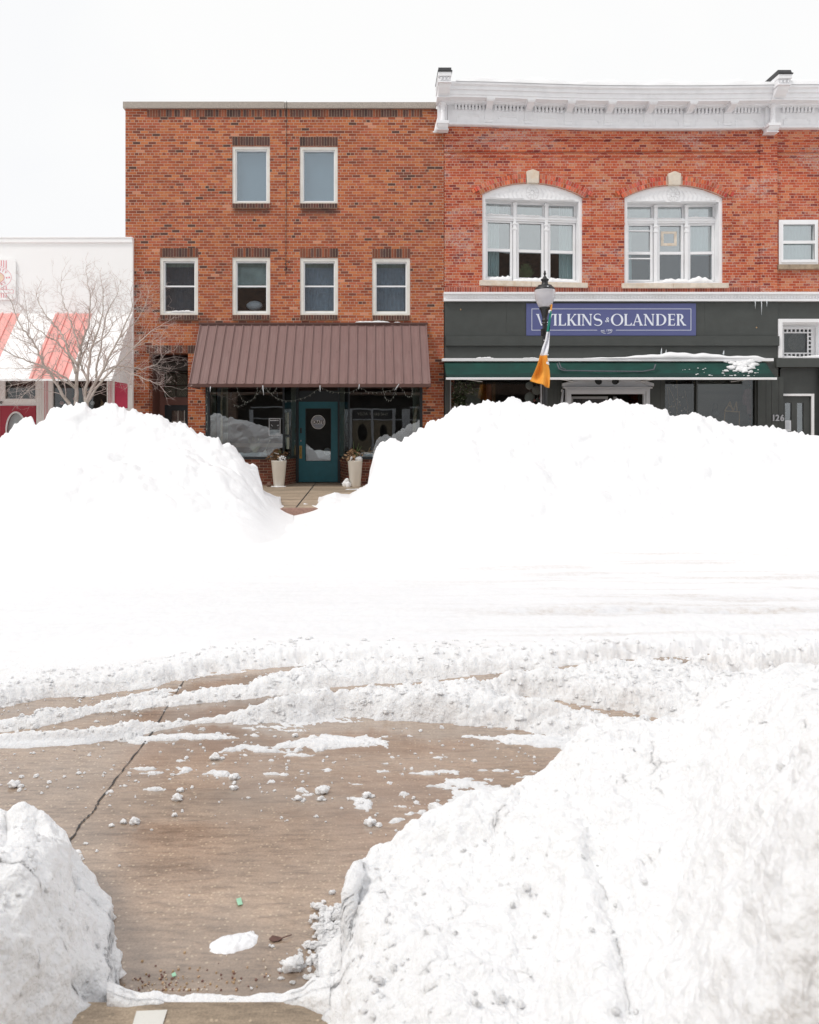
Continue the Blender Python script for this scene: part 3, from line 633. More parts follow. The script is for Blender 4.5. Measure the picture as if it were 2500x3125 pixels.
# ---- brown ribbed metal awning
dT, dB = 20.0, 18.73
zT, zB = Z(990), Z(1172, dB); xl, xr = X(610), X(1303.0); xbl, xbr = X(575, dB), X(1315, dB)
b = MB(); b.slab((xbl, dB, zB), (xbr, dB, zB), (xr, YA-.01, zT), (xl, YA-.01, zT), .03)
nr = 26
aw = b.build('awning', M['brown_metal'], A)
tag(aw, 'brown ribbed metal awning over the shop window')
b = MB(); nrm = Vector((0, -(zT-zB), -(YA-dB))).normalized(); nrm = Vector((0, -(zT-zB), (dT-dB))).normalized()
def ap(u, v):      # u along, v 0 bottom..1 top
    return Vector((xbl+(xbr-xbl)*u+((xl+(xr-xl)*u)-(xbl+(xbr-xbl)*u))*v, dB+(YA-.01-dB)*v, zB+(zT-zB)*v))
for i in range(nr+1):
    u = min(max(i/nr, .004), .996)
    for off, w, h in ((0, .011, .028), (.035/(xbr-xbl), .006, .012), (.10/(xbr-xbl), .004, .004)) if i < nr else ((0, .011, .028),):
        a, c = ap(u+off, 0), ap(u+off, 1); wv = Vector((w, 0, 0)); hv = nrm*h
        n = len(b.v); b.v += [tuple(q) for q in (a-wv, a+wv, a+wv+hv, a-wv+hv, c-wv, c+wv, c+wv+hv, c-wv+hv)]
        for q in ((3,2,1,0),(4,5,6,7),(0,1,5,4),(1,2,6,5),(2,3,7,6),(3,0,4,7)): b.face([n+k for k in q])
    if i < nr:
        for vv in (.04, .52):
            if vv < .1 or i % 2: b.blob(tuple(ap(u+.8/nr, vv)+nrm*.004), .009, i, n=6, m=M['brown_trim'])
b.build('standing_seam', M['brown_metal'], aw)
b = MB(); b.box(xbl-.01, xbr+.01, dB-.02, dB+.05, zB-.075, zB+.005, m=M['brown_trim']); b.box(xl-.02, xr+.02, YA-.06, YA-.003, zT-.01, zT+.04, m=M['brown_trim'])
for xs, xt in ((xbl+.015, xl+.02), (xbr-.015, xr-.02)): b.slab((xs, dB+.03, zB-.07), (xs, dB+.03, zB-.02), (xt, YA-.02, zT-.03), (xt, YA-.02, zB-.07), .01, m=M['brown_metal'])
b.build('awning_trim', M['brown_trim'], aw)
b = MB(); snowstrip(b, X(1085), X(1190), YA-.10, YA-.02, zT+.04, .05, seed=8); snowstrip(b, X(1202), X(1222), YA-.08, YA-.02, zT+.04, .02, seed=9, n=12)
tag(b.build('snow_patch', M['snow'], None, smooth=True), 'thin strip of snow lying on top of the brown awning', 'snow', None, 'stuff')
# ================================================================== right brick building (B)
YB = 20.0
B = thing('storefront_building', 'red brick building with white cornice, arched windows and dark grey shopfront', 'building', (X(1950), YB+4, 0))
def sagpx(px):      # the old cornice and courses sag towards the middle (metres)
    return np.interp(px, [1340, 1375, 1500, 1650, 1800, 1950, 2120, 2350, 2700], [0, 0, .025, .07, .105, .115, .115, .09, .08])
def warp(v):
    v = v.copy(); px = v[:, 0]*118+CX; v[:, 2] -= sagpx(px)*np.clip((v[:, 2]-3.6)/2.0, 0, 1); return v
bx0, bx1 = X(1355.5), X(2760)
ptop = Z(384)
arcs = []
def archpts(x0, x1, zs, rise, n=24):
    w = (x1-x0)/2; Rr = (w*w+rise*rise)/(2*rise); cx = (x0+x1)/2; cz = zs+rise-Rr; a = math.asin(w/Rr)
    return [(cx+Rr*math.sin(a-2*a*i/n), cz+Rr*math.cos(a-2*a*i/n)) for i in range(n+1)], (cx, cz, Rr, a)
AW = []
for (p0, p1) in ((1472.5, 1778), (1906.5, 2207)):
    x0, x1 = X(p0), X(p1); zs = Z(590); pts, info = archpts(x0, x1, zs, 38/118)
    AW.append(dict(x0=x0, x1=x1, zb=Z(854), zs=zs, pts=pts, info=info))
sw = (X(2379), X(2499), Z(797), Z(660))
holes = [[(a['x0'], a['zb']), (a['x1'], a['zb'])]+a['pts'] for a in AW]
b = MB()
b.plate(rect(bx0, X(2320), Z(921), ptop), holes, YB+.02, YB+.34)
b.plate(rect(X(2372), bx1, Z(921), ptop-.002), [rect(*sw[:2], sw[2], sw[3])], YB+.045, YB+.34)
b.box(X(2320), X(2372), YB-.01, YB+.34, Z(921), ptop-.001)
b.box(bx0, bx0+.3, YB+.345, YB+9, 0, Z(300)); b.box(bx0, bx1, YB+9, YB+9.3, 0, Z(300)); b.box(bx1-.3, bx1, YB+.345, YB+9, 0, Z(300))
b.box(bx0, bx1, YB+.12, YB+.34, ptop+.002, Z(262))
b.build('wall', M['brickB'], B, warp=warp)
b = MB()
for py, h, pr in ((428, 3.4, .03), (463, 3.4, .045), (478, 4.2, .02)):
    b.box(bx0+.003, X(2319), YB+.02-pr, YB+.021, Z(py), Z(py-h*2)); b.box(X(2373), bx1-.01, YB+.045-pr, YB+.046, Z(py), Z(py-h*2))
for a in AW:                                # little stepped brick jambs beside the arches
    for xa, xb in ((a['x0']-.23, a['x0']-.002), (a['x1']+.002, a['x1']+.23)):
        b.box(xa, xb, YB+.003, YB+.021, Z(680), Z(588)); b.box(xa-.01, xb+.0, YB-.02, YB+.021, Z(688), Z(680)-.001)
b.build('brick_band', M['brickB'], B)
b = MB(); b.box(bx0+.3, bx1-.3, YB+.345, YB+9, Z(300)-.3, Z(300)); b.box(bx0+.3, bx1-.3, YB+.345, YB+9, 4.9, 5.1); b.box(bx0+.3, bx1-.3, YB+3.2, YB+3.3, 5.1, Z(300)-.3)
b.build('floor_slab', M['room'], B)
soldiers('brick_course', bx0+.01, X(2318), Z(893), Z(876), YB+.02, B, cols=[(.42,.12,.08), (.36,.10,.07), (.48,.16,.11), (.30,.09,.07)], pitch=.064, joint=.012, mortar=(.62,.45,.37), proud=.02, seed=31)
# ---- cornice (sags, so every piece goes through warp)
def long(b, prof, x0, x1, n=30, m=None):        # profile (y,z) swept along x in n steps so that it can bend
    k = len(prof); n0 = len(b.v)
    for i in range(n+1):
        x = x0+(x1-x0)*i/n; b.v += [(x, p[0], p[1]) for p in prof]
    for i in range(n):
        for j in range(k): j2 = (j+1) % k; b.face([n0+i*k+j, n0+(i+1)*k+j, n0+(i+1)*k+j2, n0+i*k+j2], m)
    b.face([n0+j for j in reversed(range(k))], m); b.face([n0+n*k+j for j in range(k)], m)
cx0, cx1 = X(1366), bx1
PJ = .62                                       # overhang of the crown
dC = YB-PJ
zc_t, zc_b = Z(248, dC), Z(288, dC)
zs_w = Z(318)                                   # soffit meets the frieze here
zf_b = Z(385)
b = MB()
long(b, [(YB+.12, zc_t+.01), (dC, zc_t), (dC+.01, zc_t-.05), (dC+.06, zc_t-.09), (dC+.065, zc_t-.16), (dC+.10, zc_t-.17), (dC+.11, zc_b+.06), (dC+.13, zc_b+.05), (dC+.13, zc_b), (YB-.26, zc_b), (YB-.25, zc_b-.025), (YB-.12, zc_b-.03), (YB-.11, zs_w-.04), (YB-.06, zs_w-.045), (YB-.06, zf_b+.085), (YB-.10, zf_b+.07), (YB-.11, zf_b+.02), (YB-.08, zf_b), (YB+.12, zf_b)], cx0, cx1, 60)
co_ = b.build('cornice', M['cornice'], B, warp=warp); tag(co_, 'long white pressed metal cornice')
bps = [1490+121.1*i for i in range(7)]
b = MB()                                        # frieze panels (beaded frames)
edges = [1372]+bps+[2337]
pan = [(1385, 1479)]+[(q+16, q+121.1-16) for q in bps[:-1]]+[(bps[-1]+16, 2316), (2380, 2480), (2496, 2590)]
for pa, pb in pan:
    xa, xb = X(pa+8), X(pb-8); z0_, z1_ = Z(377), Z(352)
    o = [(xa, z0_), (xb, z0_), (xb, z1_-.05), (xb-.06, z1_-.05), (xb-.06, z1_), (xa+.06, z1_), (xa+.06, z1_-.05), (xa, z1_-.05)]
    i_ = [(xa+.03, z0_+.03), (xb-.03, z0_+.03), (xb-.03, z1_-.08), (xb-.09, z1_-.08), (xb-.09, z1_-.03), (xa+.09, z1_-.03), (xa+.09, z1_-.08), (xa+.03, z1_-.08)]
    b = MB(); b.plate(o, [i_], YB-.075, YB-.055); b.build('frieze_panel', M['cornice'], B, warp=warp)
for pa, pb in pan:                              # dentils
    b = MB()
    n = max(1, round((pb-pa)/11)); w = (pb-pa)/n
    for i in range(n):
        q = pa+w*(i+.5); b.box(X(q)-.028, X(q)+.028, YB-.13, YB-.05, zs_w-.165, zs_w-.07); b.box(X(q)-.034, X(q)+.034, YB-.14, YB-.05, zs_w-.07, zs_w-.045)
        if i < n: b.box(X(q+w/2)-.018, X(q+w/2)+.018, YB-.062, YB-.058, zs_w-.085, zs_w-.047, m=M['shade'])
    b.build('dentils', M['cornice'], B, warp=warp)
for q in bps:
    b = MB(); x = X(q); h = .085
    b.prismx([(YB-.05, zc_b+.01), (YB-.46, zc_b+.01), (YB-.46, zc_b-.07), (YB-.40, zc_b-.085), (YB-.30, zc_b-.12), (YB-.22, zc_b-.15), (YB-.05, zc_b-.15)], x-h+.005, x+h-.005)
    b.box(x-h-.02, x+h+.02, YB-.485, YB-.2, zc_b-.035, zc_b+.01); b.box(x-h-.008, x+h+.008, YB-.47, YB-.3, zc_b-.06, zc_b-.03)
    b.box(x-h-.01, x+h+.01, YB-.075, YB-.05, zf_b+.09, zs_w-.012); b.box(x-h-.03, x+h+.03, YB-.085, YB-.05, zf_b+.17, zf_b+.20)
    b.build('bracket', M['cornice'], B, bevel=.006, warp=warp)
def bigbracket(q, dz):
    b = MB(); x = X(q, 19.7); h = .155; zt = Z(232, 19.38)+dz
    b.box(x-h-.01, x+h+.01, YB-.86, YB-.02, zt-.16, zt+.0); b.box(x-h+.0, x+h-.0, YB-.80, YB-.02, zt-.36, zt-.16); b.box(x-h-.01, x+h+.01, YB-.84, YB-.02, zt-.40, zt-.36)
    for i in range(3): b.tube([(x-.09+i*.09, YB-.81, zt-.30), (x-.09+i*.09, YB-.82, zt-.2)], .028, 8)
    b.prismx([(YB-.02, zt-.40), (YB-.78, zt-.40), (YB-.72, zt-.52), (YB-.62, zt-.66), (YB-.50, zt-.76), (YB-.02, zt-.76)], x-h+.01, x+h-.01)
    for i in range(3): b.blob((x-.07+i*.07, YB-.66, zt-.56), .03, i, n=8, rough=0)
    b.box(x-h-.01, x+h+.01, YB-.56, YB-.02, zt-.80, zt-.76)
    b.lathe([(.05, zt-1.62), (.085, zt-1.60), (.075, zt-1.48), (.055, zt-1.25), (.06, zt-1.18), (.05, zt-1.12), (.06, zt-.92), (.085, zt-.89), (.095, zt-.84), (.095, zt-.80)], x, YB-.24, 16)
    b.box(x-h+.03, x+h-.03, YB-.16, YB-.02, zt-1.62, zt-.80)
    b.box(x-h-.0, x+h+.0, YB-.36, YB-.02, zt-1.70, zt-1.58); b.prismx([(YB-.02, zt-1.70), (YB-.34, zt-1.70), (YB-.30, zt-1.80), (YB-.24, zt-1.86), (YB-.02, zt-1.86)], x-h+.02, x+h-.02)
    b.box(x-h, x+h, YB-.26, YB-.02, zt-1.90, zt-1.86)
    sq = lambda v: np.stack([v[:, 0], v[:, 1], zt+(v[:, 2]-zt)*.632], -1)
    o = b.build('end_bracket', M['cornice'], B, bevel=.005, warp=sq)
    b = MB(); b.box(x-h-.02, x+h+.03, YB-.88, YB-.0, zt+.002, zt+.03); b.prismx([(YB-.86, zt+.03), (YB-.80, zt+.13), (YB-.1, zt+.13), (YB, zt+.03)], x-h, x+h+.01); b.build('flashing', M['blackroof'], o)
bigbracket(1352, 0); bigbracket(2362, -.06)
b = MB()
xs_ = np.linspace(X(1385), bx1, 90); rs = random.Random(5)
n0 = 0
for i, x in enumerate(xs_):
    e = min(1, i/6); h = (.05+.10*e)*(1+.25*math.sin(i*.5)+.15*math.sin(i*1.3)); b.v += [(x, dC-.01, zc_t+.004), (x, dC-.015+.01*math.sin(i*.9), zc_t+h*.6), (x, dC+.10, zc_t+h), (x, YB+.5, zc_t+h*1.1), (x, YB+.5, zc_t-.05)]
for i in range(len(xs_)-1):
    for j in range(4): b.face([i*5+j, (i+1)*5+j, (i+1)*5+j+1, i*5+j+1])
tag(b.build('roof_snow', M['snow'], None, smooth=True, warp=warp), 'layer of snow lying along the top of the white cornice', 'snow', None, 'stuff')
b = MB(); b.box(bx0, bx1, YB+.4, YB+9, Z(300)+.01, Z(300)+.05); b.build('roof', M['blackroof'], B)
b = MB(); b.tube([(X(1329), YB-.10, Z(408)), (X(1331), YB-.1, Z(395)), (X(1333), YB-.1, Z(378)), (X(1334.5), YB-.1, Z(364))], [.05, .045, .025, .006], 8); b.blob((X(1326), YB-.1, Z(407)), .05, 3, rough=.3, n=12, sq=(1, .6, .5))
tag(b.build('snow_clump', M['snow'], None, smooth=True), 'pointed clump of snow stuck beside the left end bracket of the white cornice', 'snow', None)
# ---- arched windows
def archwindow(a, idx):
    x0, x1, zb, zs = a['x0'], a['x1'], a['zb'], a['zs']; cx, cz, Rr, an = a['info']; P0 = x0*118+CX
    def px(p): return x0+(p-1472.5)/118*((x1-x0)/((1778-1472.5)/118))
    ins = [(x, z) for x, z in a['pts']]
    sc = .0
    out = [(x0, zb), (x1, zb)]+a['pts']
    t = .085
    inn = rect(x0+t, x1-t, zb+.03, Z(602))
    b = MB(); b.plate(out, [inn], YB+.05, YB+.12)
    # edge moulding following the arch
    o2 = [(cx+(x-cx)*.985, cz+(z-cz)*.993) for x, z in a['pts']]
    w = b.build('arched_window', M['white'], B, bevel=.004, warp=warp)
    tag(w, ['arched three part window with pale curtains', 'arched three part window with taped square on its middle sash'][idx])
    b = MB()                                    # fan ornament: rosette and swags
    rz = Z(578); rc = (x0+x1)/2
    for i in range(24):
        a0, a1 = 2*math.pi*i/24, 2*math.pi*(i+1)/24
        for r_, rr in ((.17, .008), (.055, .007)): b.tube([(rc+r_*math.cos(a0), YB+.045, rz+r_*math.sin(a0)), (rc+r_*math.cos(a1), YB+.045, rz+r_*math.sin(a1))], rr, 5)
    for i in range(10): a0 = 2*math.pi*i/10; b.tube([(rc+.05*math.cos(a0), YB+.045, rz+.05*math.sin(a0)), (rc+.15*math.cos(a0), YB+.045, rz+.15*math.sin(a0))], .005, 4)
    for s_ in (-1, 1):
        for k in range(7):
            u = .25+k*.115; zz = Z(597); top = cz+math.sqrt(max(.01, Rr**2-(u+.05)**2))-.09
            if top > zz+.05: b.tube([(rc+s_*u, YB+.045, zz+.02), (rc+s_*(u+.05), YB+.043, (zz+top)/2), (rc+s_*(u-.04), YB+.047, top)], .004, 4)
        b.tube([(rc+s_*.2, YB+.045, Z(598)), (rc+s_*1.1, YB+.045, Z(598))], .012, 5)
    b.build('fan_ornament', M['white'], w, smooth=True, warp=warp)
    yf = YB+.34
    b = MB()                                    # deep reveal: soffit and sides
    b.box(x0+t-.01, x1-t+.01, YB+.12, yf+.08, Z(602), Z(599)); b.box(x0+t-.02, x0+t, YB+.12, yf+.08, zb, Z(602)); b.box(x1-t, x1-t+.02, YB+.12, yf+.08, zb, Z(602)); b.box(x0+t, x1-t, YB+.10, yf+.08, zb+.0, zb+.04)
    b.build('reveal', M['white'], w, warp=warp)
    # sash grid
    b = MB(); d = yf; gx = [X(p, 20.34) for p in ((1484, 1560.5, 1579, 1656, 1675, 1752) if idx == 0 else (1913.5, 1988, 2008, 2082, 2101.5, 2176))]
    zT0, zT1 = Z(657, 20.34), Z(618, 20.34); zr0, zr1 = Z(673, 20.34), Z(655, 20.34); zm0, zm1 = Z(764, 20.34), Z(756, 20.34); zl = Z(842, 20.34)
    hs = []
    for i in range(3):
        ga, gb = gx[2*i], gx[2*i+1]
        hs += [rect(ga, gb, zT0, zT1), rect(ga+.03, gb-.03, zm1, zr0-.02), rect(ga+.03, gb-.03, zl, zm0)]
    b.plate(rect(x0+t-.01, x1-t+.01, zb+.03, Z(600)), hs, yf, yf+.07)
    for i in range(3):                          # raised sash frames
        ga, gb = gx[2*i], gx[2*i+1]
        b.plate(rect(ga-.025, gb+.025, zl-.045, zr0+.01), [rect(ga+.035, gb-.035, zm1, zr0-.025), rect(ga+.035, gb-.035, zl, zm0)], yf-.03, yf+.001)
    b.box(x0+t, x1-t, yf-.06, yf-.001, zr0+.015, zr1); b.tube([(x0+t, yf-.06, (zr0+zr1)/2+.01), (x1-t, yf-.06, (zr0+zr1)/2+.01)], .035, 8)
    sa = b.build('sash', M['white'], w, bevel=.003, warp=warp)
    b = MB()
    for x in ((gx[1]+gx[2])/2, (gx[3]+gx[4])/2):                  # turned pilasters in front of the mullions
            b.box(x-.04, x+.04, yf-.09, yf-.031, zb+.04, Z(604)); b.box(x-.055, x+.055, yf-.105, yf-.031, Z(697, 20.3), Z(690, 20.3)); b.box(x-.055, x+.055, yf-.105, yf-.031, Z(681, 20.3), Z(676, 20.3))
            b.box(x-.05, x+.05, yf-.12, yf-.031, Z(612), Z(603))
    b.build('mullion', M['white'], w, bevel=.006, warp=warp)
    for i in range(3):
        ga, gb = gx[2*i], gx[2*i+1]
        b = MB(); b.box(ga, gb, yf+.035, yf+.041, zT0, zT1); b.build('transom_pane', M['glass_up'], w, warp=warp)
        b = MB(); b.box(ga+.03, gb-.03, yf+.035, yf+.041, zm1, zr0-.02); b.build('upper_pane', M['glass_up'], w, warp=warp)
        b = MB(); b.box(ga+.03, gb-.03, yf+.015, yf+.021, zl, zm0); b.build('lower_pane', M['glass_dk'], w, warp=warp)
    b = MB(); Y = yf+.14; zhi = zT1+.02
    if idx == 0:
        drape(b, gx[0]-.02, gx[0]+.36, Y, zb+.05, zhi, 22); drape(b, gx[1]-.16, gx[1]-.05, Y+.1, zr0, zhi, 8); drape(b, gx[5]-.36, gx[5]+.02, Y, zb+.05, zhi, 22)
        drape(b, gx[4]-.02, gx[4]+.12, Y+.1, zr0, zhi, 8)
        b.box(gx[2]-.02, gx[3]+.02, Y, Y+.01, zr1, zhi, m=M['curtain2'])
        b.build('curtain', M['curtain'], w, warp=warp)
        b = MB()
        for k in range(9):
            aa = -.9+k*.2; p0 = Vector((gx[2]+.25, Y-.02, zl-.1)); p1 = p0+Vector((math.sin(aa)*.3, 0, .35+.15*math.cos(aa*3))); b.tube([p0, (p0+p1)/2+Vector((0, -.02, .05)), p1], .008, 4)
            for q in range(8):
                c_ = p0.lerp(p1, .3+q*.09); b.slab(c_, c_+Vector((.05, 0, .03)), c_+Vector((.06, 0, .06)), c_+Vector((.01, 0, .03)), .003); b.slab(c_, c_+Vector((-.05, 0, .03)), c_+Vector((-.06, 0, .06)), c_+Vector((-.01, 0, .03)), .003)
        b.build('house_plant', M['greenleaf'], w, warp=warp)
    else:
        drape(b, gx[0]-.02, gx[0]+.16, Y, zb+.05, zhi-.4, 10); drape(b, gx[4]-.02, gx[5]+.02, Y, zm0, zr0, 24)
        b.build('curtain', M['curtain'], w, warp=warp)
        b = MB(); b.box(gx[0]-.0, gx[1]+.0, Y-.03, Y-.02, zT0, zT1); b.box(gx[2]-.0, gx[3]+.0, Y-.03, Y-.02, zT0, zT1); b.box(gx[4]-.0, gx[5]+.0, Y-.03, Y-.02, zT0, zT1)
        b.build('plastic_film', M['marble'], w, warp=warp)
        b = MB(); q0, q1 = gx[2]+.09, gx[3]-.13; v0, v1 = Z(735, 20.3), Z(691, 20.3); b.plate(rect(q0, q1, v0, v1), [rect(q0+.07, q1-.07, v0+.07, v1-.06)], yf+.028, yf+.032); b.build('taped_square', M['stone'], w, warp=warp)
        b = MB(); b.box(gx[0]+.03, gx[1]-.03, yf+.0, yf+.02, Z(692, 20.3), Z(688, 20.3)); b.box(gx[0]+.03, gx[1]-.03, yf-.01, yf+.01, Z(777, 20.3), Z(773, 20.3)); b.build('blind_bar', M['white'], w, warp=warp)
    b = MB(); b.box(px(1463), (px(1620)-.003), YB-.08, YB+.12, Z(870), zb-.003, ); b.box(px(1620)+.003, px(1792), YB-.08, YB+.12, Z(870), zb-.003); b.build('stone_sill', M['stone'], w, bevel=.008, warp=warp)
    # brick arch of two rings with a keystone
    b = MB(); rs = random.Random(idx+3)
    key = .165
    for ring, (r0, r1) in enumerate(((Rr+.012, Rr+.115), (Rr+.125, Rr+.232))):
        A_ = an+.02+.05*ring; n = int(2*A_*r0/.068)
        for i in range(n):
            t0 = -A_+2*A_*i/n; t1 = -A_+2*A_*(i+1)/n; j = .09/n; tm = (t0+t1)/2
            if abs(Rr*math.sin(tm)) < key+.02: continue
            q = [(cx+r*math.sin(t), cz+r*math.cos(t)) for r, t in ((r0, t0+j), (r0, t1-j), (r1, t1-j), (r1, t0+j))]
            b.prism(q[::-1], YB-.035+rs.uniform(0, .006), YB+.05, c=tuple(k_*rs.uniform(.8, 1.2) for k_ in rs.choice(REDS[:5])))
    for s_ in (-1, 1):
        t0, t1 = key/Rr, an+.015; n = 16
        q = [(cx+s_*(Rr+.005)*math.sin(t0+(t1-t0)*i/n), cz+(Rr+.005)*math.cos(t0+(t1-t0)*i/n)) for i in range(n+1)]+[(cx+s_*(Rr+.235)*math.sin(t0+(t1-t0)*i/n), cz+(Rr+.235)*math.cos(t0+(t1-t0)*i/n)) for i in reversed(range(n+1))]
        b.prism(q if s_ < 0 else q[::-1], YB-.024, YB+.04, c=(.62, .45, .36))
    b.build('brick_arch', M['cbrick'], w, warp=warp)
    b = MB(); kz0, kz1 = cz+Rr-.01, Z(518); b.prism([(rc-.15, kz0), (rc+.15, kz0), (rc+.165, kz1), (rc+.0, Z(511)), (rc-.165, kz1)], YB-.07, YB+.06); b.build('keystone', M['stone'], w, bevel=.01, warp=warp)
    b = MB()
    if idx == 0:
        for k, (pa, pb) in enumerate(((1482, 1566), (1570, 1662), (1668, 1768))): snowstrip(b, px(pa), px(pb), YB+.12, yf+.0, zb+.03, .17, seed=k+2, prof=lambda t, k=k: [.55+.35*t, .4+.5*t-.1*t*t, .85-.35*t][k], n=30)
    else:
        snowstrip(b, px(1540), px(1766), YB+.08, yf-.0, zb+.03, .20, seed=12, n=60, prof=lambda t: min(1, .25+1.3*t)*(.62+.38*math.sin(2.2+7*t)**2)*(1 if t < .85 else max(0.2, (1-t)/.15)))
    b.build('snow', M['snow'], w, smooth=True, warp=warp)
    b = MB()
    for k, (pa, pb) in enumerate(((1482, 1564), (1572, 1662), (1669, 1766))): snowstrip(b, px(pa), px(pb), yf-.09, yf-.01, zr1-.0, .05 if idx == 0 or k == 2 else .015, seed=k+22, n=24)
    b.build('snow', M['snow'], w, smooth=True, warp=warp)
for i, a in enumerate(AW): archwindow(a, i)
# ---- small sash window at the right edge
x0, x1, z0, z1 = X(2379), X(2499), Z(797), Z(660)
b = MB(); b.plate(rect(x0, x1, z0, z1), [rect(x0+.1, x1-.1, z0+.13, z1-.12)], YB+.02, YB+.16, m=None); b.plate(rect(x0+.05, x1-.05, z0+.06, z1-.06), [rect(x0+.1, x1-.1, z0+.13, Z(733)), rect(x0+.1, x1-.1, Z(724), z1-.12)], YB+.0, YB+.05)
w = b.build('window', M['white'], B, bevel=.005, warp=warp)
b = MB(); b.box(x0+.09, x1-.09, YB+.09, YB+.096, z0+.12, z1-.11); b.build('pane', M['glass_up'], w, warp=warp)
b = MB(); drape(b, x0+.05, x1-.05, YB+.24, z0+.1, z1-.1, 40, .01); b.build('curtain', M['curtain'], w, warp=warp)
b = MB(); b.box(X(2374), X(2530), YB-.06, YB+.14, Z(812), z0-.004); b.build('stone_sill', M['stone2'], w, bevel=.008, warp=warp)
# ---- white band over the shopfront
bb0 = X(1353.5)
b = MB(); long(b, [(YB+.04, Z(893)), (YB-.16, Z(893)-.01), (YB-.16, Z(900)), (YB-.10, Z(903)), (YB-.08, Z(914)), (YB-.12, Z(916)), (YB-.12, Z(921)), (YB+.04, Z(921))], bb0, bx1, 10)
for i in range(130): q = 1362+i*9.5; b.box(X(q), X(q)+.03, YB-.115, YB-.07, Z(912), Z(905))
band = b.build('storefront_cornice', M['white'], B)
for i, (q, l) in enumerate(((2297, 24), (2316, 42), (2332, 18))):
    b = MB(); b.tube([(X(q), YB-.14, Z(921)), (X(q)+.004, YB-.14, Z(921+l*.5)), (X(q), YB-.14, Z(921+l))], [.014, .009, .002], 6)
    tag(b.build('icicle', M['ice'], None, smooth=True), ['leftmost of three icicles hanging from the white band over the dark wall', 'longest icicle hanging from the white band over the dark wall', 'shortest icicle hanging from the white band, nearest the lattice window'][i], 'icicle', 'icicles under the white band')
# ---- dark fascia
b = MB()
b.box(X(1357), X(2374), YB-.02, YB+.34, Z(1150), Z(921)-.002); b.box(X(2374), bx1, YB-.0, YB+.02, Z(975), Z(921)-.002)
b.box(X(1360), X(2373), YB-.10, YB-.021, Z(1056), Z(1027)); b.box(X(2364), bx1, YB-.10, YB+.1, Z(1121), Z(1094))
b.box(X(1357), X(1373), YB-.06, YB+.34, 0, Z(1150)-.002); b.box(X(1660), X(1716), YB-.02, YB+.34, 0, Z(1150)-.002); b.box(X(1984), X(2029), YB-.02, YB+.34, 0, Z(1150)-.002); b.box(X(2312), X(2390), YB-.02, YB+.34, 0, Z(1150)-.002)
for q in (1545, 1862, 2150): b.box(X(q)-.004, X(q)+.004, YB-.023, YB-.019, Z(1026), Z(923))
b.box(X(1373), X(1660), YB-.03, YB+.34, 0, .75); b.box(X(2029), X(2312), YB-.03, YB+.34, 0, .75)
fa = b.build('fascia', M['darkgrey'], B, bevel=.004)
b = MB()
for q in (2015, 2337, 2354, 2376, 1690, 1700): b.box(X(q)-.005, X(q)+.005, YB-.024, YB-.018, .4, Z(1160))
for q in (1355+51, 2308): b.blob((X(q), YB-.02, Z(945 if q < 2000 else 1000)), .02, 2, n=8, m=M['wood'])
b.build('panel_joint', M['ink'], B)
# ---- lattice window box at right
b = MB(); lx0, lz0, lz1 = X(2373), Z(1093), Z(974)
b.box(lx0, X(2385), YB-.06, YB+.1, lz0, lz1); b.box(X(2385), bx1-.6, YB-.06, YB+.1, Z(985), lz1); b.box(X(2385), bx1-.6, YB-.0, YB+.62, lz0, lz0+.04); b.box(X(2385), bx1-.6, YB+.02, YB+.62, Z(985)-.04, Z(985)); b.box(X(2373), X(2385)-.01, YB+.1, YB+.62, lz0, lz1)
lw = b.build('lattice_window', M['white'], B, bevel=.005)
b = MB(); d2 = 20.55; bw_ = .035; u = [X(p, d2) for p in (2378, 2391, 2403.5, 2416, 2429, 2441.5, 2454, 2466, 2478)]; v = [Z(p, d2) for p in (1003, 1015, 1027, 1040, 1053, 1065, 1078, 1091)]
hs = []
for i in range(8):
    for j in range(7):
        if i in (0, 7) or j in (0, 6): hs.append(rect(u[i]+bw_/2, u[i+1]-bw_/2, v[j+1]+bw_/2, v[j]-bw_/2))
hs.append(rect(u[1]+bw_/2, u[7]-bw_/2, v[6]+bw_/2, v[1]-bw_/2))
b.plate(rect(u[0]-.02, bx1-.6, v[7]-.03, Z(984)), hs, YB+.55, YB+.58); b.box(u[8]+.08, u[8]+.12, YB+.50, YB+.549, v[7], v[0]+.1)
b.build('lattice', M['white'], lw)
b = MB(); b.box(u[0], u[8], YB+.59, YB+.596, v[7], v[0]); b.build('pane', M['glass_lo'], lw)
b = MB(); snowstrip(b, X(2384), X(2462), YB+.1, YB+.45, lz0+.04, .06, 31, n=40, prof=lambda t: 1-.8*t); snowstrip(b, X(2458), X(2520), YB+.05, YB+.45, lz0+.04, .07, 33, n=30, prof=lambda t: .3+.7*t); b.build('snow', M['snow'], lw, smooth=True)
b = MB(); b.box(X(2385), bx1-.6, YB+.9, YB+.95, lz0, Z(985)); disc(b, X(2432, 20.8), Z(1045, 20.8), .24, YB+.8, paint('dim carving', (.10, .09, .07), .8, .4, 15)); b.build('panel', M['room'], lw)
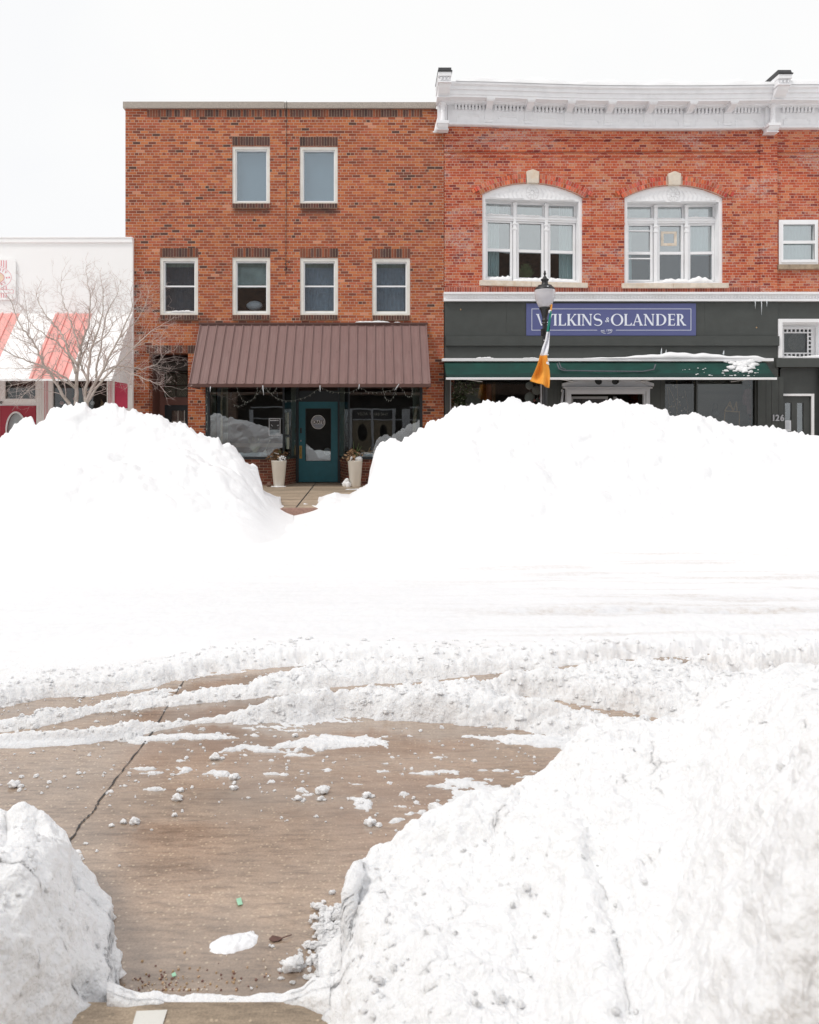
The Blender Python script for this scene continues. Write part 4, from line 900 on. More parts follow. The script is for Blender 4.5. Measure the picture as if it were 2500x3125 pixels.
# ---- right entry with number
b = MB(); b.box(X(2390), X(2390)+.02, YB+.34, YB+.9, 0, Z(1121)); b.box(X(2390), bx1-.4, YB+.14, YB+.2, Z(1200), Z(1121)-.002); b.box(X(2492), X(2510), YB+.14, YB+.9, 0, Z(1200)); b.box(X(2510), bx1, YB-.01, YB+.3, 0, Z(1121)-.003); b.box(X(2390), bx1-.4, YB+.1, YB+.9, Z(1121)-.04, Z(1121)-.002)
b.build('entry_wall', M['darkgrey2'], B)
b = MB(); b.box(X(2390), X(2492), YB+.10, YB+.139, Z(1208), Z(1201)); b.box(X(2484), X(2492), YB+.10, YB+.139, 0, Z(1208)-.001); b.build('door_trim', M['white'], B)
b = MB(); panes = [(2406, 2426), (2443, 2463)]; b.plate(rect(X(2392), X(2484), 0.01, Z(1209)), [rect(X(p), X(q), .6, Z(1229)) for p, q in panes], YB+.16, YB+.22); dr = b.build('door', M['darkgrey2'], B, bevel=.006)
for p, q in panes: b = MB(); b.box(X(p), X(q), YB+.19, YB+.196, .6, Z(1229)); b.build('pane', M['glass_shop'], dr)
b = MB(); b.box(X(2391), bx1-.4, YB+1.5, YB+1.55, 0, 2.9); b.build('entry_hall', M['room'], B)
b = MB(); b.box(X(2407), X(2425.5), YB+.17, YB+.174, Z(1316), Z(1283))
for k in range(6): b.box(X(2410), X(2421), YB+.1685, YB+.1695, Z(1288+4*k), Z(1287+4*k), m=M['shadeblue'])
tag(b.build('door_notice', M['paper'], None), 'white paper notice taped inside the narrow pane of the grey door', 'notice')
b = MB(); gm = paint('number grey', (.45, .46, .49), .4, .03, 5)
for ch, q in (('1', 2358.5), ('2', 2370), ('6', 2384.5)): b.text(ch, X(q), Z(1284), YB-.04, 18/118, m=gm, depth=.02, bold=.03, sx=.95)
b.build('house_number', gm, B)
# ---- display windows of B
for xa, xb, zb_ in ((X(1373), X(1660), .75), (X(2029), X(2312), .75)):
    b = MB(); b.box(xa, xb, YB+.10, YB+.106, zb_, Z(1150)); b.build('shop_window', M['glass_lo'], B)
for qa, qb, mm in ((1651, 1655, 'grey_frame'), (1374, 1377, 'grey_frame'), (2126, 2131, 'darkgrey2'), (2307, 2312, 'darkgrey2')): b = MB(); b.box(X(qa), X(qb), YB+.03, YB+.098, .75, Z(1152)); b.build('window_post', M[mm], B)
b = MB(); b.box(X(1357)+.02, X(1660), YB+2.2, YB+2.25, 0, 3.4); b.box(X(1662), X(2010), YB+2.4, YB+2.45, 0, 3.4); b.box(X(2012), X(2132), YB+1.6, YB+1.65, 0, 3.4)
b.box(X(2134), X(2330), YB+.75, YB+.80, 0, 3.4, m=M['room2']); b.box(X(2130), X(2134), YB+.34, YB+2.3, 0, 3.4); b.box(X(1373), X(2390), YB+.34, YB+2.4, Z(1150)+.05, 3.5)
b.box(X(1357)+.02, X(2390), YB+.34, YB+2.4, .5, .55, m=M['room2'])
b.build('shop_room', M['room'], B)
# goods in the display windows
b = MB(); x = X(2286, 20.4); z = Z(1187, 20.4)
b.prism([(x-.09, z), (x+.10, z+.0), (x+.12, z-.5), (x+.11, z-.66), (x-.02, z-.66), (x-.03, z-.45), (x-.14, z-.4), (x-.15, z-.2)], YB+.38, YB+.46)
for k in range(6): b.tube([(x-.08+.035*k, YB+.375, z-.04), (x-.07+.03*k, YB+.37, z-.3), (x-.06+.032*k, YB+.375, z-.62)], .012, 5)
o = b.build('hanging_dress', M['pinkcloth'], None); tag(o, 'mauve dress hanging at the right end of the dark shop window', 'dress')
b = MB(); b.tube([(x-.06, YB+.42, z+.0), (x-.02, YB+.42, z+.10), (x+.0, YB+.42, z+.14), (x+.03, YB+.42, z+.09), (x+.07, YB+.42, z)], .012, 6, m=M['black']); b.build('hanger', M['black'], o)
b = MB(); q = 20.45
def PP(px, py, d): return (X(px, d), d, Z(py, d))
for a_, c_ in (((2212, 1254), (2258, 1257)), ((2212, 1254), (2228, 1225)), ((2228, 1225), (2236, 1254)), ((2238, 1254), (2248, 1226)), ((2248, 1226), (2250, 1254)), ((2212, 1257), (2210, 1330)), ((2256, 1258), (2258, 1330)), ((2222, 1234), (2240, 1250))): b.tube([PP(*a_, q), PP(*c_, q+.02)], .016, 5)
tag(b.build('wooden_rack', M['wood'], None), 'small pale wooden rack standing in the dark shop window', 'rack')
b = MB(); b.blob(PP(2182, 1262, 20.5), .13, 5, n=12, rough=.08, sq=(1, .5, .9)); b.tube([PP(2174, 1254, 20.5), PP(2178, 1232, 20.5), PP(2188, 1231, 20.5), PP(2191, 1254, 20.5)], .012, 5)
tag(b.build('handbag', M['black'], None, smooth=True), 'black handbag beside the pale wooden rack in the window', 'bag')
b = MB()
for k in range(26):
    rs = random.Random(k); p_ = rs.uniform(2034, 2122); q_ = rs.uniform(1165, 1275)
    b.blob(PP(p_, q_, 20.5), rs.uniform(.012, .028), k, n=6, m=M['stone' if k % 3 else 'wood'])
for p0, p1 in (((2063, 1290), (2066, 1160)), ((2040, 1290), (2036, 1180)), ((2100, 1290), (2090, 1190)), ((2118, 1290), (2124, 1170)), ((2066, 1250), (2040, 1180))): b.tube([PP(*p0, 20.52), PP((p0[0]+p1[0])/2+4, (p0[1]+p1[1])/2, 20.54), PP(*p1, 20.52)], .007, 4, m=M['tanleaf'])
tag(b.build('flower_branches', M['stone'], None), 'dark branches with small cream blossoms in the shop window', 'branches')
for k, (p_, q_, r_) in enumerate(((1616, 1177, 12), (1638, 1191, 14.5), (1617, 1213, 16), (1641, 1220, 6.5))):
    b = MB(); b.blob(PP(p_, q_, 20.4), r_*20.4/F, k, n=24, rough=.0, sq=(1, .35, 1)); b.tube([PP(p_, q_-r_, 20.4), (X(p_, 20.4), 20.4, 3.2)], .003, 4)
    o = b.build('paper_lantern', M['blob'], None, smooth=True); tag(o, ['uppermost round white paper lantern in the left shop window', 'white paper lantern touching the right frame of the left shop window', 'largest white paper lantern in the left shop window', 'tiny white paper lantern just above the snow in the left shop window'][k], 'lantern', 'paper lanterns hanging in the shop window')
b = MB()
for k, (p_, q_) in enumerate(((1631, 1222), (1650, 1215))): b.blob(PP(p_, q_, 20.3), .035, k, n=8, rough=.3, m=M['pink']); b.tube([PP(p_, q_+4, 20.3), PP(p_-3, q_+40, 20.3)], .008, 4, m=M['greenleaf'])
tag(b.build('tulips', M['pink'], None), 'pink tulips in the window beside the paper lanterns', 'flowers')
rs = random.Random(77); b = MB()
for k in range(420):
    u_ = rs.random(); px_ = 1379+rs.betavariate(1.1, 2.4)*92; py_ = rs.uniform(1165, 1240)-max(0, (1420-px_))*0+rs.gauss(0, 6)
    if px_ > 1425 and py_ > 1205: continue
    c_ = Vector(PP(px_, py_, 20.35+rs.uniform(-.1, .1))); a_ = Vector((rs.uniform(-1, 1), rs.uniform(-.5, .2), rs.uniform(-1, 1))).normalized()*rs.uniform(.025, .05); s_ = Vector((a_.z, .3*a_.x, -a_.x))*.45
    b.slab(c_-a_, c_+s_, c_+a_, c_-s_, .002, m=M['greenleaf' if rs.random() < .8 else 'stone'])
b.tube([PP(1392, 1290, 20.35), PP(1398, 1220, 20.35), PP(1410, 1170, 20.35)], .015, 5, m=M['bark'])
tag(b.build('window_plant', M['greenleaf'], None), 'leafy green and white plant behind the left end of the shop window', 'plant')
b = MB(); b.box(X(1421, 20.6), X(1467, 20.6), 20.6, 20.63, .8, Z(1184, 20.6)); tag(b.build('display_board', paint('grey board', (.22, .24, .22), .8, .1, 5), None), 'grey rectangular board standing behind the window plant', 'board')
b = MB(); b.prism([(X(1476, 20.7), 1.0), (X(1502, 20.7), 1.0), (X(1500, 20.7), Z(1172, 20.7)), (X(1486, 20.7), Z(1172, 20.7))], 20.7, 20.8); b.box(X(1503, 20.7), X(1512, 20.7), 20.7, 20.8, .8, Z(1168, 20.7), m=M['dryleaf'])
tag(b.build('orange_drape', M['orangewood'], None), 'dark orange draped cloth hanging in the left shop window', 'cloth')
# ---- grey pediment doorway
b = MB(); pz = Z(1184); x0, x1 = X(1712), X(1989); xm = X(1851)
def ellipse(cx, cz, rx, rz, rot=0, n=20): return [(cx+rx*math.cos(2*math.pi*i/n)*math.cos(rot)-rz*math.sin(2*math.pi*i/n)*math.sin(rot), cz+rx*math.cos(2*math.pi*i/n)*math.sin(rot)+rz*math.sin(2*math.pi*i/n)*math.cos(rot)) for i in range(n)]
b.plate([(x0+.04, pz+.02), (x1-.04, pz+.02), (x1-.04, pz+.06), (xm, pz+.42), (x0+.04, pz+.06)], [ellipse(X(1824), Z(1164), .10, .085, -.5), ellipse(X(1876), Z(1164), .10, .085, .5)], YB-.08, YB-.022)
for s_, xa in ((1, x0), (-1, x1)): b.prism([(xa, pz+.03), (xm, pz+.40), (xm, pz+.48), (xa, pz+.11)][::s_], YB-.17, YB-.079)
b.box(x0+.03, x1-.03, YB-.16, YB-.021, pz-.02, pz+.02)
b.plate([(X(1723), 0), (X(1740), 0), (X(1740), Z(1203)), (X(1960), Z(1203)), (X(1960), 0), (X(1979), 0), (X(1979), pz-.02), (X(1723), pz-.02)], [], YB-.12, YB-.021)
b.plate([(X(1727), 0), (X(1733), 0), (X(1733), Z(1195)), (X(1967), Z(1195)), (X(1967), 0), (X(1973), 0), (X(1973), Z(1189)), (X(1727), Z(1189))], [], YB-.15, YB-.119)
ped = b.build('doorway_surround', M['grey_frame'], B, bevel=.004)
b = MB(); b.box(X(1816), X(1884), YB-.04, YB-.021, Z(1176), Z(1152)); b.build('pediment_opening', M['ink'], ped)
b = MB(); b.tube([(X(1712), YB-.10, Z(1189)), (X(1713), YB-.05, Z(1196))], .02, 6); b.tube([(X(1717), YB-.05, Z(1190)), (X(1710), YB-.05, Z(1260))], .03, 8); b.build('downpipe', M['grey_frame'], B, smooth=True)
b = MB(); d3 = 20.8; xx0, xx1 = X(1742, d3), X(1855, d3); b.plate(rect(xx0, xx1, 0.1, Z(1210, d3)), [rect(xx0+.06, xx1-.06, .2, Z(1217, d3))], 20.78, 20.84); b.box(X(1872, d3), X(1882, d3), 20.78, 20.84, .1, Z(1211, d3)); sd_ = b.build('shop_door', M['grey_frame'], B)
b = MB(); b.text('AV', X(1762, d3), Z(1232, d3), 20.76, .13, m=M['ink'], sx=1.1); b.box(X(1746, d3), X(1851, d3), 20.81, 20.815, .2, Z(1217, d3), m=paint('grey backing', (.11, .11, .12), .8, .1, 3)); b.build('door_glass', M['ink'], sd_)
# ---- green retractable awning
d0, d1 = 19.78, 19.2
b = MB(); b.box(X(1349, 19.8), X(2357, 19.8), 19.72, YB-.02, Z(1103, 19.8), Z(1094, 19.8)); hb = b.build('green_awning', M['white'], B, bevel=.006); tag(hb, 'dark green fabric awning with white bars')
b = MB(); n = 80; rs = random.Random(4); zt_, zb_ = Z(1104, d0), Z(1151, d1)
n0 = len(b.v)
for i in range(n+1):
    t = i/n; xt = X(1356, d0)+(X(2337, d0)-X(1356, d0))*t; xb = X(1363, d1)+(X(2368, d1)-X(1363, d1))*t
    for k in range(7):
        s = k/6; sag = .05*math.sin(math.pi*s)*(1+.3*math.sin(t*17)+.25*math.sin(t*41))
        b.v.append((xt+(xb-xt)*s, d0+(d1-d0)*s, zt_+(zb_-zt_)*s-sag))
for i in range(n):
    for k in range(6): b.face([n0+i*7+k, n0+i*7+k+1, n0+(i+1)*7+k+1, n0+(i+1)*7+k], m=None if k < 4 else M['green_dk'])  # lower rows of the fabric use a darker green
fb = b.build('fabric', M['green_fab'], hb, smooth=True); sm = fb.modifiers.new('s', 'SOLIDIFY'); sm.thickness = .006
b = MB(); b.box(X(1361, d1), X(2370, d1), d1-.03, d1+.02, Z(1159, d1), Z(1152, d1))
for p in (1414, 2296, 1700, 2012): b.slab((X(p, d1), d1, Z(1157, d1)), (X(p+(60 if p < 1800 else -60), 19.9), 19.95, Z(1166, 19.9)), (X(p+(60 if p < 1800 else -60), 19.9), 19.95, Z(1163, 19.9)), (X(p, d1), d1, Z(1155, d1)), .03)
b.build('front_bar', M['white'], hb, bevel=.004)
b = MB(); pts = [PP(1700, 1110, 19.55), PP(1706, 1126, 19.45), PP(1720, 1131, 19.42), PP(1830, 1133, 19.40), PP(1960, 1134, 19.40), PP(1995, 1128, 19.42), PP(2000, 1112, 19.5)]; b.tube([(p[0], p[1]-.02, p[2]) for p in pts], .018, 6); b.tube([(p[0]+.05, p[1]-.02, p[2]+.03) for p in pts[:3]], .014, 6)
b.build('cord', M['shade'], hb, smooth=True)
b = MB()
snowstrip(b, X(1452, 19.8), X(1507, 19.8), 19.72, 19.9, Z(1094, 19.8), .045, 3, n=20); snowstrip(b, X(1595, 19.8), X(1640, 19.8), 19.72, 19.9, Z(1094, 19.8), .03, 4, n=20)
snowstrip(b, X(1780, 19.8), X(2337, 19.8), 19.70, 19.95, Z(1095, 19.8), .16, 6, n=110, ragged=.55, prof=lambda t: (.15+.85*min(1, 3*t))*(.72+.28*math.sin(3+9*t))*(1 if t < .95 else (1-t)/.05+.1))
rs = random.Random(9)
def onf(px_, s): xt = X(px_, d0+(d1-d0)*s); return (xt, d0+(d1-d0)*s-.02, zt_+(zb_-zt_)*s+.02-.05*math.sin(math.pi*s))
for k in range(46):
    px_ = rs.gauss(2262, 32); s = rs.betavariate(1.2, 3)*.8
    if px_ > 2325 or px_ < 2060: continue
    b.blob(onf(px_, s), rs.uniform(.03, .085)*(1-s*.6), k, n=10, rough=.35, sq=(1.7, .7, .75))
for k in range(34):
    px_ = rs.uniform(2080, 2320); s = rs.uniform(.35, .95); b.blob(onf(px_, s), rs.uniform(.008, .028), k+99, n=7, rough=.35, sq=(1.4, .6, .6))
tag(b.build('awning_snow', M['snow'], None, smooth=True), 'clumpy snow along the top of the green awning', 'snow', None, 'stuff')
for i, (p_, h_) in enumerate(((2018, 22), (2032, 16), (2208, 14))):
    b = MB(); b.tube([PP(p_, 1082, 19.85), PP(p_+1, 1082-h_*.6, 19.9), PP(p_+2, 1082-h_, 19.93)], [.02, .014, .004], 6)
    tag(b.build('ice_spike', M['ice'], None, smooth=True), ['tallest ice spike standing in the snow on the green awning', 'middle ice spike standing in the snow on the green awning', 'small ice spike in the thick snow at the right of the green awning'][i], 'ice', 'ice spikes on the green awning')
# ---- shop sign, lettering cut as shapes
SG = thing('shop_sign', 'periwinkle blue sign board with white serif lettering over the green awning', 'sign', (X(1863), YB-.06, Z(1025)))
b = MB(); b.box(X(1605.5), X(2122), YB-.05, YB-.022, Z(1025), Z(927)); b.build('board', M['blue_sign'], SG, bevel=.002)
b = MB(); lw_ = .011; yy0, yy1 = YB-.056, YB-.0495
xa, xb, za, zb_ = X(1621.5), X(2107), Z(1009), Z(943)
b.box(xa, xb, yy0, yy1, zb_-lw_, zb_); b.box(xa, xa+lw_, yy0, yy1, za+lw_, zb_-lw_); b.box(xb-lw_, xb, yy0, yy1, za+lw_, zb_-lw_); b.box(xa, X(1821), yy0, yy1, za, za+lw_); b.box(X(1878), xb, yy0, yy1, za, za+lw_)
b.build('border_line', M['sign_white'], SG)
b = MB(); ZB_, H_ = Z(994.4), 35.3/118
def LX(c): return X(1600+c/3.255)
def poly(pts, x, w): b.prism([(x+p[0]*w, ZB_+p[1]*H_) for p in pts], yy0, yy1)
def bar(x0, z0, x1, z1, w0, w1, x, w):       # slanted stroke, widths measured horizontally in metres
    a0, a1 = x+x0*w, x+x1*w; q = [(a0-w0/2, ZB_+z0*H_), (a0+w0/2, ZB_+z0*H_), (a1+w1/2, ZB_+z1*H_), (a1-w1/2, ZB_+z1*H_)]
    b.prism(q, yy0-.0005*random.random(), yy1)
TK, TN, SF = .052, .020, .022
def serif(xc, z, wd, up, x, w):              # flared foot or head
    xc = x+xc*w; z0_ = ZB_+z*H_; s_ = 1 if up else -1
    q = [(xc-wd/2, z0_), (xc+wd/2, z0_), (xc+wd/2, z0_+s_*.009), (xc+TK*.42, z0_+s_*.028), (xc-TK*.42, z0_+s_*.028), (xc-wd/2, z0_+s_*.009)]
    b.prism(q if up else q[::-1], yy0-.001, yy1)
def stem(xc, x, w, th=TK): bar(xc, 0, xc, 1, th, th, x, w); serif(xc, 0, th+.036, True, x, w); serif(xc, 1, th+.036, False, x, w)
def ring(cx_, cz_, rx, rz, tx, tz, a0=0, a1=2*math.pi, n=36):   # stressed curve: thick at the sides
    for i in range(n):
        p = []
        for t in (a0+(a1-a0)*i/n, a0+(a1-a0)*(i+1)/n): p += [(cx_+rx*math.cos(t), cz_+rz*math.sin(t)), (cx_+(rx-tx)*math.cos(t), cz_+(rz-tz)*math.sin(t))]
        b.prism([p[0], p[1], p[3], p[2]][::-1], yy0-.0015, yy1)
def letter(ch, c0, c1):
    x = LX(c0); w = LX(c1)-x
    if ch == 'I': stem(.5, x, w)
    if ch == 'L': stem(.22, x, w); poly([(.2, 0), (.98, 0), (1.0, .24), (.93, .24), (.80, .07), (.2, .07)], x, w)
    if ch == 'W':
        bar(.30, 0, .07, 1, .03, TK, x, w); bar(.31, 0, .50, .92, .02, TN, x, w); bar(.69, 0, .47, 1, .03, TK, x, w); bar(.70, 0, .93, 1, .02, TN, x, w)
        for q in (.07, .47, .93): serif(q, 1, .085, False, x, w)
    if ch == 'K': stem(.18, x, w); bar(.32, .42, .88, 1, TN*1.2, TN*1.2, x, w); serif(.87, 1, .07, False, x, w); bar(.86, 0, .42, .54, TK*1.1, TK*1.1, x, w); serif(.88, 0, .09, True, x, w)
    if ch == 'N': bar(.13, 0, .13, 1, TN, TN, x, w); serif(.13, 0, .07, True, x, w); bar(.85, 0, .12, 1, TK, TK*1.1, x, w); serif(.08, 1, .06, False, x, w); bar(.88, 0, .88, 1, TN, TN, x, w); serif(.88, 1, .07, False, x, w)
    if ch == 'A': bar(.08, 0, .47, 1, TN, TN, x, w); bar(.86, 0, .46, 1, TK*1.05, TK*.9, x, w); bar(.5, .30, .5, .36, w*.5, w*.44, x, w); serif(.09, 0, .07, True, x, w); serif(.86, 0, .09, True, x, w)
    if ch == 'O': ring(x+w*.5, ZB_+H_*.5, w*.5, H_*.52, TK*1.05, TN*.9)
    if ch == 'D': stem(.2, x, w); ring(x+w*.38, ZB_+H_*.5, w*.60, H_*.5, TK*1.05, TN*.9, -math.pi/2, math.pi/2, 20)
    if ch == 'E':
        stem(.26, x, w); poly([(.26, .94), (.93, .94), (.95, .80), (.99, .80), (.99, 1), (.26, 1)], x, w); poly([(.26, 0), (.97, 0), (1.02, .22), (.96, .22), (.86, .065), (.26, .065)], x, w); poly([(.26, .49), (.82, .49), (.86, .41), (.89, .41), (.89, .63), (.86, .63), (.82, .55), (.26, .55)], x, w)
    if ch == 'R': stem(.2, x, w); ring(x+w*.38, ZB_+H_*.74, w*.36, H_*.26, TK, TN*.9, -math.pi/2, math.pi/2, 16); bar(.85, 0, .45, .5, TK*1.1, TK, x, w); serif(.87, 0, .09, True, x, w)
    if ch == 'S':
        cx_ = x+w*.5; n = 30; pts = []
        for i in range(n+1):
            t = i/n
            if t < .5: a_ = R(35)+(R(270)-R(35))*t*2; p = (cx_+w*.40*math.cos(a_), ZB_+H_*(.75+.25*math.sin(a_)))
            else: a_ = R(90)-(R(90)+R(145))*(t-.5)*2; p = (cx_+w*.44*math.cos(a_), ZB_+H_*(.25+.25*math.sin(a_)))
            pts.append(p)
        for i in range(n):
            (xa_, za_), (xb_, zb2) = pts[i], pts[i+1]; t = (i+.5)/n; wd = TN*.9+(TK-TN*.8)*math.exp(-((t-.5)/.2)**2)+.012*math.exp(-((t-.12)/.1)**2)*0
            dx, dz = xb_-xa_, zb2-za_; l = math.hypot(dx, dz)+1e-9; nx, nz = -dz/l*wd/2, dx/l*wd/2; ex, ez = dx/l*.004, dz/l*.004
            b.prism([(xa_-nx-ex, za_-nz-ez), (xb_-nx+ex, zb2-nz+ez), (xb_+nx+ex, zb2+nz+ez), (xa_+nx-ex, za_+nz-ez)], yy0-.0001*i, yy1)
for ch, c0, c1 in (('W', 118, 284), ('I', 288, 320), ('L', 335, 410), ('K', 421, 512), ('I', 524, 555), ('N', 566, 668), ('S', 682, 768), ('O', 855, 978), ('L', 986, 1062), ('A', 1072, 1170), ('N', 1183, 1284), ('D', 1297, 1406), ('E', 1418, 1490), ('R', 1503, 1597)): letter(ch, c0, c1)
b.text('&', LX(817), Z(984), yy0, 15/118, sx=.95, depth=.008, shear=.2)
b.text('est. 1990', X(1849.5), Z(1012.5), yy0, 6.8/118, depth=.008, sx=.98)
for s_ in (-1, 1):
    b.tube([(X(1849.5+s_*2), yy0, Z(1019)), (X(1849.5+s_*9), yy0, Z(1018)), (X(1849.5+s_*15), yy0, Z(1014.5))], .0035, 4)
    for k in range(5): q = 1849.5+s_*(4+k*2.4); b.slab((X(q), yy0, Z(1018.5-k*.6)), (X(q+s_*1.6), yy0, Z(1016.5-k*.7)), (X(q+s_*2.6), yy0, Z(1016-k*.7)), (X(q+s_*1.2), yy0, Z(1018-k*.6)), .003)
b.build('lettering', M['sign_white'], SG)
# ================================================================== white bakery building (C)
YC = 19.9
def XC(p): return X(p, YC)
def ZC(p): return Z(p, YC)
Cb = thing('white_shop_building', 'low white painted shop building with red and white striped metal awning', 'building', (XC(100), YC+4, 0))
c0, c1 = XC(-420), XC(405.5)
b = MB(); b.box(c0, c1, YC, YC+.098, ZC(1158), ZC(741)); b.box(c0, XC(383)-.01, YC+.10, YC+8, ZC(741)-.3, ZC(741)-.01); b.box(c0, c0+.2, YC+.1, YC+8, 0, 4.5); b.box(c0, XC(383)-.01, YC+8, YC+8.2, 0, ZC(741)-.01)
for i in range(13):
    z = ZC(741)-.28*i; b.box(c0, c1-.003, YC-.004, YC+.0, z-.006, z) if False else None
b.build('wall', M['whitewall'], Cb)
b = MB(); b.box(c0, c1+.005, YC-.05, YC+.098, ZC(741), ZC(728)); b.box(c0, c1+.01, YC-.07, YC+.098, ZC(728), ZC(726)+.01); b.build('coping', M['whitewall'], Cb, bevel=.006)
# striped standing seam awning
dC_ = YC-1.55; za0, za1 = ZC(957), Z(1156, dC_)
xe_t, xe_b = XC(405), X(345, dC_)
b = MB()
st = [(-420, -235, 'w')]
xs = [(405, 'w'), (283.5, 'p'), (170, 'w'), (62, 'p'), (-52, 'w'), (-165, 'p'), (-280, 'w'), (-400, None)]
def bot(p): return X(1150+(p-1150)*YC/dC_*1.0, dC_)      # same world X at the lower edge
for i in range(len(xs)-1):
    pa, col = xs[i+1][0], xs[i][1]; pb = xs[i][0]
    xa, xb = XC(pa), XC(pb)
    xa2 = xa+.0; xb2 = xb
    b.slab((xa2, dC_, za1), (xb2, dC_, za1), (xb, YC-.01, za0), (xa, YC-.01, za0), .02, m=M['pink'] if col == 'p' else M['whitewall'])
aw = b.build('awning', M['whitewall'], Cb); tag(aw, 'red and white striped metal awning')
for i in range(33):
    b = MB(); p_ = 405-i*28.2; x = XC(p_)-.012; k = 0
    if i == 0: continue
    for q in range(len(xs)-1):
        if xs[q+1][0] <= p_-2 <= xs[q][0]: k = xs[q][1]
    if k != 'p': continue
    n = len(b.v); b.v += [(x-.012, dC_, za1), (x+.012, dC_, za1), (x+.012, dC_-.015, za1+.03), (x-.012, dC_-.015, za1+.03), (x-.012, YC, za0), (x+.012, YC, za0), (x+.012, YC-.02, za0+.03), (x-.012, YC-.02, za0+.03)]
    for q in ((3,2,1,0),(4,5,6,7),(0,1,5,4),(1,2,6,5),(2,3,7,6),(3,0,4,7)): b.face([n+kk for kk in q], M['pink'])
    b.build('standing_seam', M['pink'], aw)
b = MB(); xr_ = XC(405)-.01; b.prismx([(dC_+.01, za1), (YC-.001, za0-.02), (YC-.001, za1-.05), (dC_+.01, za1-.05)], xr_-.012, xr_+.0); b.box(c0, xr_, dC_-.01, dC_+.03, za1-.05, za1+.0)
b.build('awning_side', M['whitewall'], aw)
# shopfront of C
b = MB(); zt = ZC(1150)
red = M['red']
b.box(XC(405)-.36+.0, c1, YC, YC+.098, 0, ZC(1158)-.001) if False else None
def wb(p0, p1, q0, q1, m=None, y=0.0, t=.09): b.box(XC(p0), XC(p1), YC-y, YC-y+t, ZC(q1), ZC(q0), m=m)
LOW = 1470
wb(390, 405, 1158, LOW); wb(350, 390, 1158, 1246, M['redpanel'], -.02); wb(350, 390, 1246, LOW, None, -.01)
wb(327, 350, 1158, LOW, None, .02); wb(112, 162, 1158, LOW, None, .02); wb(-40, 12, 1158, LOW, None, .0)
wb(12, 112, 1218, 1238, None, .0); wb(12, 112, 1152, 1158.5, None, .0)
wb(0, 112, 1238.5, LOW, None, -.06)
for p_ in (138, 142.5, 147, 333.5, 338, 342.5): b.box(XC(p_)-.006, XC(p_)+.006, YC-.024, YC-.018, 0, ZC(1150), m=M['redline'])
for p_ in (120, 128): b.box(XC(p_)-.005, XC(p_)+.005, YC-.035, YC-.018, 0, ZC(1152))
b.plate(rect(XC(12), XC(112), ZC(1222), ZC(1153)), [rect(XC(17), XC(110), ZC(1217), ZC(1158))], YC-.03, YC+.03)
b.build('shopfront', M['whitewall'], Cb)
b = MB(); b.box(XC(12), XC(112), YC+.05, YC+.056, ZC(1220), ZC(1156)); b.build('transom_pane', M['glass_lo'], Cb)
b = MB(); b.box(XC(162), XC(327), YC+.05, YC+.056, .3, ZC(1150)); b.build('shop_window', M['glass_lo'], Cb)
b = MB(); ov = ellipse(XC(51), ZC(1312), .235, .44, 0, 40)
b.plate(rect(XC(2), XC(112)-.01, .01, ZC(1238.5)), [ov], YC-.03, YC+.03); b.box(XC(-40), XC(0), YC-.03, YC+.03, .01, ZC(1238.5)); dr = b.build('door', M['red'], Cb); tag(dr, 'crimson door with oval window')
b = MB(); b.plate(ellipse(XC(51), ZC(1312), .265, .475, 0, 48), [ellipse(XC(51), ZC(1312), .225, .43, 0, 48)], YC-.05, YC-.031); b.build('oval_frame', M['white'], dr)
b = MB(); b.prism(ellipse(XC(51), ZC(1312), .23, .435, 0, 40), YC-.015, YC-.01); b.build('oval_pane', M['glass_lo'], dr)
b = MB()
for k in range(3): b.box(XC(43+k*3), XC(44.4+k*3), YC-.055, YC-.052, ZC(1310), ZC(1303), m=M['redline'])
b.tube([(XC(36), YC-.05, ZC(1322)), (XC(40), YC-.05, ZC(1314)), (XC(48), YC-.05, ZC(1310)), (XC(58), YC-.05, ZC(1312))], .008, 4, m=M['redline']); b.build('door_emblem', M['redline'], dr)
b = MB(); b.text('40', XC(3.5), ZC(1232), YC-.035, 7.6/118.6, depth=.01, bold=.02); b.build('house_number', M['ink'], Cb)
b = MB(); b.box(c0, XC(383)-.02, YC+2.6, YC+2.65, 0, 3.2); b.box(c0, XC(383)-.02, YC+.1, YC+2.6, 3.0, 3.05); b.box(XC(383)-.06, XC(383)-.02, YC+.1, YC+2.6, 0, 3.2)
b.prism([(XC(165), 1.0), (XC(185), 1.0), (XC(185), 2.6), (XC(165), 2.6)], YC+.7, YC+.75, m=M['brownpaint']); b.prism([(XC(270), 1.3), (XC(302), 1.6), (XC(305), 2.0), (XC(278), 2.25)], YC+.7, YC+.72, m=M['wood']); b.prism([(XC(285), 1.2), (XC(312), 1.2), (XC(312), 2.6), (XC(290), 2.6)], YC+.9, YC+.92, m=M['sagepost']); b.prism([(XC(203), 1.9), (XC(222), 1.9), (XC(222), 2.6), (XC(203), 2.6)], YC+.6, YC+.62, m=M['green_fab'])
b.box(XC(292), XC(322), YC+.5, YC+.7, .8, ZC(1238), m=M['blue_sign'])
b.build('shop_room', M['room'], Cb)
rim = paint('pink dotted ball', (.75, .38, .36), .6, .3, 25)
for k, (p_, q_, r_, mm) in enumerate(((180, 1229, 6.5, rim), (220, 1216, 6, rim), (275, 1229.5, 6.5, M['paper']))):
    b = MB(); b.blob((XC(p_), YC+.18, ZC(q_)), r_/118, k, n=16, rough=0, sq=(1, .6, 1)); b.tube([(XC(p_), YC+.18, ZC(q_-r_)), (XC(p_), YC+.18, 3.0)], .002, 4)
    o = b.build('hanging_ornament', mm, None, smooth=True); tag(o, ['pink round ornament hanging at the left of the white shop window', 'pink round ornament hanging just left of the tree trunk', 'pale round ornament hanging just right of the tree trunk'][k], 'ornament', 'round ornaments in the bakery window')
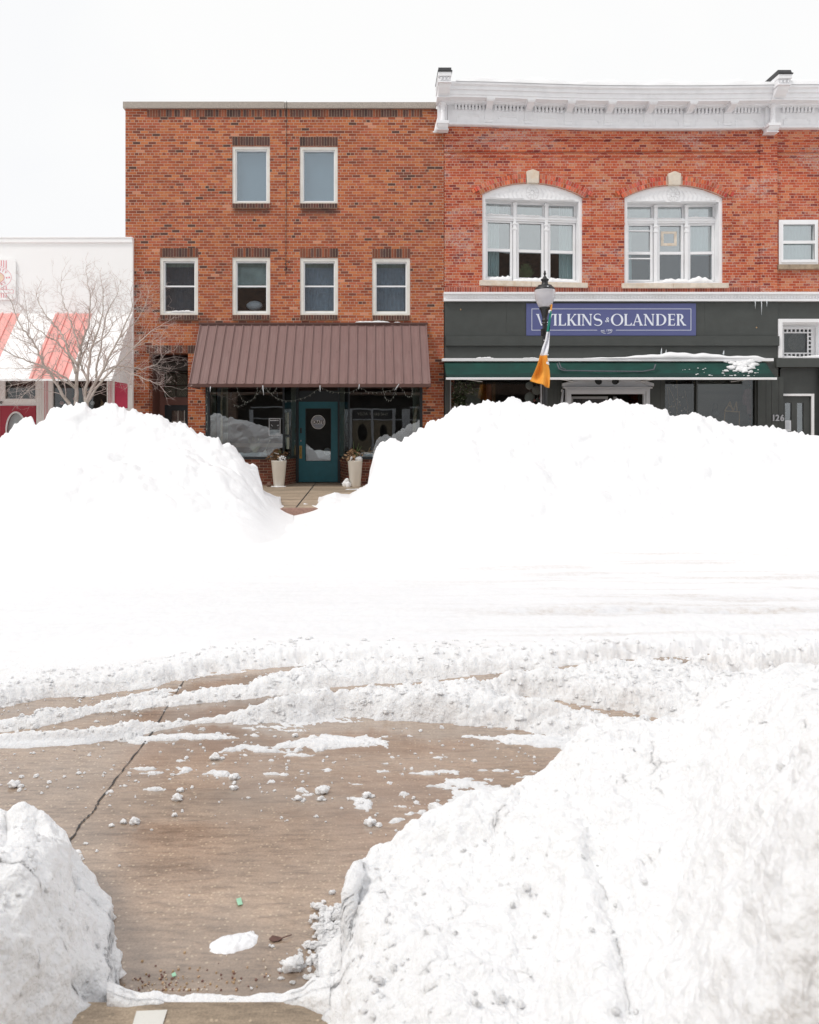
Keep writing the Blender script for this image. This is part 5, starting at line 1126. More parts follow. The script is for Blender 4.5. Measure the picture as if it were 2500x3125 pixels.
# sign on C
SC = thing('bakery_sign', 'white rounded sign with red stripes, oval lettering and rolling pin at left edge', 'sign', (XC(-22), YC-.05, ZC(916)))
b = MB(); x0, x1, z0, z1 = XC(-95), XC(51), ZC(916), ZC(790); rr = .12
pts = []
for cx_, cz_, a0 in ((x1-rr, z1-rr, 0), (x0+rr, z1-rr, 90), (x0+rr, z0+rr, 180), (x1-rr, z0+rr, 270)):
    for i in range(7): a = R(a0+15*i); pts.append((cx_+rr*math.cos(a), cz_+rr*math.sin(a)))
b.prism(pts[::-1], YC-.05, YC-.01); b.build('board', M['whitewall'], SC, bevel=.004)
b = MB(); y0, y1 = YC-.056, YC-.0495; redS = paint('pale red print', (.80, .32, .36), .5, .03, 5); ecx, ecz = XC(-24), ZC(848)  # stripes and letters in a pale red
for p_ in (22, 14.5, 7, -.5, -8, -40, -47, -54, -61, -68):
    b.box(XC(p_)-.010, XC(p_)+.010, y0, y1, ecz+.30*math.sqrt(max(0, 1-((XC(p_)-ecx)/.52)**2))+.03, ZC(796)); b.box(XC(p_)-.010, XC(p_)+.010, y0, y1, ZC(909), ZC(897))
    zb_ = ecz-.30*math.sqrt(max(0, 1-((XC(p_)-ecx)/.52)**2))-.03
    if zb_ > ZC(884): b.box(XC(p_)-.010, XC(p_)+.010, y0, y1, ZC(884), zb_)
e = ellipse(ecx, ecz, .52, .31, 0, 48); e2 = ellipse(ecx, ecz, .34, .17, 0, 40)
b.tube([(p[0], y1, p[1]) for p in e+[e[0]]], .006, 4); b.tube([(p[0], y1, p[1]) for p in e2+[e2[0]]], .009, 4)
pin = [(XC(-80), ZC(896)), (XC(30.5), ZC(895.5)), (XC(33), ZC(893.6)), (XC(36), ZC(895)), (XC(40), ZC(896)), (XC(44), ZC(894.5)), (XC(45.6), ZC(890)), (XC(44), ZC(886)), (XC(40), ZC(884)), (XC(36), ZC(885.3)), (XC(33), ZC(887)), (XC(30.5), ZC(884.8)), (XC(-80), ZC(884.6))]
b.tube([(p[0], y1, p[1]) for p in pin], .006, 4)
b.blob((XC(23.5), y1, ZC(848.5)), .024, 1, n=8, rough=0, sq=(1, .3, 1)); b.blob((XC(31), y1, ZC(847.8)), .024, 2, n=8, rough=0, sq=(1, .3, 1))
for ch, t in (('U', 76), ('N', 62), ('T', 48), ('Y', 35)):
    a = R(t); x, z = ecx+.43*math.cos(a), ecz+.235*math.sin(a)
    b.text(ch, x, z-.03, y0+.002, .075, rot=math.atan2(math.cos(a)*.235/.43, math.sin(a))*1.0, depth=.006)
for ch, t in (('K', -76), ('E', -62), ('R', -47), ('Y', -33)):
    a = R(t); x, z = ecx+.43*math.cos(a), ecz+.235*math.sin(a)
    b.text(ch, x, z-.03, y0+.002, .075, rot=-math.atan2(math.cos(a)*.235/.43, -math.sin(a)), depth=.006)
b.build('lettering', redS, SC)
b = MB(); b.prism(ellipse(ecx, ecz, .335, .165, 0, 40)[::-1], YC-.054, YC-.0497); b.build('oval_picture', paint('pale peach print', (.86, .68, .52), .6, .18, 5), SC)
# ================================================================== lamp post and flag
DL = 16.0
def XL(p, d=DL): return X(p, d)
def ZL(p, d=DL): return Z(p, d)
LP = thing('street_lamp', 'black lamp post with clear acorn globe in front of the blue sign', 'street lamp', (XL(1663), DL, 0))
lx = XL(1663); s_ = DL/F/2
def lth(name, rows, mat, n=24, flute=0, dx=0):   # rows: (width px, y px)
    b = MB(); b.lathe([(w*s_, ZL(y)) for w, y in rows], lx+dx, DL, n, flute=flute); return b.build(name, M[mat], LP, smooth=True)
lth('finial', [(1, 825.5), (4.5, 827.5), (6, 829), (5, 831), (8, 833.5), (8.2, 837), (4.5, 840), (4, 841), (9, 845), (15, 849.5), (18, 851.5), (24, 851.8), (24, 855), (22, 856.5), (19, 858), (18.5, 862), (21, 868), (25, 871)], 'black')
lth('cap', [(38, 870.5), (42, 871), (42, 873.5), (48, 875), (55, 878), (61, 882.5), (62.5, 884.5), (60, 885)], 'black')
lth('globe', [(60, 883.5), (62.5, 888), (62.8, 896), (61, 905), (56, 915), (48, 925), (38, 935), (33, 938.5)], 'globe', 48, .012)
b = MB(); b.lathe([(.05, ZL(940)), (.055, ZL(930)), (.05, ZL(929))], lx, DL, 16); b.build('bulb_holder', M['paper'], LP, smooth=True)
lth('collar', [(34, 938), (35, 939.5), (33, 943), (27, 946), (26, 950), (24, 953), (20, 960), (16, 968), (14.5, 975), (18, 976), (18, 980), (15, 981), (15, 985), (18.5, 987), (18.5, 989), (14, 990)], 'black', 20)
b = MB(); b.lathe([(.125, .02), (.125, .30), (.10, .42), (.08, .6), (.055, .9), (.050, 2.2), (.0475, ZL(989))], lx, DL, 24, flute=.07); b.build('post', M['black'], LP)
b = MB(); b.box(XL(1651.3), XL(1658), DL-.06, DL+.04, ZL(1025), ZL(1004)); b.build('control_box', M['black'], LP, bevel=.01)
b = MB(); b.box(XL(1666), XL(1674), DL-.03, DL+.03, ZL(1084), ZL(1082)); b.box(XL(1658), XL(1664), DL-.03-.03, DL, ZL(1040), ZL(1038)); b.build('flag_clip', M['white'], LP)
b = MB(); b.box(lx-.0, lx+.03, DL-.215, DL-.205, ZL(880), ZL(878)); b.build('lamp_tag', M['paper'], LP)
FL = thing('flag', 'limp green white and orange flag hanging from the lamp post', 'flag', (XL(1665, 15.8), 15.8, ZL(1185, 15.8)))
lefts = [(1680, 950), (1677, 956), (1674, 975), (1671, 995), (1668, 1014), (1667, 1020), (1663, 1040), (1655, 1060), (1650, 1074), (1645, 1085), (1640, 1100), (1634, 1122), (1628, 1143), (1622, 1162)]
rights = [(1683, 948), (1684, 955), (1681, 975), (1679, 995), (1677, 1012), (1677, 1018), (1675, 1040), (1673, 1060), (1671, 1074), (1670, 1085), (1675, 1105), (1680, 1130), (1679, 1152), (1675, 1185)]
NW = 18; SUB = 5
def cloth(name, r0, r1, mat, closeR=False):
    b = MB(); rows = []
    for i in range((r1-r0)*SUB+1):
        t = r0+i/SUB; k = min(int(t), len(lefts)-2); f = t-k
        l = [lefts[k][j]+(lefts[k+1][j]-lefts[k][j])*f for j in (0, 1)]; r_ = [rights[k][j]+(rights[k+1][j]-rights[k][j])*f for j in (0, 1)]
        row = []
        for j in range(NW+1):
            u = j/NW; px_ = l[0]+(r_[0]-l[0])*u; py_ = l[1]+(r_[1]-l[1])*u
            wd = (r_[0]-l[0])/50; y = 15.78+.055*math.sin(u*7.5+t*.55)*(.35+wd)+.035*math.sin(u*15-t*.8)*wd+.06*wd*math.sin(t*1.1+u*3)
            row.append((X(px_, 15.8), y, Z(py_, 15.8)))
        rows.append(row)
    n0 = len(b.v)
    for row in rows: b.v += row
    for i in range(len(rows)-1):
        for j in range(NW): a = n0+i*(NW+1)+j; b.face([a, a+1, a+NW+2, a+NW+1])
    o = b.build(name, M[mat], FL, smooth=True); m_ = o.modifiers.new('s', 'SOLIDIFY'); m_.thickness = .003; return o
cloth('green_stripe', 0, 4, 'greencloth'); cloth('white_stripe', 4, 9, 'whitecloth'); cloth('orange_stripe', 9, 13, 'orangecloth')
b = MB(); dd = 15.74
b.v += [(X(p, dd+o), dd+o, Z(q, dd)) for p, q, o in ((1668, 1094, 0), (1671, 1096, .03), (1676, 1108, .0), (1677, 1114, .02), (1667, 1110, -.01))]; b.face([0, 1, 2, 3, 4])
b.build('white_corner', M['whitecloth'], FL)
b = MB(); b.tube([(X(1683.5, 15.9), 15.9, Z(929, 15.9)), (X(1681, 15.9), 15.9, Z(950, 15.9)), (X(1668, 15.9), 15.92, Z(1030, 15.9))], [.02, .02, .012], 8, m=M['orangecloth']); b.blob((X(1679, 15.85), 15.85, Z(951, 15.85)), .035, 2, n=8, rough=.3, m=M['whitecloth']); b.build('flagstaff', M['orangecloth'], FL)
# ================================================================== planters and doorstep things
for k, (pc, tw, bw_) in enumerate(((851.5, 47.5, 32), (1084, 46, 32.5))):
    dp = 19.55; t = thing('planter', ['tall cream planter left of the teal door', 'tall cream planter right of the teal door'][k], 'planter', (X(pc, dp), dp, 0), 'tall cream planters beside the teal door')
    b = MB(); zt = Z(1405, dp); s2 = dp/F/2
    b.lathe([(bw_*s2-.012, .0), (bw_*s2, .012), (tw*s2-.006, zt-.03), (tw*s2, zt-.02), (tw*s2, zt), (tw*s2-.015, zt), (tw*s2-.02, zt-.04)], X(pc, dp), dp, 40); b.build('pot', M['pot'], t, smooth=True, bevel=0)
    b = MB(); b.lathe([(tw*s2-.018, zt-.045), (.01, zt-.03)], X(pc, dp), dp, 24); b.build('soil', M['dryleaf'], t)
    rs = random.Random(20+k); b = MB(); c_ = Vector((X(pc, dp), dp, zt-.03))
    nl = 230 if k == 0 else 150
    for i in range(14): a = rs.uniform(0, 6.3); l = rs.uniform(.1, .32); e_ = c_+Vector((math.cos(a)*l*.7, math.sin(a)*l*.4, l*.9)); b.tube([c_, (c_+e_)/2+Vector((0, 0, .05)), e_], .005, 4)
    for i in range(nl):
        a = rs.uniform(0, 6.3); rr_ = abs(rs.gauss(0, .11)); h = rs.uniform(0, .34)*(1-rr_*1.5)
        off = (-.03 if k == 0 else -.08)
        p = c_+Vector((math.cos(a)*rr_*1.2+off, math.sin(a)*rr_*.8-.03, h)); d1_ = Vector((rs.uniform(-1, 1), rs.uniform(-1, .4), rs.uniform(-1, .6))).normalized()*rs.uniform(.02, .055); s1 = d1_.cross(Vector((rs.uniform(-1, 1), 1, rs.uniform(-1, 1)))).normalized()*d1_.length*.45
        b.slab(p-d1_, p+s1, p+d1_, p-s1, .002, m=M['tanleaf'] if (k == 1 and rs.random() < .55) or rs.random() < .12 else (M['greenleaf'] if rs.random() < .12 else None))
    if k == 1:
        for q in ((1079, 1346), (1096, 1352), (1104, 1362)): b.tube([c_+Vector((0, 0, .03)), (X((1081+q[0])/2, dp), dp, Z(1378, dp)), (X(q[0], dp), dp, Z(q[1], dp))], [.012, .012, .003], 5, m=M['greenleaf'])
    o = b.build('dry_plant', M['dryleaf'], None); tag(o, ['dense dried brown plant in the left cream planter', 'tan and brown dead plant with green blades in the right cream planter'][k], 'plant')
    b = MB()
    if k == 0:
        for i in range(16): rs2 = random.Random(i); b.blob((c_.x+rs2.uniform(.0, .19), c_.y-.1+rs2.uniform(-.06, .04), c_.z+rs2.uniform(.0, .14)*(1.0)), rs2.uniform(.014, .035), i, n=8, rough=.35)
        for i in range(6): b.blob((c_.x-.10+i*.02, c_.y-.1, c_.z+.22-i*.004), .013, i, n=6)
    else:
        b.blob((c_.x+.085, c_.y-.02, c_.z+.06), .105, 5, n=16, rough=.12, sq=(1.0, .8, .62)); b.blob((c_.x-.09, c_.y-.06, c_.z+.1), .035, 6, n=8); b.blob((c_.x-.12, c_.y-.08, c_.z+.05), .03, 7, n=8)
    o = b.build('planter_snow', M['snow'], None, smooth=True); tag(o, ['bits of snow caught in the brown plant of the left planter', 'rounded cap of snow on the right planter'][k], 'snow', None)
b = MB(); b.blob((X(821, 19.5), 19.5, .055), .062, 4, n=14, rough=.12); tag(b.build('rock', M['rock'], None, smooth=True), 'small round brown rock beside the left planter', 'rock')
b = MB(); b.blob((X(1056, 19.45), 19.45, .07), .10, 9, n=16, rough=.2, sq=(1, .8, .8)); b.blob((X(1059, 19.45), 19.45, .16), .055, 3, n=12, rough=.3); b.blob((X(1062, 19.45), 19.42, .05), .08, 3, n=12, rough=.3); tag(b.build('snow_lump', M['snow'], None, smooth=True), 'lump of snow at the foot of the right planter', 'snow')
b = MB()
for i in range(12): rs2 = random.Random(i+50); b.blob((X(830+i*3.4, 19.35), 19.38+rs2.uniform(-.05, .05), .012), rs2.uniform(.02, .045), i, n=8, rough=.3, sq=(1.3, 1, .5))
for i in range(6): rs2 = random.Random(i+80); b.blob((X(1068+i*7, 19.0), 18.6+rs2.uniform(-.1, .1), .006), rs2.uniform(.05, .1), i, n=8, rough=.3, sq=(1.6, .7, .12))
tag(b.build('snow_dusting', M['snow'], None, smooth=True), 'traces of snow on the walk around the cream planters', 'snow', None, 'stuff')
# display things in the shop of A
dsp = paint('bluish window fleece', (.62, .72, .82), .9, .06, 8)
b = MB(); snowstrip(b, X(700), X(834), YA+.10, YA+.34, BH+.03, .13, 3, n=50, ragged=.3); tag(b.build('cotton_snow', dsp, None, smooth=True), 'bluish white cotton display along the left shop window sill', 'display')
b = MB(); snowstrip(b, X(1084), X(1180), YA+.10, YA+.34, BH+.03, .09, 5, n=40, ragged=.4); tag(b.build('cotton_snow', dsp, None, smooth=True), 'bluish white cotton display behind the right planter in the window', 'display')
b = MB(); rs = random.Random(3)
for i in range(13): a = -.8+i*.125; b.tube([(X(775), YA+.2, BH+.1), (X(775)+math.sin(a)*.15, YA+.2, BH+.25), (X(775)+math.sin(a)*.27, YA+.2, BH+.12+.33*math.cos(a)*rs.uniform(.7, 1))], [.008, .009, .003], 5)
for i in (2, 5, 9): a = -.8+i*.125; b.blob((X(775)+math.sin(a)*.29, YA+.2, BH+.16+.34*math.cos(a)), .022, i, n=8, sq=(.7, .7, 2))
tag(b.build('grass_ornament', paint('pale dry grass', (.38, .40, .24), .8, .2, 20), None), 'tuft of pale green ornamental grass in the left shop window', 'grass')
b = MB(); b.tube([(X(810), YA+.18, BH+.12), (X(808), YA+.18, BH+.2), (X(813), YA+.18, BH+.34), (X(820), YA+.18, BH+.44)], .009, 6); b.blob((X(820.5), YA+.18, BH+.45), .02, 2, n=8); b.blob((X(806), YA+.18, BH+.15), .045, 4, n=10, m=M['snow'])
tag(b.build('curved_twig', M['stone'], None, smooth=True), 'pale curved twig with a snow ball foot in the left shop window', 'twig')
b = MB()
for q0, q1, r_ in (((1100, 1376), (1120, 1383), .03), ((1115, 1384), (1146, 1376), .035), ((1124, 1381), (1131, 1364), .02), ((1136, 1379), (1146, 1360), .02), ((1100, 1374), (1108, 1382), .02), ((1090, 1384), (1150, 1386), .02)): b.tube([(X(q0[0]), YA+.16, Z(q0[1])), (X((q0[0]+q1[0])/2), YA+.14, Z((q0[1]+q1[1])/2)+.01), (X(q1[0]), YA+.16, Z(q1[1]))], [r_, r_*.9, r_*.4], 6)
tag(b.build('driftwood', M['tanleaf'], None, smooth=True), 'pale driftwood lying in the right shop window', 'driftwood')
b = MB(); b.tube([(X(672), YA+.15, BH), (X(673.5), YA+.15, 1.4), (X(672.5), YA+.15, 2.1), (X(674), YA+.15, 2.55)], [.03, .03, .025, .02], 8); b.tube([(X(674), YA+.15, 2.5), (X(668), YA+.15, 2.65), (X(662), YA+.15, 2.75)], .008, 5); b.tube([(X(674), YA+.15, 2.5), (X(680), YA+.15, 2.7)], .008, 5)
birch = paint('birch bark', (.55, .50, .40), .8, .12, 30, dirt=(.40, .24, .10), dscale=9, damt=.8)
tag(b.build('birch_trunk', birch, None, smooth=True), 'slim birch trunk before the curtain in the left shop window', 'trunk')
b = MB(); b.tube([(X(1264), YA+.15, BH), (X(1266), YA+.15, 1.6), (X(1272), YA+.15, 2.0), (X(1278), YA+.15, Z(1232))], [.045, .05, .04, .015], 8); b.tube([(X(1273), YA+.15, 1.95), (X(1271), YA+.15, 2.08)], .012, 5)
tag(b.build('birch_trunk', birch, None, smooth=True), 'leaning pale birch trunk at the right end of the right shop window', 'trunk')
b = MB(); x0, x1, z0, z1 = X(820.5), X(855.5), Z(1329), Z(1277); yp = YA+.025
b.box(x0, x1, yp, yp+.004, z0, z1, m=paint('poster black', (.03, .032, .036), .5, .1, 5)); b.plate(rect(x0, x1, z0, z1), [rect(x0+.012, x1-.012, z0+.012, z1-.012)], yp-.003, yp)
b.box(x0+.013, x1-.013, yp-.002, yp-.001, z0+.013, z0+.15, m=paint('poster sky', (.30, .36, .40), .6, .3, 18))
rs = random.Random(6); xx = x0+.035
while xx < x1-.05:
    w_ = rs.uniform(.012, .024); b.box(xx, xx+w_, yp-.004, yp-.001, z1-.062, z1-.062+rs.uniform(.016, .028)); xx += w_+rs.choice([.003, .003, .012])
b.tube([(x0+.06, yp-.002, z1-.16), (x0+.085, yp-.002, z1-.19), (x0+.10, yp-.002, z1-.20)], .006, 4); b.tube([(x1-.085, yp-.002, z1-.17), (x1-.065, yp-.002, z1-.195), (x1-.04, yp-.002, z1-.165)], .007, 4)
for q in range(5): b.box(x0+.02+q*.011, x0+.028+q*.011, yp-.003, yp-.001, z1-.252, z1-.246); b.box(x1-.07+q*.011, x1-.062+q*.011, yp-.003, yp-.001, z1-.252, z1-.246)
for q in range(4): b.box(x0+.17, x1-.02-q*.006, yp-.003, yp-.001, z0+.02+q*.012, z0+.026+q*.012)
tag(b.build('poster', M['paper'], None), 'dark poster with thin white border in the left shop window', 'poster')
b = MB()
for z0_, z1_, p_ in ((1292, 1258, 872.2), (1326, 1294, 872.4), (1371, 1335, 874)): b.slab((X(p_-4), YA+.20, Z(z0_)), (X(p_+5), YA+.30, Z(z0_)), (X(p_+5), YA+.30, Z(z1_)), (X(p_-4), YA+.20, Z(z1_)), .004)
tag(b.build('window_papers', paint('sage papers', (.42, .44, .36), .8, .06, 5), None), 'three pale papers pinned in the angled glass beside the door', 'paper')
# string of lights and icicles under the brown awning
b = MB(); bb = MB(); rs = random.Random(11)
def Q(x, y): return (550+x/2.0294, 900+y/2.0294)
sw_ = [[(330, 680), (370, 690), (410, 665), (450, 645), (490, 600), (510, 566)], [(510, 566), (560, 610), (600, 640), (640, 655), (700, 655), (760, 640), (820, 610), (865, 572)], [(865, 572), (920, 595), (960, 603), (1040, 605), (1085, 590), (1110, 568)], [(1110, 568), (1160, 600), (1200, 603), (1260, 600), (1310, 590), (1350, 562)], [(1255, 570), (1262, 600), (1270, 640), (1300, 658), (1330, 620), (1345, 570)], [(350, 568), (360, 600), (385, 650), (410, 665)], [(480, 568), (478, 595), (455, 640)], [(1350, 562), (1385, 590), (1400, 625), (1430, 630), (1440, 600), (1435, 568)], [(530, 568), (545, 600), (560, 570)], [(600, 568), (585, 600), (560, 608)], [(170, 570), (165, 650), (168, 760), (166, 850)]]
for pl in sw_:
    P_ = [Vector(PP(*Q(*p), 19.92)) for p in pl]; pts = []
    for i in range(len(P_)-1):
        for j in range(4): v_ = P_[i].lerp(P_[i+1], j/4); pts.append(v_+Vector((rs.uniform(-.006, .006), rs.uniform(-.01, .01), rs.uniform(-.008, .008))))
    pts.append(P_[-1]); b.tube(pts, .0036, 4)
    for i in range(1, len(pts), 2): a = rs.uniform(-.6, .6); p = pts[i]; b.tube([p, p+Vector((math.sin(a)*.045, -.01, -.045*math.cos(a)))], [.007, .005], 5, m=M['blob'])
cw = paint('grey green wire', (.30, .34, .30), .6, .2, 30)
tag(b.build('string_lights', cw, None), 'string of small clear lights swagged under the brown awning', 'string lights')
for k, (p_, y0_, y1_, dx) in enumerate(((642.5, 1179, 1197, -1), (802, 1176, 1206, 3), (977, 1176, 1196, 0), (1097, 1173, 1188, -2), (1218, 1172, 1192, -14))):
    b = MB(); di = dB-.02; b.tube([PP(p_, y0_, di), PP(p_+dx*.5, (y0_+y1_)/2, di), PP(p_+dx, y1_, di)], [.013, .012, .004], 7)
    o = b.build('icicle', M['ice'], None, smooth=True); tag(o, ['leftmost icicle under the brown awning', 'long icicle above the left shop window with the poster', 'straight icicle above the teal door', 'short icicle above the right shop window', 'slanting icicle farthest right under the brown awning'][k], 'icicle', 'icicles under the brown awning')
# ================================================================== bare tree
def T(x, y): return (x/3.45, 820+y/3.45)
DT = 16.6
limbs = [  # (points in the crop of the picture, start radius m, end radius, depth drift)
 ([(740, 1440), (690, 1370), (610, 1230), (530, 1100), (465, 1020), (430, 930), (385, 830), (345, 750), (290, 690), (240, 640), (200, 570), (150, 440), (110, 330)], .066, .010, -.5),
 ([(800, 1430), (805, 1250), (815, 1080), (835, 960), (850, 850), (880, 730), (930, 620), (945, 500), (950, 330), (935, 200), (910, 60)], .085, .008, .4),
 ([(905, 1400), (900, 1290), (925, 1160), (945, 980), (965, 830), (1000, 750), (1050, 600), (1085, 450), (1090, 300), (1075, 180)], .075, .008, .1),
 ([(915, 1400), (990, 1230), (1080, 1080), (1130, 960), (1200, 840), (1280, 680), (1370, 480), (1395, 380), (1380, 250)], .075, .008, -.2),
 ([(920, 1410), (1010, 1260), (1120, 1130), (1230, 1020), (1360, 880), (1470, 770), (1600, 650), (1690, 600)], .060, .006, -.5),
 ([(530, 1100), (470, 1045), (380, 1000), (250, 950), (130, 905), (30, 850), (-60, 800)], .035, .006, -.4),
 ([(800, 1100), (770, 1000), (720, 900), (640, 820), (560, 740), (470, 690), (350, 600), (310, 560)], .045, .006, .6),
 ([(815, 1010), (740, 910), (700, 820), (665, 700), (610, 640), (560, 580), (470, 470), (400, 330), (385, 270)], .045, .006, .2),
 ([(840, 860), (790, 690), (760, 600), (720, 480), (680, 380), (645, 260), (645, 130)], .030, .005, .5),
 ([(1000, 1200), (1080, 1090), (1150, 1050), (1280, 1060), (1380, 1110), (1500, 1150), (1620, 1200), (1690, 1240)], .032, .005, -.7),
 ([(1120, 1060), (1230, 1020), (1380, 1040), (1500, 1060), (1650, 1010), (1710, 940)], .026, .005, -.3),
 ([(790, 1260), (700, 1150), (600, 1090), (500, 1040), (380, 1040), (200, 1050), (20, 1050)], .035, .005, -.6),
 ([(770, 1240), (640, 1170), (520, 1070)], .03, .014, -.3),
 ([(930, 1180), (880, 1080), (850, 1010), (870, 900), (920, 820), (950, 700), (1000, 590), (1020, 480), (1080, 300)], .04, .006, .5),
 ([(1010, 1150), (1025, 1000), (1070, 800), (1090, 650), (1110, 520), (1150, 420), (1220, 300), (1250, 220)], .035, .006, .3),
 ([(965, 810), (1080, 740), (1150, 660), (1190, 570), (1280, 500), (1380, 440)], .024, .005, .1),
 ([(1230, 800), (1320, 810), (1420, 830), (1530, 780), (1640, 760)], .018, .004, -.3),
 ([(520, 1070), (440, 1120), (380, 1170), (260, 1200), (60, 1240)], .014, .004, -.5),
 ([(480, 1040), (430, 1150), (330, 1250), (240, 1340)], .012, .004, -.6),
 ([(385, 840), (300, 780), (200, 740), (90, 660), (0, 560)], .018, .004, -.2),
 ([(1280, 720), (1340, 640), (1430, 560), (1530, 390), (1560, 260)], .022, .004, .1),
 ([(290, 690), (305, 560), (280, 450), (260, 300)], .014, .004, -.2),
 ([(945, 470), (1000, 400), (1020, 310), (1000, 220)], .014, .004, .1),
]
TR = thing('bare_tree', 'bare multi stemmed grey tree behind the left snow bank', 'tree', (X(258, DT), DT, 0))
tb = MB(); tw = MB(); rs = random.Random(42)
def twig(p, d, l, r, lev):
    if l < .06 or lev > 4: return
    n = 4 if l > .2 else 3; pts = [p]; dd = Vector(d); q = Vector(p)
    for i in range(n):
        dd = (dd+Vector((rs.gauss(0, .16), rs.gauss(0, .14), rs.gauss(.02, .14)))).normalized(); q = q+dd*l/n; pts.append(q.copy())
    tw.tube(pts, [r*(1-.65*i/n) for i in range(n+1)], 4 if lev < 2 else 3, cap=False)
    kids = rs.randint(1, 3) if lev < 3 else rs.randint(0, 2)
    for k in range(kids):
        i = rs.randint(1, n); side = dd.cross(Vector((rs.gauss(0, .5), 1, rs.gauss(0, .5)))).normalized()*rs.choice([-1, 1])
        nd = (dd*.75+side*rs.uniform(.45, .9)+Vector((0, rs.gauss(0, .4), .06))).normalized()
        twig(pts[i], nd, l*rs.uniform(.42, .72), max(.0019, r*.55), lev+1)
for pts, r0, r1, dr_ in limbs:
    n = len(pts); W_ = []
    for i, p in enumerate(pts):
        t = i/(n-1); d = DT+dr_*t+.05*math.sin(i*2); W_.append(Vector(PP(*T(*p), d)))
    if pts[0][1] > 1350: W_ = [Vector((W_[0].x+(X(258, DT)-W_[0].x)*.55, DT, .2))]+W_
    fine = []
    for i in range(len(W_)-1):
        for j in range(3): fine.append(W_[i].lerp(W_[i+1], j/3)+Vector((rs.uniform(-.012, .012),)*3)*(1 if j else 0))
    fine.append(W_[-1]); m = len(fine)-1
    rad = [(r0+(r1-r0)*(i/m)**.7)*(.66 if r0 > .05 else .75) for i in range(m+1)]
    tb.tube(fine, rad, 8)
    for i in range(3, m+1):
        t = i/m
        if rad[i] > .034 and rs.random() < .75: continue
        for _ in range(2 if t > .35 else 1):
            if rs.random() < .22: continue
            d = (fine[i]-fine[i-1]).normalized(); s = d.cross(Vector((rs.gauss(0, .4), 1, rs.gauss(0, .4)))).normalized()*rs.choice([-1, 1])
            nd = (d*.8+s*rs.uniform(.4, .9)+Vector((0, rs.gauss(0, .45), .05))).normalized()
            twig(fine[i], nd, rs.uniform(.28, .62)*(1.05-.3*t), max(.0035, min(.011, rad[i]*.45)), 1)
    twig(fine[-1], (fine[-1]-fine[-2]).normalized(), .4, r1, 1)
tb.build('trunk', M['bark'], TR, smooth=True)
tw.build('crown', M['twig'], TR, smooth=True)
# ================================================================== building across the street, seen only in the glass
YO = -6.5
def XO(p): return X(p, 46.5)
def ZO(p): return Z(p, 46.5)
O = thing('opposite_building', 'brick building across the street reflected in the shop windows', 'building', (0, YO-3, 0))
b = MB(); o0, o1 = -17, 15
b.box(o0, o1, YO-8, YO, 3.55, 12.2); b.prism([(-2, 12.2), (3, 13.0), (8, 12.2)], YO-8, YO-.02)
b.box(o0, XO(640), YO-.6, YO, 0, 3.55); b.box(XO(690), XO(720), YO-.6, YO, 0, 3.55); b.box(12, o1, YO-.6, YO, 0, 3.55)
b.build('wall', M['brickO'], O)
b = MB(); b.box(o0, o1, YO-1.6, YO-1.5, 0, 3.55); b.build('shop_room', M['room'], O)
b = MB()
for p, q in ((1065, 1075), (1197, 1207), (1229, 1252), (1133, 1140), (905, 915), (760, 772)): b.box(XO(p), XO(q), YO-.1, YO+.05, 0, ZO(1250))
b.box(XO(1065), XO(1207), YO-.1, YO+.04, ZO(1251), ZO(1247)); b.box(XO(1076), XO(1197), YO-.1, YO+.04, ZO(1282), ZO(1279)); b.box(XO(772), XO(905), YO-.1, YO+.04, ZO(1278), ZO(1275)); b.box(XO(765), XO(900), YO-.1, YO+.1, ZO(1244), ZO(1241))
b.box(XO(1207), XO(1300), YO-.1, YO+.03, ZO(1282), ZO(1279)); b.box(XO(1252), 12, YO-.1, YO+.03, 2.7, 2.8)
b.build('shopfront_frame', paint('opposite frame paint', (.30, .31, .33), .6, .1, 4), O)
b = MB(); tan = paint('tan door panel', (.14, .115, .08), .7, .15, 5)
b.plate(rect(XO(1076), XO(1133), 0, ZO(1282)), [ellipse(XO(1106), ZO(1320), .28, .54)], YO-.08, YO-.03); b.plate(rect(XO(1140), XO(1197), 0, ZO(1282)), [ellipse(XO(1170), ZO(1320), .24, .48)], YO-.08, YO-.03); b.build('door', tan, O)
b = MB(); b.box(XO(1076), XO(1197), YO-.08, YO-.03, ZO(1279), ZO(1251), m=M['black']); b.text('The Brick Alley'.upper(), XO(1137), ZO(1267), YO-.02, .17, align='CENTER', m=paint('dim gold letters', (.35, .33, .28), .6, .1, 5), back=True, sx=.95, depth=.01)
b.text('128', XO(1137), ZO(1276), YO-.02, .07, align='CENTER', m=M['paper'], back=True, depth=.01)
b.build('shop_sign', M['black'], O)
# ================================================================== snow
def h2(ix, iy, s):
    n = (ix.astype(np.int64)*374761393+iy.astype(np.int64)*668265263+s*2147483647+s*974711) & 0xffffffff
    n = ((n ^ (n >> 13))*1274126177) & 0xffffffff; n = n ^ (n >> 16)
    n = (n*2246822519) & 0xffffffff; n = n ^ (n >> 15)
    return (n & 0xffffff)/float(0xffffff)
def vn(x, y, s):
    ix, iy = np.floor(x), np.floor(y); fx, fy = x-ix, y-iy; fx = fx*fx*(3-2*fx); fy = fy*fy*(3-2*fy)
    a, b_, c, d = h2(ix, iy, s), h2(ix+1, iy, s), h2(ix, iy+1, s), h2(ix+1, iy+1, s)
    return (a*(1-fx)+b_*fx)*(1-fy)+(c*(1-fx)+d*fx)*fy
def fbm(x, y, s, o=5, g=.5):
    r = 0; a = 1; t = 0
    for i in range(o): r = r+a*(vn(x*2**i+i*17.3, y*2**i-i*9.1, s+i)-.5); t += a; a *= g
    return r/t*2
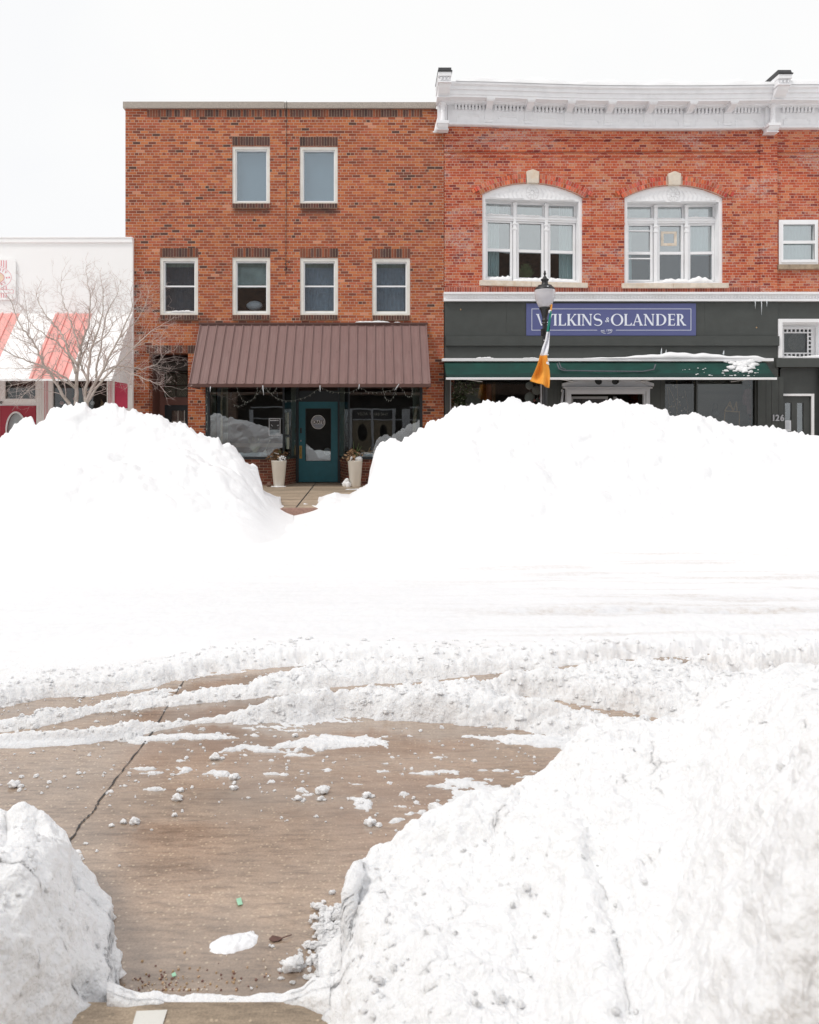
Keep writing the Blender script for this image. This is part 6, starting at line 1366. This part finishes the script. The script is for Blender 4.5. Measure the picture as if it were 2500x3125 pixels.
def chunk(x, y, sc, s):              # overlapping domes of random height, like broken clods
    x = x/sc+.35*fbm(x/sc*.9, y/sc*.9, s+50, 2); y = y/sc+.35*fbm(x*.9+7, y/sc*.9, s+60, 2)
    ix, iy = np.floor(x), np.floor(y); best = np.zeros_like(x)
    for dx in (-1, 0, 1):
        for dy in (-1, 0, 1):
            cx_, cy_ = ix+dx, iy+dy; px_ = cx_+h2(cx_, cy_, s); py_ = cy_+h2(cx_, cy_, s+1); r_ = .55+.6*h2(cx_, cy_, s+2); hh = .3+.7*h2(cx_, cy_, s+3)
            d2_ = ((x-px_)**2+(y-py_)**2)/r_**2; best = np.maximum(best, hh*np.clip(1-d2_, 0, 1)**.85)
    return best
def sstep(a, b_, x): t = np.clip((x-a)/(b_-a), 0, 1); return t*t*(3-2*t)
def gridmesh(name, Xg, Yg, Zg, mat, keep=None, attr=None, origin=None):
    nr, nc = Xg.shape; v = np.stack([Xg, Yg, Zg], -1).reshape(-1, 3)
    r_, c_ = np.meshgrid(np.arange(nr-1), np.arange(nc-1), indexing='ij'); i0 = (r_*nc+c_).ravel()
    f = np.stack([i0, i0+1, i0+nc+1, i0+nc], -1)
    if keep is not None:
        k = keep.ravel(); f = f[k[f].any(1)]
        used = np.unique(f); mp = -np.ones(len(v), int); mp[used] = np.arange(len(used)); v = v[used]; f = mp[f]
    else: used = None
    lo, hi = v.min(0), v.max(0); org = ((lo[0]+hi[0])/2, (lo[1]+hi[1])/2, lo[2]); v = v-np.array(org)
    me = bpy.data.meshes.new(name); me.vertices.add(len(v)); me.vertices.foreach_set('co', v.ravel()); me.loops.add(f.size); me.loops.foreach_set('vertex_index', f.ravel().astype(np.int32))
    me.polygons.add(len(f)); me.polygons.foreach_set('loop_start', np.arange(0, f.size, 4, dtype=np.int32)); me.update(calc_edges=True); me.polygons.foreach_set('use_smooth', np.ones(len(f), bool))
    if attr is not None:
        a = me.attributes.new('dirt', 'FLOAT_VECTOR', 'POINT'); q = attr.reshape(-1, 3)
        if used is not None: q = q[used]
        a.data.foreach_set('vector', q.astype(np.float32).ravel())
    me.materials.append(mat); me.validate(); me.update()
    o = bpy.data.objects.new(name, me); return link(o, None, org)
def cols(p0, p1, step, e0=None, e1=None):      # even columns with widening tails beyond the frame
    c = list(np.arange(p0, p1+.1, step)); q = step
    if e1:
        while c[-1] < e1: q *= 1.03; c.append(c[-1]+q)
    q = step; h = []; p = c[0]
    if e0:
        while p > e0: q *= 1.03; p -= q; h.append(p)
    return np.array(h[::-1]+c)
# ---- far banks along the opposite kerb
crest = [(-600,1350),(-300,1345),(-100,1340),(0,1332),(24,1320),(40,1306),(61,1283),(97,1278),(110,1295),(134,1279),(150,1255),(162,1243),(195,1238),(227,1234),(236,1227),(250,1223),(262,1227),(268,1242),(292,1250),(317,1238),(357,1236),(369,1246),(406,1251),(442,1263),(467,1261),(503,1277),(519,1289),(540,1287),(568,1293),(580,1309),(604,1329),(640,1337),(668,1343),(678,1363),(700,1358),(713,1357),(727,1383),(752,1415),(770,1420),(787,1425),(791,1452),(801,1481),(804,1506),(826,1516),(855,1523),(860,1540),(890,1555),(902,1556),(929,1536),(964,1543),(993,1513),(1023,1501),(1043,1516),(1067,1521),(1097,1499),(1124,1484),(1127,1442),(1135,1415),(1141,1393),(1150,1368),(1161,1356),(1180,1341),(1200,1338),(1218,1347),(1227,1348),(1235,1336),(1250,1327),(1289,1306),(1304,1289),(1330,1280),(1353,1269),(1368,1262),(1383,1246),(1417,1234),(1462,1234),(1488,1225),(1534,1232),(1549,1220),(1575,1219),(1601,1232),(1654,1231),(1673,1240),(1710,1235),(1745,1231),(1775,1230),(1794,1223),(1827,1227),(1860,1222),(1888,1222),(1922,1231),(1950,1231),(1963,1232),(1993,1238),(2016,1249),(2038,1252),(2043,1268),(2061,1270),(2095,1261),(2121,1261),(2151,1276),(2182,1274),(2189,1287),(2212,1289),(2249,1302),(2295,1300),(2347,1306),(2415,1315),(2453,1327),(2490,1328),(2560,1338),(2700,1345),(3100,1350)]
cp = np.array(crest, float)
DCR = 15.0
def farbank(p0, p1, name, label, e0=None, e1=None):
    pxs = cols(p0, p1, 3.2, e0, e1); nd = 190
    back = np.linspace(17.2, DCR, 46)[:-1]; front = DCR-(DCR-8.4)*np.linspace(0, 1, nd)**1.15
    ds = np.concatenate([back, front]); P_, D = np.meshgrid(pxs, ds)
    cy = np.interp(P_, cp[:, 0], cp[:, 1]); u = (P_-CX)/F
    zc = EYE-(cy-CY)*DCR/F
    zc = zc+(.035*fbm(P_/26, P_*0+3, 5, 3)+.05*fbm(P_/9, P_*0+8, 55, 3)+.05*(chunk(P_*.0075, P_*0+.3, .11, 91)-.35))*np.clip(zc, .15, 1)
    X_, Y_ = u*D, D
    base = -.30
    # smoothed crest for the slopes so that the columns do not read as pleats
    k = np.exp(-np.linspace(-2, 2, 61)**2); k /= k.sum(); zc1 = zc[0]; pad = np.pad(zc1, 30, 'edge'); zs1 = np.convolve(pad, k, 'valid'); zs_ = np.broadcast_to(zs1, zc.shape)
    near = np.exp(-np.abs(D-DCR)/.22); zz = zc*near+zs_*(1-near); zz = np.minimum(zz, zs_+(zc-zs_)*near)
    foot = 9.4+.5*fbm(X_*.4, Y_*0, 9, 3)
    t = np.clip((DCR-D)/(DCR-foot), 0, 1.3); fall = np.clip(1-t, 0, 1)
    prof = np.where(D <= DCR, .6*fall**1.9+.4*sstep(0, 1, fall)**1.3, 1)
    z = base+(zz-base)*prof
    tb_ = np.clip((D-DCR)/1.7, 0, 1); zb_ = zz*(1-tb_**1.6)-.05*(tb_ >= 1)
    z = np.where(D > DCR, np.where(zz > .05, zb_, zz-.6*tb_), z)
    hgt = np.clip(z+.1, 0, 1.2); amp = sstep(.0, .35, hgt)*np.clip(np.abs(D-DCR)/.35, .0, 1)
    lumps = .30*fbm(X_*.55, Y_*.8, 21, 4)+.14*chunk(X_, Y_*1.15, .75, 31)+.07*chunk(X_, Y_, .32, 41)+.04*chunk(X_, Y_, .15, 43)-.10
    z = z+amp*lumps*(.5+.5*sstep(0, .8, hgt))+.02*fbm(X_*5, Y_*5, 13, 3)*np.clip(amp+.25, 0, 1)
    # never rise above the sight of its own ridge: keep the ridge line the highest part of each slope
    cap = EYE-(cy-CY)*D/F-.004*np.abs(D-DCR)-.002
    z = np.where(D < DCR, np.minimum(z, cap), np.minimum(z, zz+.02))
    Y2 = Y_+.06*amp*fbm(X_*3, z*5, 77, 3)
    z = np.where(D > DCR+1e-6, np.minimum(z, np.maximum(zc-.02*(D-DCR), -.1)), z)
    o = gridmesh(name, X_, Y2, z, M['snow']); return tag(o, label, 'snow bank')
farbank(-100, 895.2, 'snow_bank', 'tall white snow bank across the street left of the shop door', e0=-3000)
farbank(892, 2600, 'snow_bank', 'long tall white snow bank across the street right of the shop door', e1=5500)
# ---- churned snow on the street
def I(px, pts): a = np.array(pts, float); return np.interp(px, a[:, 0], a[:, 1])
L1 = [(-600,2200),(0,2166),(60,2150),(138,2136),(200,2128),(254,2127),(435,2108),(536,2086),(623,2066),(768,2046),(942,2036),(1100,2040),(3000,2040)]
R1u = [(-600,2225),(0,2205),(80,2196),(145,2178),(290,2156),(435,2114),(500,2100),(565,2094),(610,2103),(652,2102),(761,2094),(797,2068),(880,2052),(935,2042),(960,2030),(3000,2030)]
R1l = [(-600,2262),(0,2240),(145,2219),(290,2184),(471,2165),(616,2150),(870,2128),(1087,2096),(1250,2091),(1380,2072),(1500,2060),(1612,2051),(1866,2031),(2011,2016),(2100,2014),(3000,2014)]
R2u = [(-600,2262),(0,2247),(254,2236),(377,2217),(543,2204),(696,2185),(833,2171),(900,2150),(978,2128),(1087,2116),(1250,2121),(1373,2096),(1540,2084),(1576,2068),(1757,2047),(1902,2033),(2011,2020),(2080,2010),(3000,2000)]
R2l = [(-600,2310),(0,2296),(254,2282),(380,2262),(456,2242),(580,2214),(710,2208),(870,2207),(942,2203),(1050,2190),(1200,2200),(1400,2220),(1600,2238),(1800,2262),(2100,2290),(3000,2340)]
S3u = [(520,2290),(600,2284),(700,2272),(811,2262),(900,2244),(1050,2212),(1100,2195),(1500,2200)]
S3l = [(520,2292),(600,2294),(700,2300),(811,2298),(950,2302),(1087,2300),(1250,2283),(1310,2297),(1417,2314),(1560,2318),(1700,2332),(1900,2338)]
def band(P_, Q_, up, lo): return np.minimum(Q_-I(P_, up), I(P_, lo)-Q_)
def ell(P_, Q_, cx_, cy_, rx, ry, sl=0): return (1-np.sqrt(((P_-cx_)/rx)**2+((Q_-cy_-sl*(P_-cx_))/ry)**2))*ry
# side: road snow field laid over the carriageway
qs = np.arange(1575, 3052, 3.0); ps = cols(-200, 2700, 3.6, -5000, 9000)
Pg, Qg = np.meshgrid(ps, qs)
D = F*(EYE-ROADZ)/(Qg-CY); Xw = (Pg-CX)/F*D
n1 = fbm(Xw*2.2, D*3.2, 3, 5, .6); n2 = fbm(Xw*7, D*10, 4, 4, .6)
wob = n1*18+n2*12+5*(chunk(Xw, D, .06, 97)-.35)
s = I(Pg, L1)-Qg+wob*.8
r1 = band(Pg, Qg, R1u, R1l); r2 = band(Pg, Qg, R2u, R2l); r3 = band(Pg, Qg, S3u, S3l)
thin = np.full_like(s, -50.)
n3 = fbm(Xw*1.7+3, D*11, 71, 5, .6)                 # streaks smeared along the street
n4 = fbm(Xw*16, D*28, 81, 4, .6)
film = n3*76-4-np.abs(Qg-2275)*.16+30*n4; film = np.where((Pg > 260) & (Qg > 2215), film, -50)
s_all = np.maximum(s+n4*9, np.maximum(r1+n3*6+n4*8+wob*.42, r2+wob*.5)); s_all = np.maximum(s_all, np.where(Pg > 520, r3+wob*.7+n3*18+n4*16-2, -99))
for e_ in ((1050,2205,330,14,-.02), (730,2236,190,9,-.02), (600,2318,170,5,-.13), (560,2350,75,16,-.05), (1010,2350,290,5,.03), (1400,2392,170,24,-.02), (1500,2440,180,52,-.05), (1250,2425,80,14,-.1), (1100,2395,60,9,.0), (1110,2455,55,26,.2), (1240,2462,95,14,-.12), (1340,2480,100,26,0), (1230,2500,70,14,-.3), (660,2362,40,16,0), (915,2420,40,14,-.2), (60,2385,70,10,.1), (1180,2398,90,10,0), (240,2600,36,10,.1), (1010,2930,55,110,.0), (930,2950,70,9,-.2), (860,2890,30,6,.3), (700,2305,200,5,-.10), (1650,2300,200,40,0), (1170,2330,120,8,.02)):
    v_ = ell(Pg, Qg, e_[0], e_[1], e_[2]*1.05, e_[3]+6, e_[4])+wob*.6+n3*20+n4*26-7; thin = np.maximum(thin, v_); s_all = np.maximum(s_all, v_)
thin = np.maximum(thin, film); s_all = np.maximum(s_all, film)
s_all = s_all+7
for e_ in ((1815,2183,205,21,.165), (1700,2160,80,14,.1), (1500,2082,270,13,-.11), (1875,2034,140,8,-.09), (690,2086,100,9,-.2), (1180,2106,140,8,-.08), (2372,2062,75,6,-.02), (1400,2275,110,12,.08), (1610,2309,90,12,.02), (1300,2226,110,7,.0), (2160,2035,60,5,-.05)):
    s_all = np.minimum(s_all, -(ell(Pg, Qg, *e_)+wob*.35+n4*10)+1)
k = np.clip(s_all/30, 0, 1)
dist = sstep(0, 1, k)
rid = .75*np.clip(np.minimum(r1, 40)/22, 0, 1)**.7*.034+np.clip(r2/24, 0, 1)**.7*.034*sstep(300, 1000, Pg)+np.clip(r2/20, 0, 1)*.02
R2zone = (r2 > 0)*1.0
L1b = I(Pg, L1)
edge = np.exp(-((L1b-Qg-40)/40)**2)*.05
lump = chunk(Xw, D, .085, 7)*.032+chunk(Xw, D, .04, 8)*.020
big = chunk(Xw, D, .2, 9)*.035
act = np.clip(rid/.042, 0, 1)+sstep(40, 0, np.abs(L1b-Qg-15))*.5+sstep(1500, 2300, Pg)*sstep(1850, 2050, Qg)*.9+.18
act = np.where(Qg > 2240, np.maximum(.45, act*.6), act); act = np.clip(act, 0, 1.2)
h = .018+.05*sstep(2100, 1800, Qg)+rid+edge+lump*act+big*act*.6*(.3+rid/.042)
icy = band(Pg, Qg, [(-600,2268),(0,2262),(300,2250),(460,2236)], [(-600,2310),(0,2300),(254,2285),(456,2243)])
icyk = sstep(0, 8, icy)*sstep(520, 380, Pg)
thk = np.where((thin > -2) & (np.maximum(np.maximum(s, r1), r2) < 0), .35, 1)*(1-.75*icyk); thk = np.where((Qg > 2200) & (r3 > 0) & (r2 < 6), .4, thk)
h = h*thk
# rolling of the far lanes: wheel tracks
tracks = .03*np.sin((D-6.0)*1.9+.3*Xw*.2)*sstep(2000, 1900, Qg)+.012*fbm(Xw*1.2, D*6, 15, 4)*sstep(2050, 1900, Qg)
tr1 = np.exp(-((Qg-(1893-.004*(Pg-1700)))/11)**2)*sstep(1350, 1800, Pg)+np.exp(-((Qg-(1850-.006*(Pg-2100)))/5)**2)*sstep(1800, 2250, Pg)
h = h+tracks+.022*fbm(Xw*.45, D*8, 19, 4)*sstep(2080, 1950, Qg)-.045*tr1*np.clip(.5+n1, 0, 1)
h = np.maximum(h, .01)
zS = ROADZ-.02+(h+.02)*dist**.95
dirt = np.zeros(Pg.shape+(3,))
clod = np.clip(-n2+.15, 0, 1)
dirt[..., 0] = np.clip(.02*sstep(1950, 2120, Qg)+.10*np.clip(rid/.042, 0, 1)*clod+.75*tr1*np.clip(n2*1.5+.45, 0, 1)+.5*sstep(.08, .4, fbm(Xw*.6, D*9, 23, 5, .6))*sstep(900, 2300, Pg)*sstep(1560, 1750, Qg)*sstep(2080, 1950, Qg)+.12*sstep(.15, .5, fbm(Xw*3, D*9, 29, 4))*sstep(1940, 2040, Qg)+.22*(1-dist)*sstep(1900, 2060, Qg)+.10*(thin > 0)*clod, 0, .9)
dirt[..., 1] = np.clip(.24*sstep(1640, 1860, Qg)*sstep(2060, 1940, Qg)+.20*(thin > 0)+.35*icyk+.10*((r3 > 0) & (r2 < 8))+.35*tr1*np.clip(.4-n2, 0, 1), 0, .9)
dirt[..., 2] = sstep(1960, 2080, Qg)
snow_o = gridmesh('snow', Xw, D, zS, M['snowdirt'], keep=s_all > 0, attr=dirt); tag(snow_o, 'churned snow covering the carriageway', None, None, 'structure')
# ---- near banks
CL = MB()
def crumble(o, k):                   # push the surface in and out along its normals in clods of several sizes
    for nm, kind, sc, st in (('a', 'VORONOI', .17, .044), ('b', 'VORONOI', .07, .026), ('c', 'CLOUDS', .035, .018), ('d', 'CLOUDS', .012, .007)):
        t = bpy.data.textures.new('snow '+nm, kind); t.noise_scale = sc
        if kind == 'CLOUDS': t.noise_depth = 2
        else: t.distance_metric = 'DISTANCE'; t.noise_intensity = 1.0
        m = o.modifiers.new(nm, 'DISPLACE'); m.texture = t; m.texture_coords = 'GLOBAL'; m.strength = (-st if kind == 'VORONOI' else st)*k; m.mid_level = .5 if kind == 'CLOUDS' else .35; m.direction = 'NORMAL'
def nearbank(p0, p1, step, cr, dcr, dfr, name, label, seed, rise=None, small=False, e0=None, e1=None):
    pxs = cols(p0, p1, step, e0, e1); nd = 430
    rows = []
    cyv = np.interp(pxs, [c[0] for c in cr], [c[1] for c in cr]); dcv = np.interp(pxs, [c[0] for c in dcr], [c[1] for c in dcr]); dfv = np.interp(pxs, [c[0] for c in dfr], [c[1] for c in dfr])
    cyv = cyv+3*fbm(pxs/22, pxs*0, seed, 3)
    zcv = EYE-(cyv-CY)*dcv/F
    k = np.exp(-np.linspace(-2, 2, 121)**2); k /= k.sum(); zsv = np.convolve(np.pad(zcv, 60, 'edge'), k, 'valid')
    # rows: s from -1 (back foot) to 0 (crest) to 1 (front foot)
    sb = np.linspace(-1, 0, 60)[:-1]; sf = np.linspace(0, 1, nd)**1.0; ss = np.concatenate([sb, sf]); Pm, Sm = np.meshgrid(pxs, ss)
    dc, df, zc, zs_, cy = [np.broadcast_to(q, Pm.shape) for q in (dcv, dfv, zcv, zsv, cyv)]
    bw = .05 if small else .16+.35*np.clip(zc+.25, 0, 1)
    u = (Pm-CX)/F
    D_ = np.where(Sm < 0, dc+bw*(-Sm), dc+(df-dc)*Sm)
    X_ = u*D_
    near = np.exp(-np.abs(D_-dc)/.09); zz = zc*near+zs_*(1-near)
    if rise is not None: zz = zz+rise(Pm, D_, dc)
    floor = np.where(D_ < 2.19, -.185, ROADZ-.01)
    ff = 1-sstep(.6, 1.0, Sm) if small else 1-sstep(.62 if seed == 300 else .86, 1.0, Sm)
    z = np.where(Sm < 0, ROADZ-.02+(zz-ROADZ+.02)*np.sqrt(np.clip(1-Sm**2, 0, 1)), floor+(zz-floor)*ff**.7)
    away = np.clip(np.abs(D_-dc)/.10, 0, 1); hg = sstep(0, .16, z-floor)
    lump_ = .10*fbm(X_*1.6, D_*1.6, seed+1, 5)+.06*chunk(X_, D_, .30, seed+2)+.025*chunk(X_, D_, .13, seed+3)-.03
    z = z+lump_*(.2 if small else 1)*away*hg*(sstep(950, 1090, Pm) if seed == 400 else 1)*(.35+.65*np.clip(z-floor, 0, .4)/.4)+.008*fbm(X_*22, D_*22, seed+6, 4)*hg
    cap = EYE-(cy-CY)*D_/F-.002-.02*np.clip(dc-D_, 0, 1)
    z = np.where((Sm > 0) & (D_ < dc-.005), np.minimum(z, cap), z)
    Xn = X_
    o = gridmesh(name, Xn, D_, z, M['snowcrumb']); crumble(o, .28 if small else (.72 if seed == 300 else .9))
    if not small:                    # clods lying half sunk in the surface
        rr = random.Random(seed); cb_ = np.argwhere((Sm > .02) & (Sm < .9) & (D_ > 1.35) & (z > floor+.05) & (Pm > -80) & (Pm < 2600))
        for k_ in rr.sample(range(len(cb_)), min(len(cb_), 1000 if seed == 400 else 260)):
            a_, c_ = cb_[k_]; q = abs(rr.gauss(0, .005))+.003
            if Pm[a_, c_] > 1750+(3.0-D_[a_, c_])*150 and rr.random() < .8: continue
            CL.shard((Xn[a_, c_], D_[a_, c_], z[a_, c_]+q*rr.uniform(-.3, .4)), min(q, .013), rr)
    return tag(o, label, 'snow bank')
crL = [(-700,2480),(-300,2500),(-60,2525),(0,2538),(22,2560),(32,2545),(43,2523),(69,2519),(85,2535),(109,2559),(150,2565),(181,2581),(200,2592),(207,2612),(205,2640),(209,2680),(232,2714),(250,2722),(264,2735),(279,2755),(305,2775),(328,2800),(333,2850),(336,2900),(340,2950),(352,2990),(372,3010)]
crL = [c for c in crL if c[0] != 205]
nearbank(-300, 372, 1.9, crL, [(-700,2.75),(207,2.65),(300,2.62),(328,2.6),(340,2.42),(372,2.33)], [(-700,.9),(-200,1.35),(0,1.76),(100,1.95),(190,2.05),(283,2.14),(330,2.16),(372,2.18)], 'snow_bank', 'low snow bank in the lower left corner of the street', 300,
    rise=lambda P_, D_, dc: np.clip(dc-D_, 0, 2)*.16*sstep(260, 60, P_), e0=-7000)
crR = [(880,3046),(915,3040),(930,3028),(955,2995),(985,2992),(1005,2985),(1030,2975),(1052,2968),(1056,2930),(1059,2850),(1061,2760),(1064,2720),(1072,2690),(1082,2665),(1100,2650),(1150,2622),(1200,2597),(1215,2580),(1260,2540),(1300,2520),(1340,2516),(1370,2500),(1400,2478),(1460,2468),(1520,2455),(1600,2440),(1680,2400),(1720,2345),(1745,2300),(1800,2268),(1860,2245),(1900,2240),(1960,2220),(2050,2202),(2110,2195),(2140,2170),(2180,2130),(2250,2100),(2330,2085),(2400,2060),(2440,2068),(2500,2060),(2700,2030),(3100,1990)]
def riseR(P_, D_, dc):
    gr = 1700+(F*1.2/np.clip(D_, .5, 5)-CY*0)*.0+np.clip(3.0-D_, 0, 2)*150
    r_ = sstep(0, 700, P_-gr); w_ = np.clip(dc-D_, 0, 2.4)
    g_ = -.05*np.exp(-((P_-gr)/45)**2)*np.clip(w_/.4, 0, 1)
    return w_*(.05+.17*r_)+g_
nearbank(972, 2760, 2.6, crR, [(880,2.24),(955,2.33),(1052,2.36),(1062,2.42),(1100,2.6),(1200,2.7),(1300,2.76),(1400,2.82),(1700,2.95),(2050,3.15),(2500,3.35),(3080,3.6)], [(880,2.15),(900,2.11),(964,2.14),(990,2.05),(1060,1.6),(1200,1.15),(1600,.85),(3080,.65)], 'snow_bank', 'big near snow bank filling the lower right corner', 400, rise=riseR, e1=9000)
# thin line of snow lying along the near kerb
nearbank(326, 1008, 1.9, [(326,3006),(340,3010),(365,3022),(380,3034),(420,3042),(470,3030),(520,3043),(560,3048),(590,3038),(620,3047),(700,3049),(760,3046),(800,3040),(850,3044),(900,3036),(930,3022),(955,2996),(985,2990),(1010,2984)], [(340,2.215),(910,2.215),(1010,2.24)], [(340,2.165),(500,2.17),(910,2.172),(1010,2.12)], 'snow_strip', 'thin strip of snow lying along the near kerb', 500, small=True)
tag(CL.build('snow_rubble', M['snowcrumb'], None, smooth=True), 'loose crumbled snow lying on the faces of the near snow banks', 'snow', None, 'stuff')
# ---- separate clods, ice and litter
rs = random.Random(9)
clods = [(541,2433,29),(551,2410,17),(714,2370,26),(714,2403,20),(657,2309,27),(533,2486,15),(410,2505,28),(377,2507,18),(341,2518,14),(43,2392,30),(984,2410,34),(978,2437,18),(1120,2425,24),(1130,2508,28),(1330,2462,34),(893,2940,54),(1014,2722,17),(988,2752,14),(855,2960,12),(337,2888,15),(331,2912,12),(956,2250,20),(900,2243,16),(1740,2185,18),(1102,2452,18),(910,2435,20)]
places = ['beside the road joint on the brown concrete', 'just above the largest pair of clods left of centre', 'upper one of two clods in mid road', 'lower one of two clods in mid road', 'near the slush line left of centre', 'flat and faint below the left clod', 'rightmost of three clods in a row by the joint', 'middle one of three clods in a row by the joint', 'leftmost of three clods in a row by the joint', 'at the left edge of the road', 'bright and round right of the road centre', 'small one under the bright round clod', 'near the slush patches right of centre', 'alone below the slush patches by the right bank', 'against the slush by the big right bank', 'the largest clod, low in the picture by the kerb', 'small pale one near the left face of the right bank', 'smaller lower one near the left face of the right bank', 'tiny one beside the largest clod', 'upper crumb by the left bank', 'lower crumb by the left bank', 'by the second ridge of snow', 'left one by the second ridge of snow', 'in the bare strip of the right slush', 'in the slush right of centre', 'in the slush streak by the centre right']
for i, (p, q, w_) in enumerate(clods):
    d = F*(EYE-ROADZ)/(q+w_*.3-CY); r_ = w_/2*d/F
    b = MB(); b.blob(((p-CX)*d/F, d, ROADZ+r_*.55), r_, i, n=22, rough=.32, sq=(1.1, .9, .68))
    b.shard(((p-CX)*d/F+r_*.7, d-r_*.2, ROADZ+r_*.25), r_*.55, rs); b.shard(((p-CX)*d/F-r_*.8, d, ROADZ+r_*.2), r_*.4, rs)
    if i in (4, 9, 11, 12): b.blob(((p-CX)*d/F+r_*1.3, d, ROADZ+r_*.2), r_*.7, i+40, n=12, rough=.2, sq=(1.2, .9, .5))
    o = b.build('snow_clod', M['snowcrumb'], None, smooth=True); tag(o, 'white snow clod '+places[i], 'snow clod', 'loose clods of snow on the wet road')
d = F*1.7/(2878-CY); icx = (717-CX)*d/F
gx_, gy_ = np.meshgrid(np.linspace(-.12, .12, 110), np.linspace(-.11, .11, 100)); ca, sa = math.cos(R(24)), math.sin(R(24))
rr_ = np.sqrt(((gx_*ca+gy_*sa)/.088)**2+((-gx_*sa+gy_*ca)/.050)**2)+.22*fbm(gx_*22, gy_*22, 61, 4)
hh_ = .022*np.clip(1-rr_, 0, 1)**.6*(.7+.5*chunk(gx_, gy_, .022, 62))+.004*fbm(gx_*60, gy_*60, 63, 3)
icem, n_, bs = nmat('slushy ice'); bs.inputs['Base Color'].default_value = (.93, .94, .96, 1); bs.inputs['Roughness'].default_value = .35; bs.inputs['Subsurface Weight'].default_value = .0; bs.inputs['Subsurface Scale'].default_value = .02
o = gridmesh('ice_patch', icx+gx_, d+gy_, ROADZ-.002+hh_*(rr_ < 1), icem, keep=rr_ < 1.0); tag(o, 'oval lump of melting ice on the wet road near the kerb', 'ice')
gp = paint('mint green paper', (.36, .66, .46), .7, .1, 30)
def scrap(name, px, py, w_, h_, mat, lab, cat, rot=.2):
    d = F*1.7/(py-CY); x = (px-CX)*d/F; b = MB(); c_, s_ = math.cos(rot), math.sin(rot); q = [(-w_, -h_), (w_, -h_), (w_, h_), (-w_, h_)]
    q = [(x+a*c_-e*s_, d+a*s_+e*c_) for a, e in q]; b.slab((*q[0], ROADZ+.006), (*q[1], ROADZ+.006), (*q[2], ROADZ+.010), (*q[3], ROADZ+.008), .001); return tag(b.build(name, mat, None), lab, cat)
scrap('paper_scrap', 731, 2757, .0085, .018, gp, 'mint green paper scrap lying in the middle of the wet road', 'paper scrap', .35)
scrap('paper_scrap', 1192, 2580, .009, .008, gp, 'mint green paper scrap at the edge of the right snow bank', 'paper scrap', 1.0)
scrap('paper_scrap', 531, 2981, .006, .006, gp, 'tiny green paper scrap among the gravel by the near kerb', 'paper scrap', .6)
d = F*1.7/(2870-CY); x = (841-CX)*d/F; b = MB(); lf = [(-.022, 0), (-.012, .014), (.004, .016), (.02, .008), (.024, .001), (.01, -.01), (-.008, -.012)]
n0 = len(b.v); b.v += [(x+p[0], d+p[1], ROADZ+.006+.003*math.sin(i*2)) for i, p in enumerate(lf)]+[(x+p[0], d+p[1], ROADZ+.004) for p in lf]; nn = len(lf); b.face([n0+i for i in range(nn)]); b.face([n0+nn+i for i in reversed(range(nn))])
for i in range(nn): b.face([n0+i, n0+nn+i, n0+nn+(i+1) % nn, n0+(i+1) % nn])
b.tube([(x+.022, d+.002, ROADZ+.007), (x+.038, d+.006, ROADZ+.010), (x+.052, d+.018, ROADZ+.007)], .0018, 5)
tag(b.build('dead_leaf', paint('wet leaf', (.12, .055, .04), .4, .3, 60), None), 'small brown dead leaf on the wet road beside the ice lump', 'leaf')
b = MB()
for i in range(150):
    p = rs.gauss(520, 90) if i % 3 else rs.uniform(360, 860); q = 3040-abs(rs.gauss(0, 40)); q = min(q, 3022) - (0 if i % 3 else rs.uniform(0, 40)); d = F*1.7/(q-CY); b.blob(((p-CX)*d/F, d, ROADZ+.001), rs.uniform(.0018, .005), i, n=5, rough=.2, m=rs.choice([M['stone'], M['wood'], M['brownpaint'], M['tanleaf']]))
tag(b.build('gravel', M['stone'], None), 'fine gravel and grit gathered on the road by the near kerb', 'gravel', None, 'stuff')
# crumbs thrown out along the ridges
b = MB(); cand = np.argwhere((s_all < 2) & (s_all > -26) & (Qg > 2050) & (Qg < 3020) & (Pg > -40) & (Pg < 2300)); idx = rs.sample(range(len(cand)), 950)
for k_ in idx:
    r_, c_ = cand[k_]; sv = s_all[r_, c_]
    if rs.random() > math.exp(sv/9): continue
    x, y = Xw[r_, c_]+rs.uniform(-.01, .01), D[r_, c_]+rs.uniform(-.01, .01); b.shard((x, y, ROADZ+.003), rs.uniform(.003, .010)*(1 if rs.random() < .85 else 1.7), rs)
zflat = zS; cand2 = np.argwhere((s_all > 4) & (Qg > 1985) & (Qg < 2330) & (Pg > -60) & (Pg < 2560) & ((r1 > -2) | (r2 > -2) | ((L1b-Qg) < 60) & ((L1b-Qg) > 0) | (Pg > 1100)))
for k_ in rs.sample(range(len(cand2)), 3600):
    r_, c_ = cand2[k_]; rr_ = min(.034, abs(rs.gauss(0, .009))+.004)
    if n1[r_, c_] < rs.uniform(-.6, .25) or icyk[r_, c_] > .3: continue
    if thk[r_, c_] < .6: rr_ *= .5
    b.shard((Xw[r_, c_], D[r_, c_], zS[r_, c_]+rr_*rs.uniform(-.3, .35)), rr_, rs)
for k_ in range(260):                          # rubble at the foot of the near right bank
    p = rs.gauss(1015, 32); q = rs.uniform(2770, 3015); p = min(p, 1056); d = F*1.7/(q-CY); b.shard(((p-CX)*d/F, d, ROADZ+rs.uniform(0, .02)), rs.uniform(.006, .02), rs)
for k_ in range(110):
    q = rs.uniform(2690, 3000); p = np.interp(q, [2690, 2735, 2800, 2900, 3000], [218, 262, 328, 328, 350])+rs.gauss(2, 8); d = F*1.7/(q-CY); b.shard(((p-CX)*d/F, d, ROADZ+rs.uniform(0, .02)), rs.uniform(.006, .022), rs)
tag(b.build('snow_crumbs', M['snowcrumb'], None), 'loose crumbs of snow scattered along the ridges', 'snow', None, 'stuff')
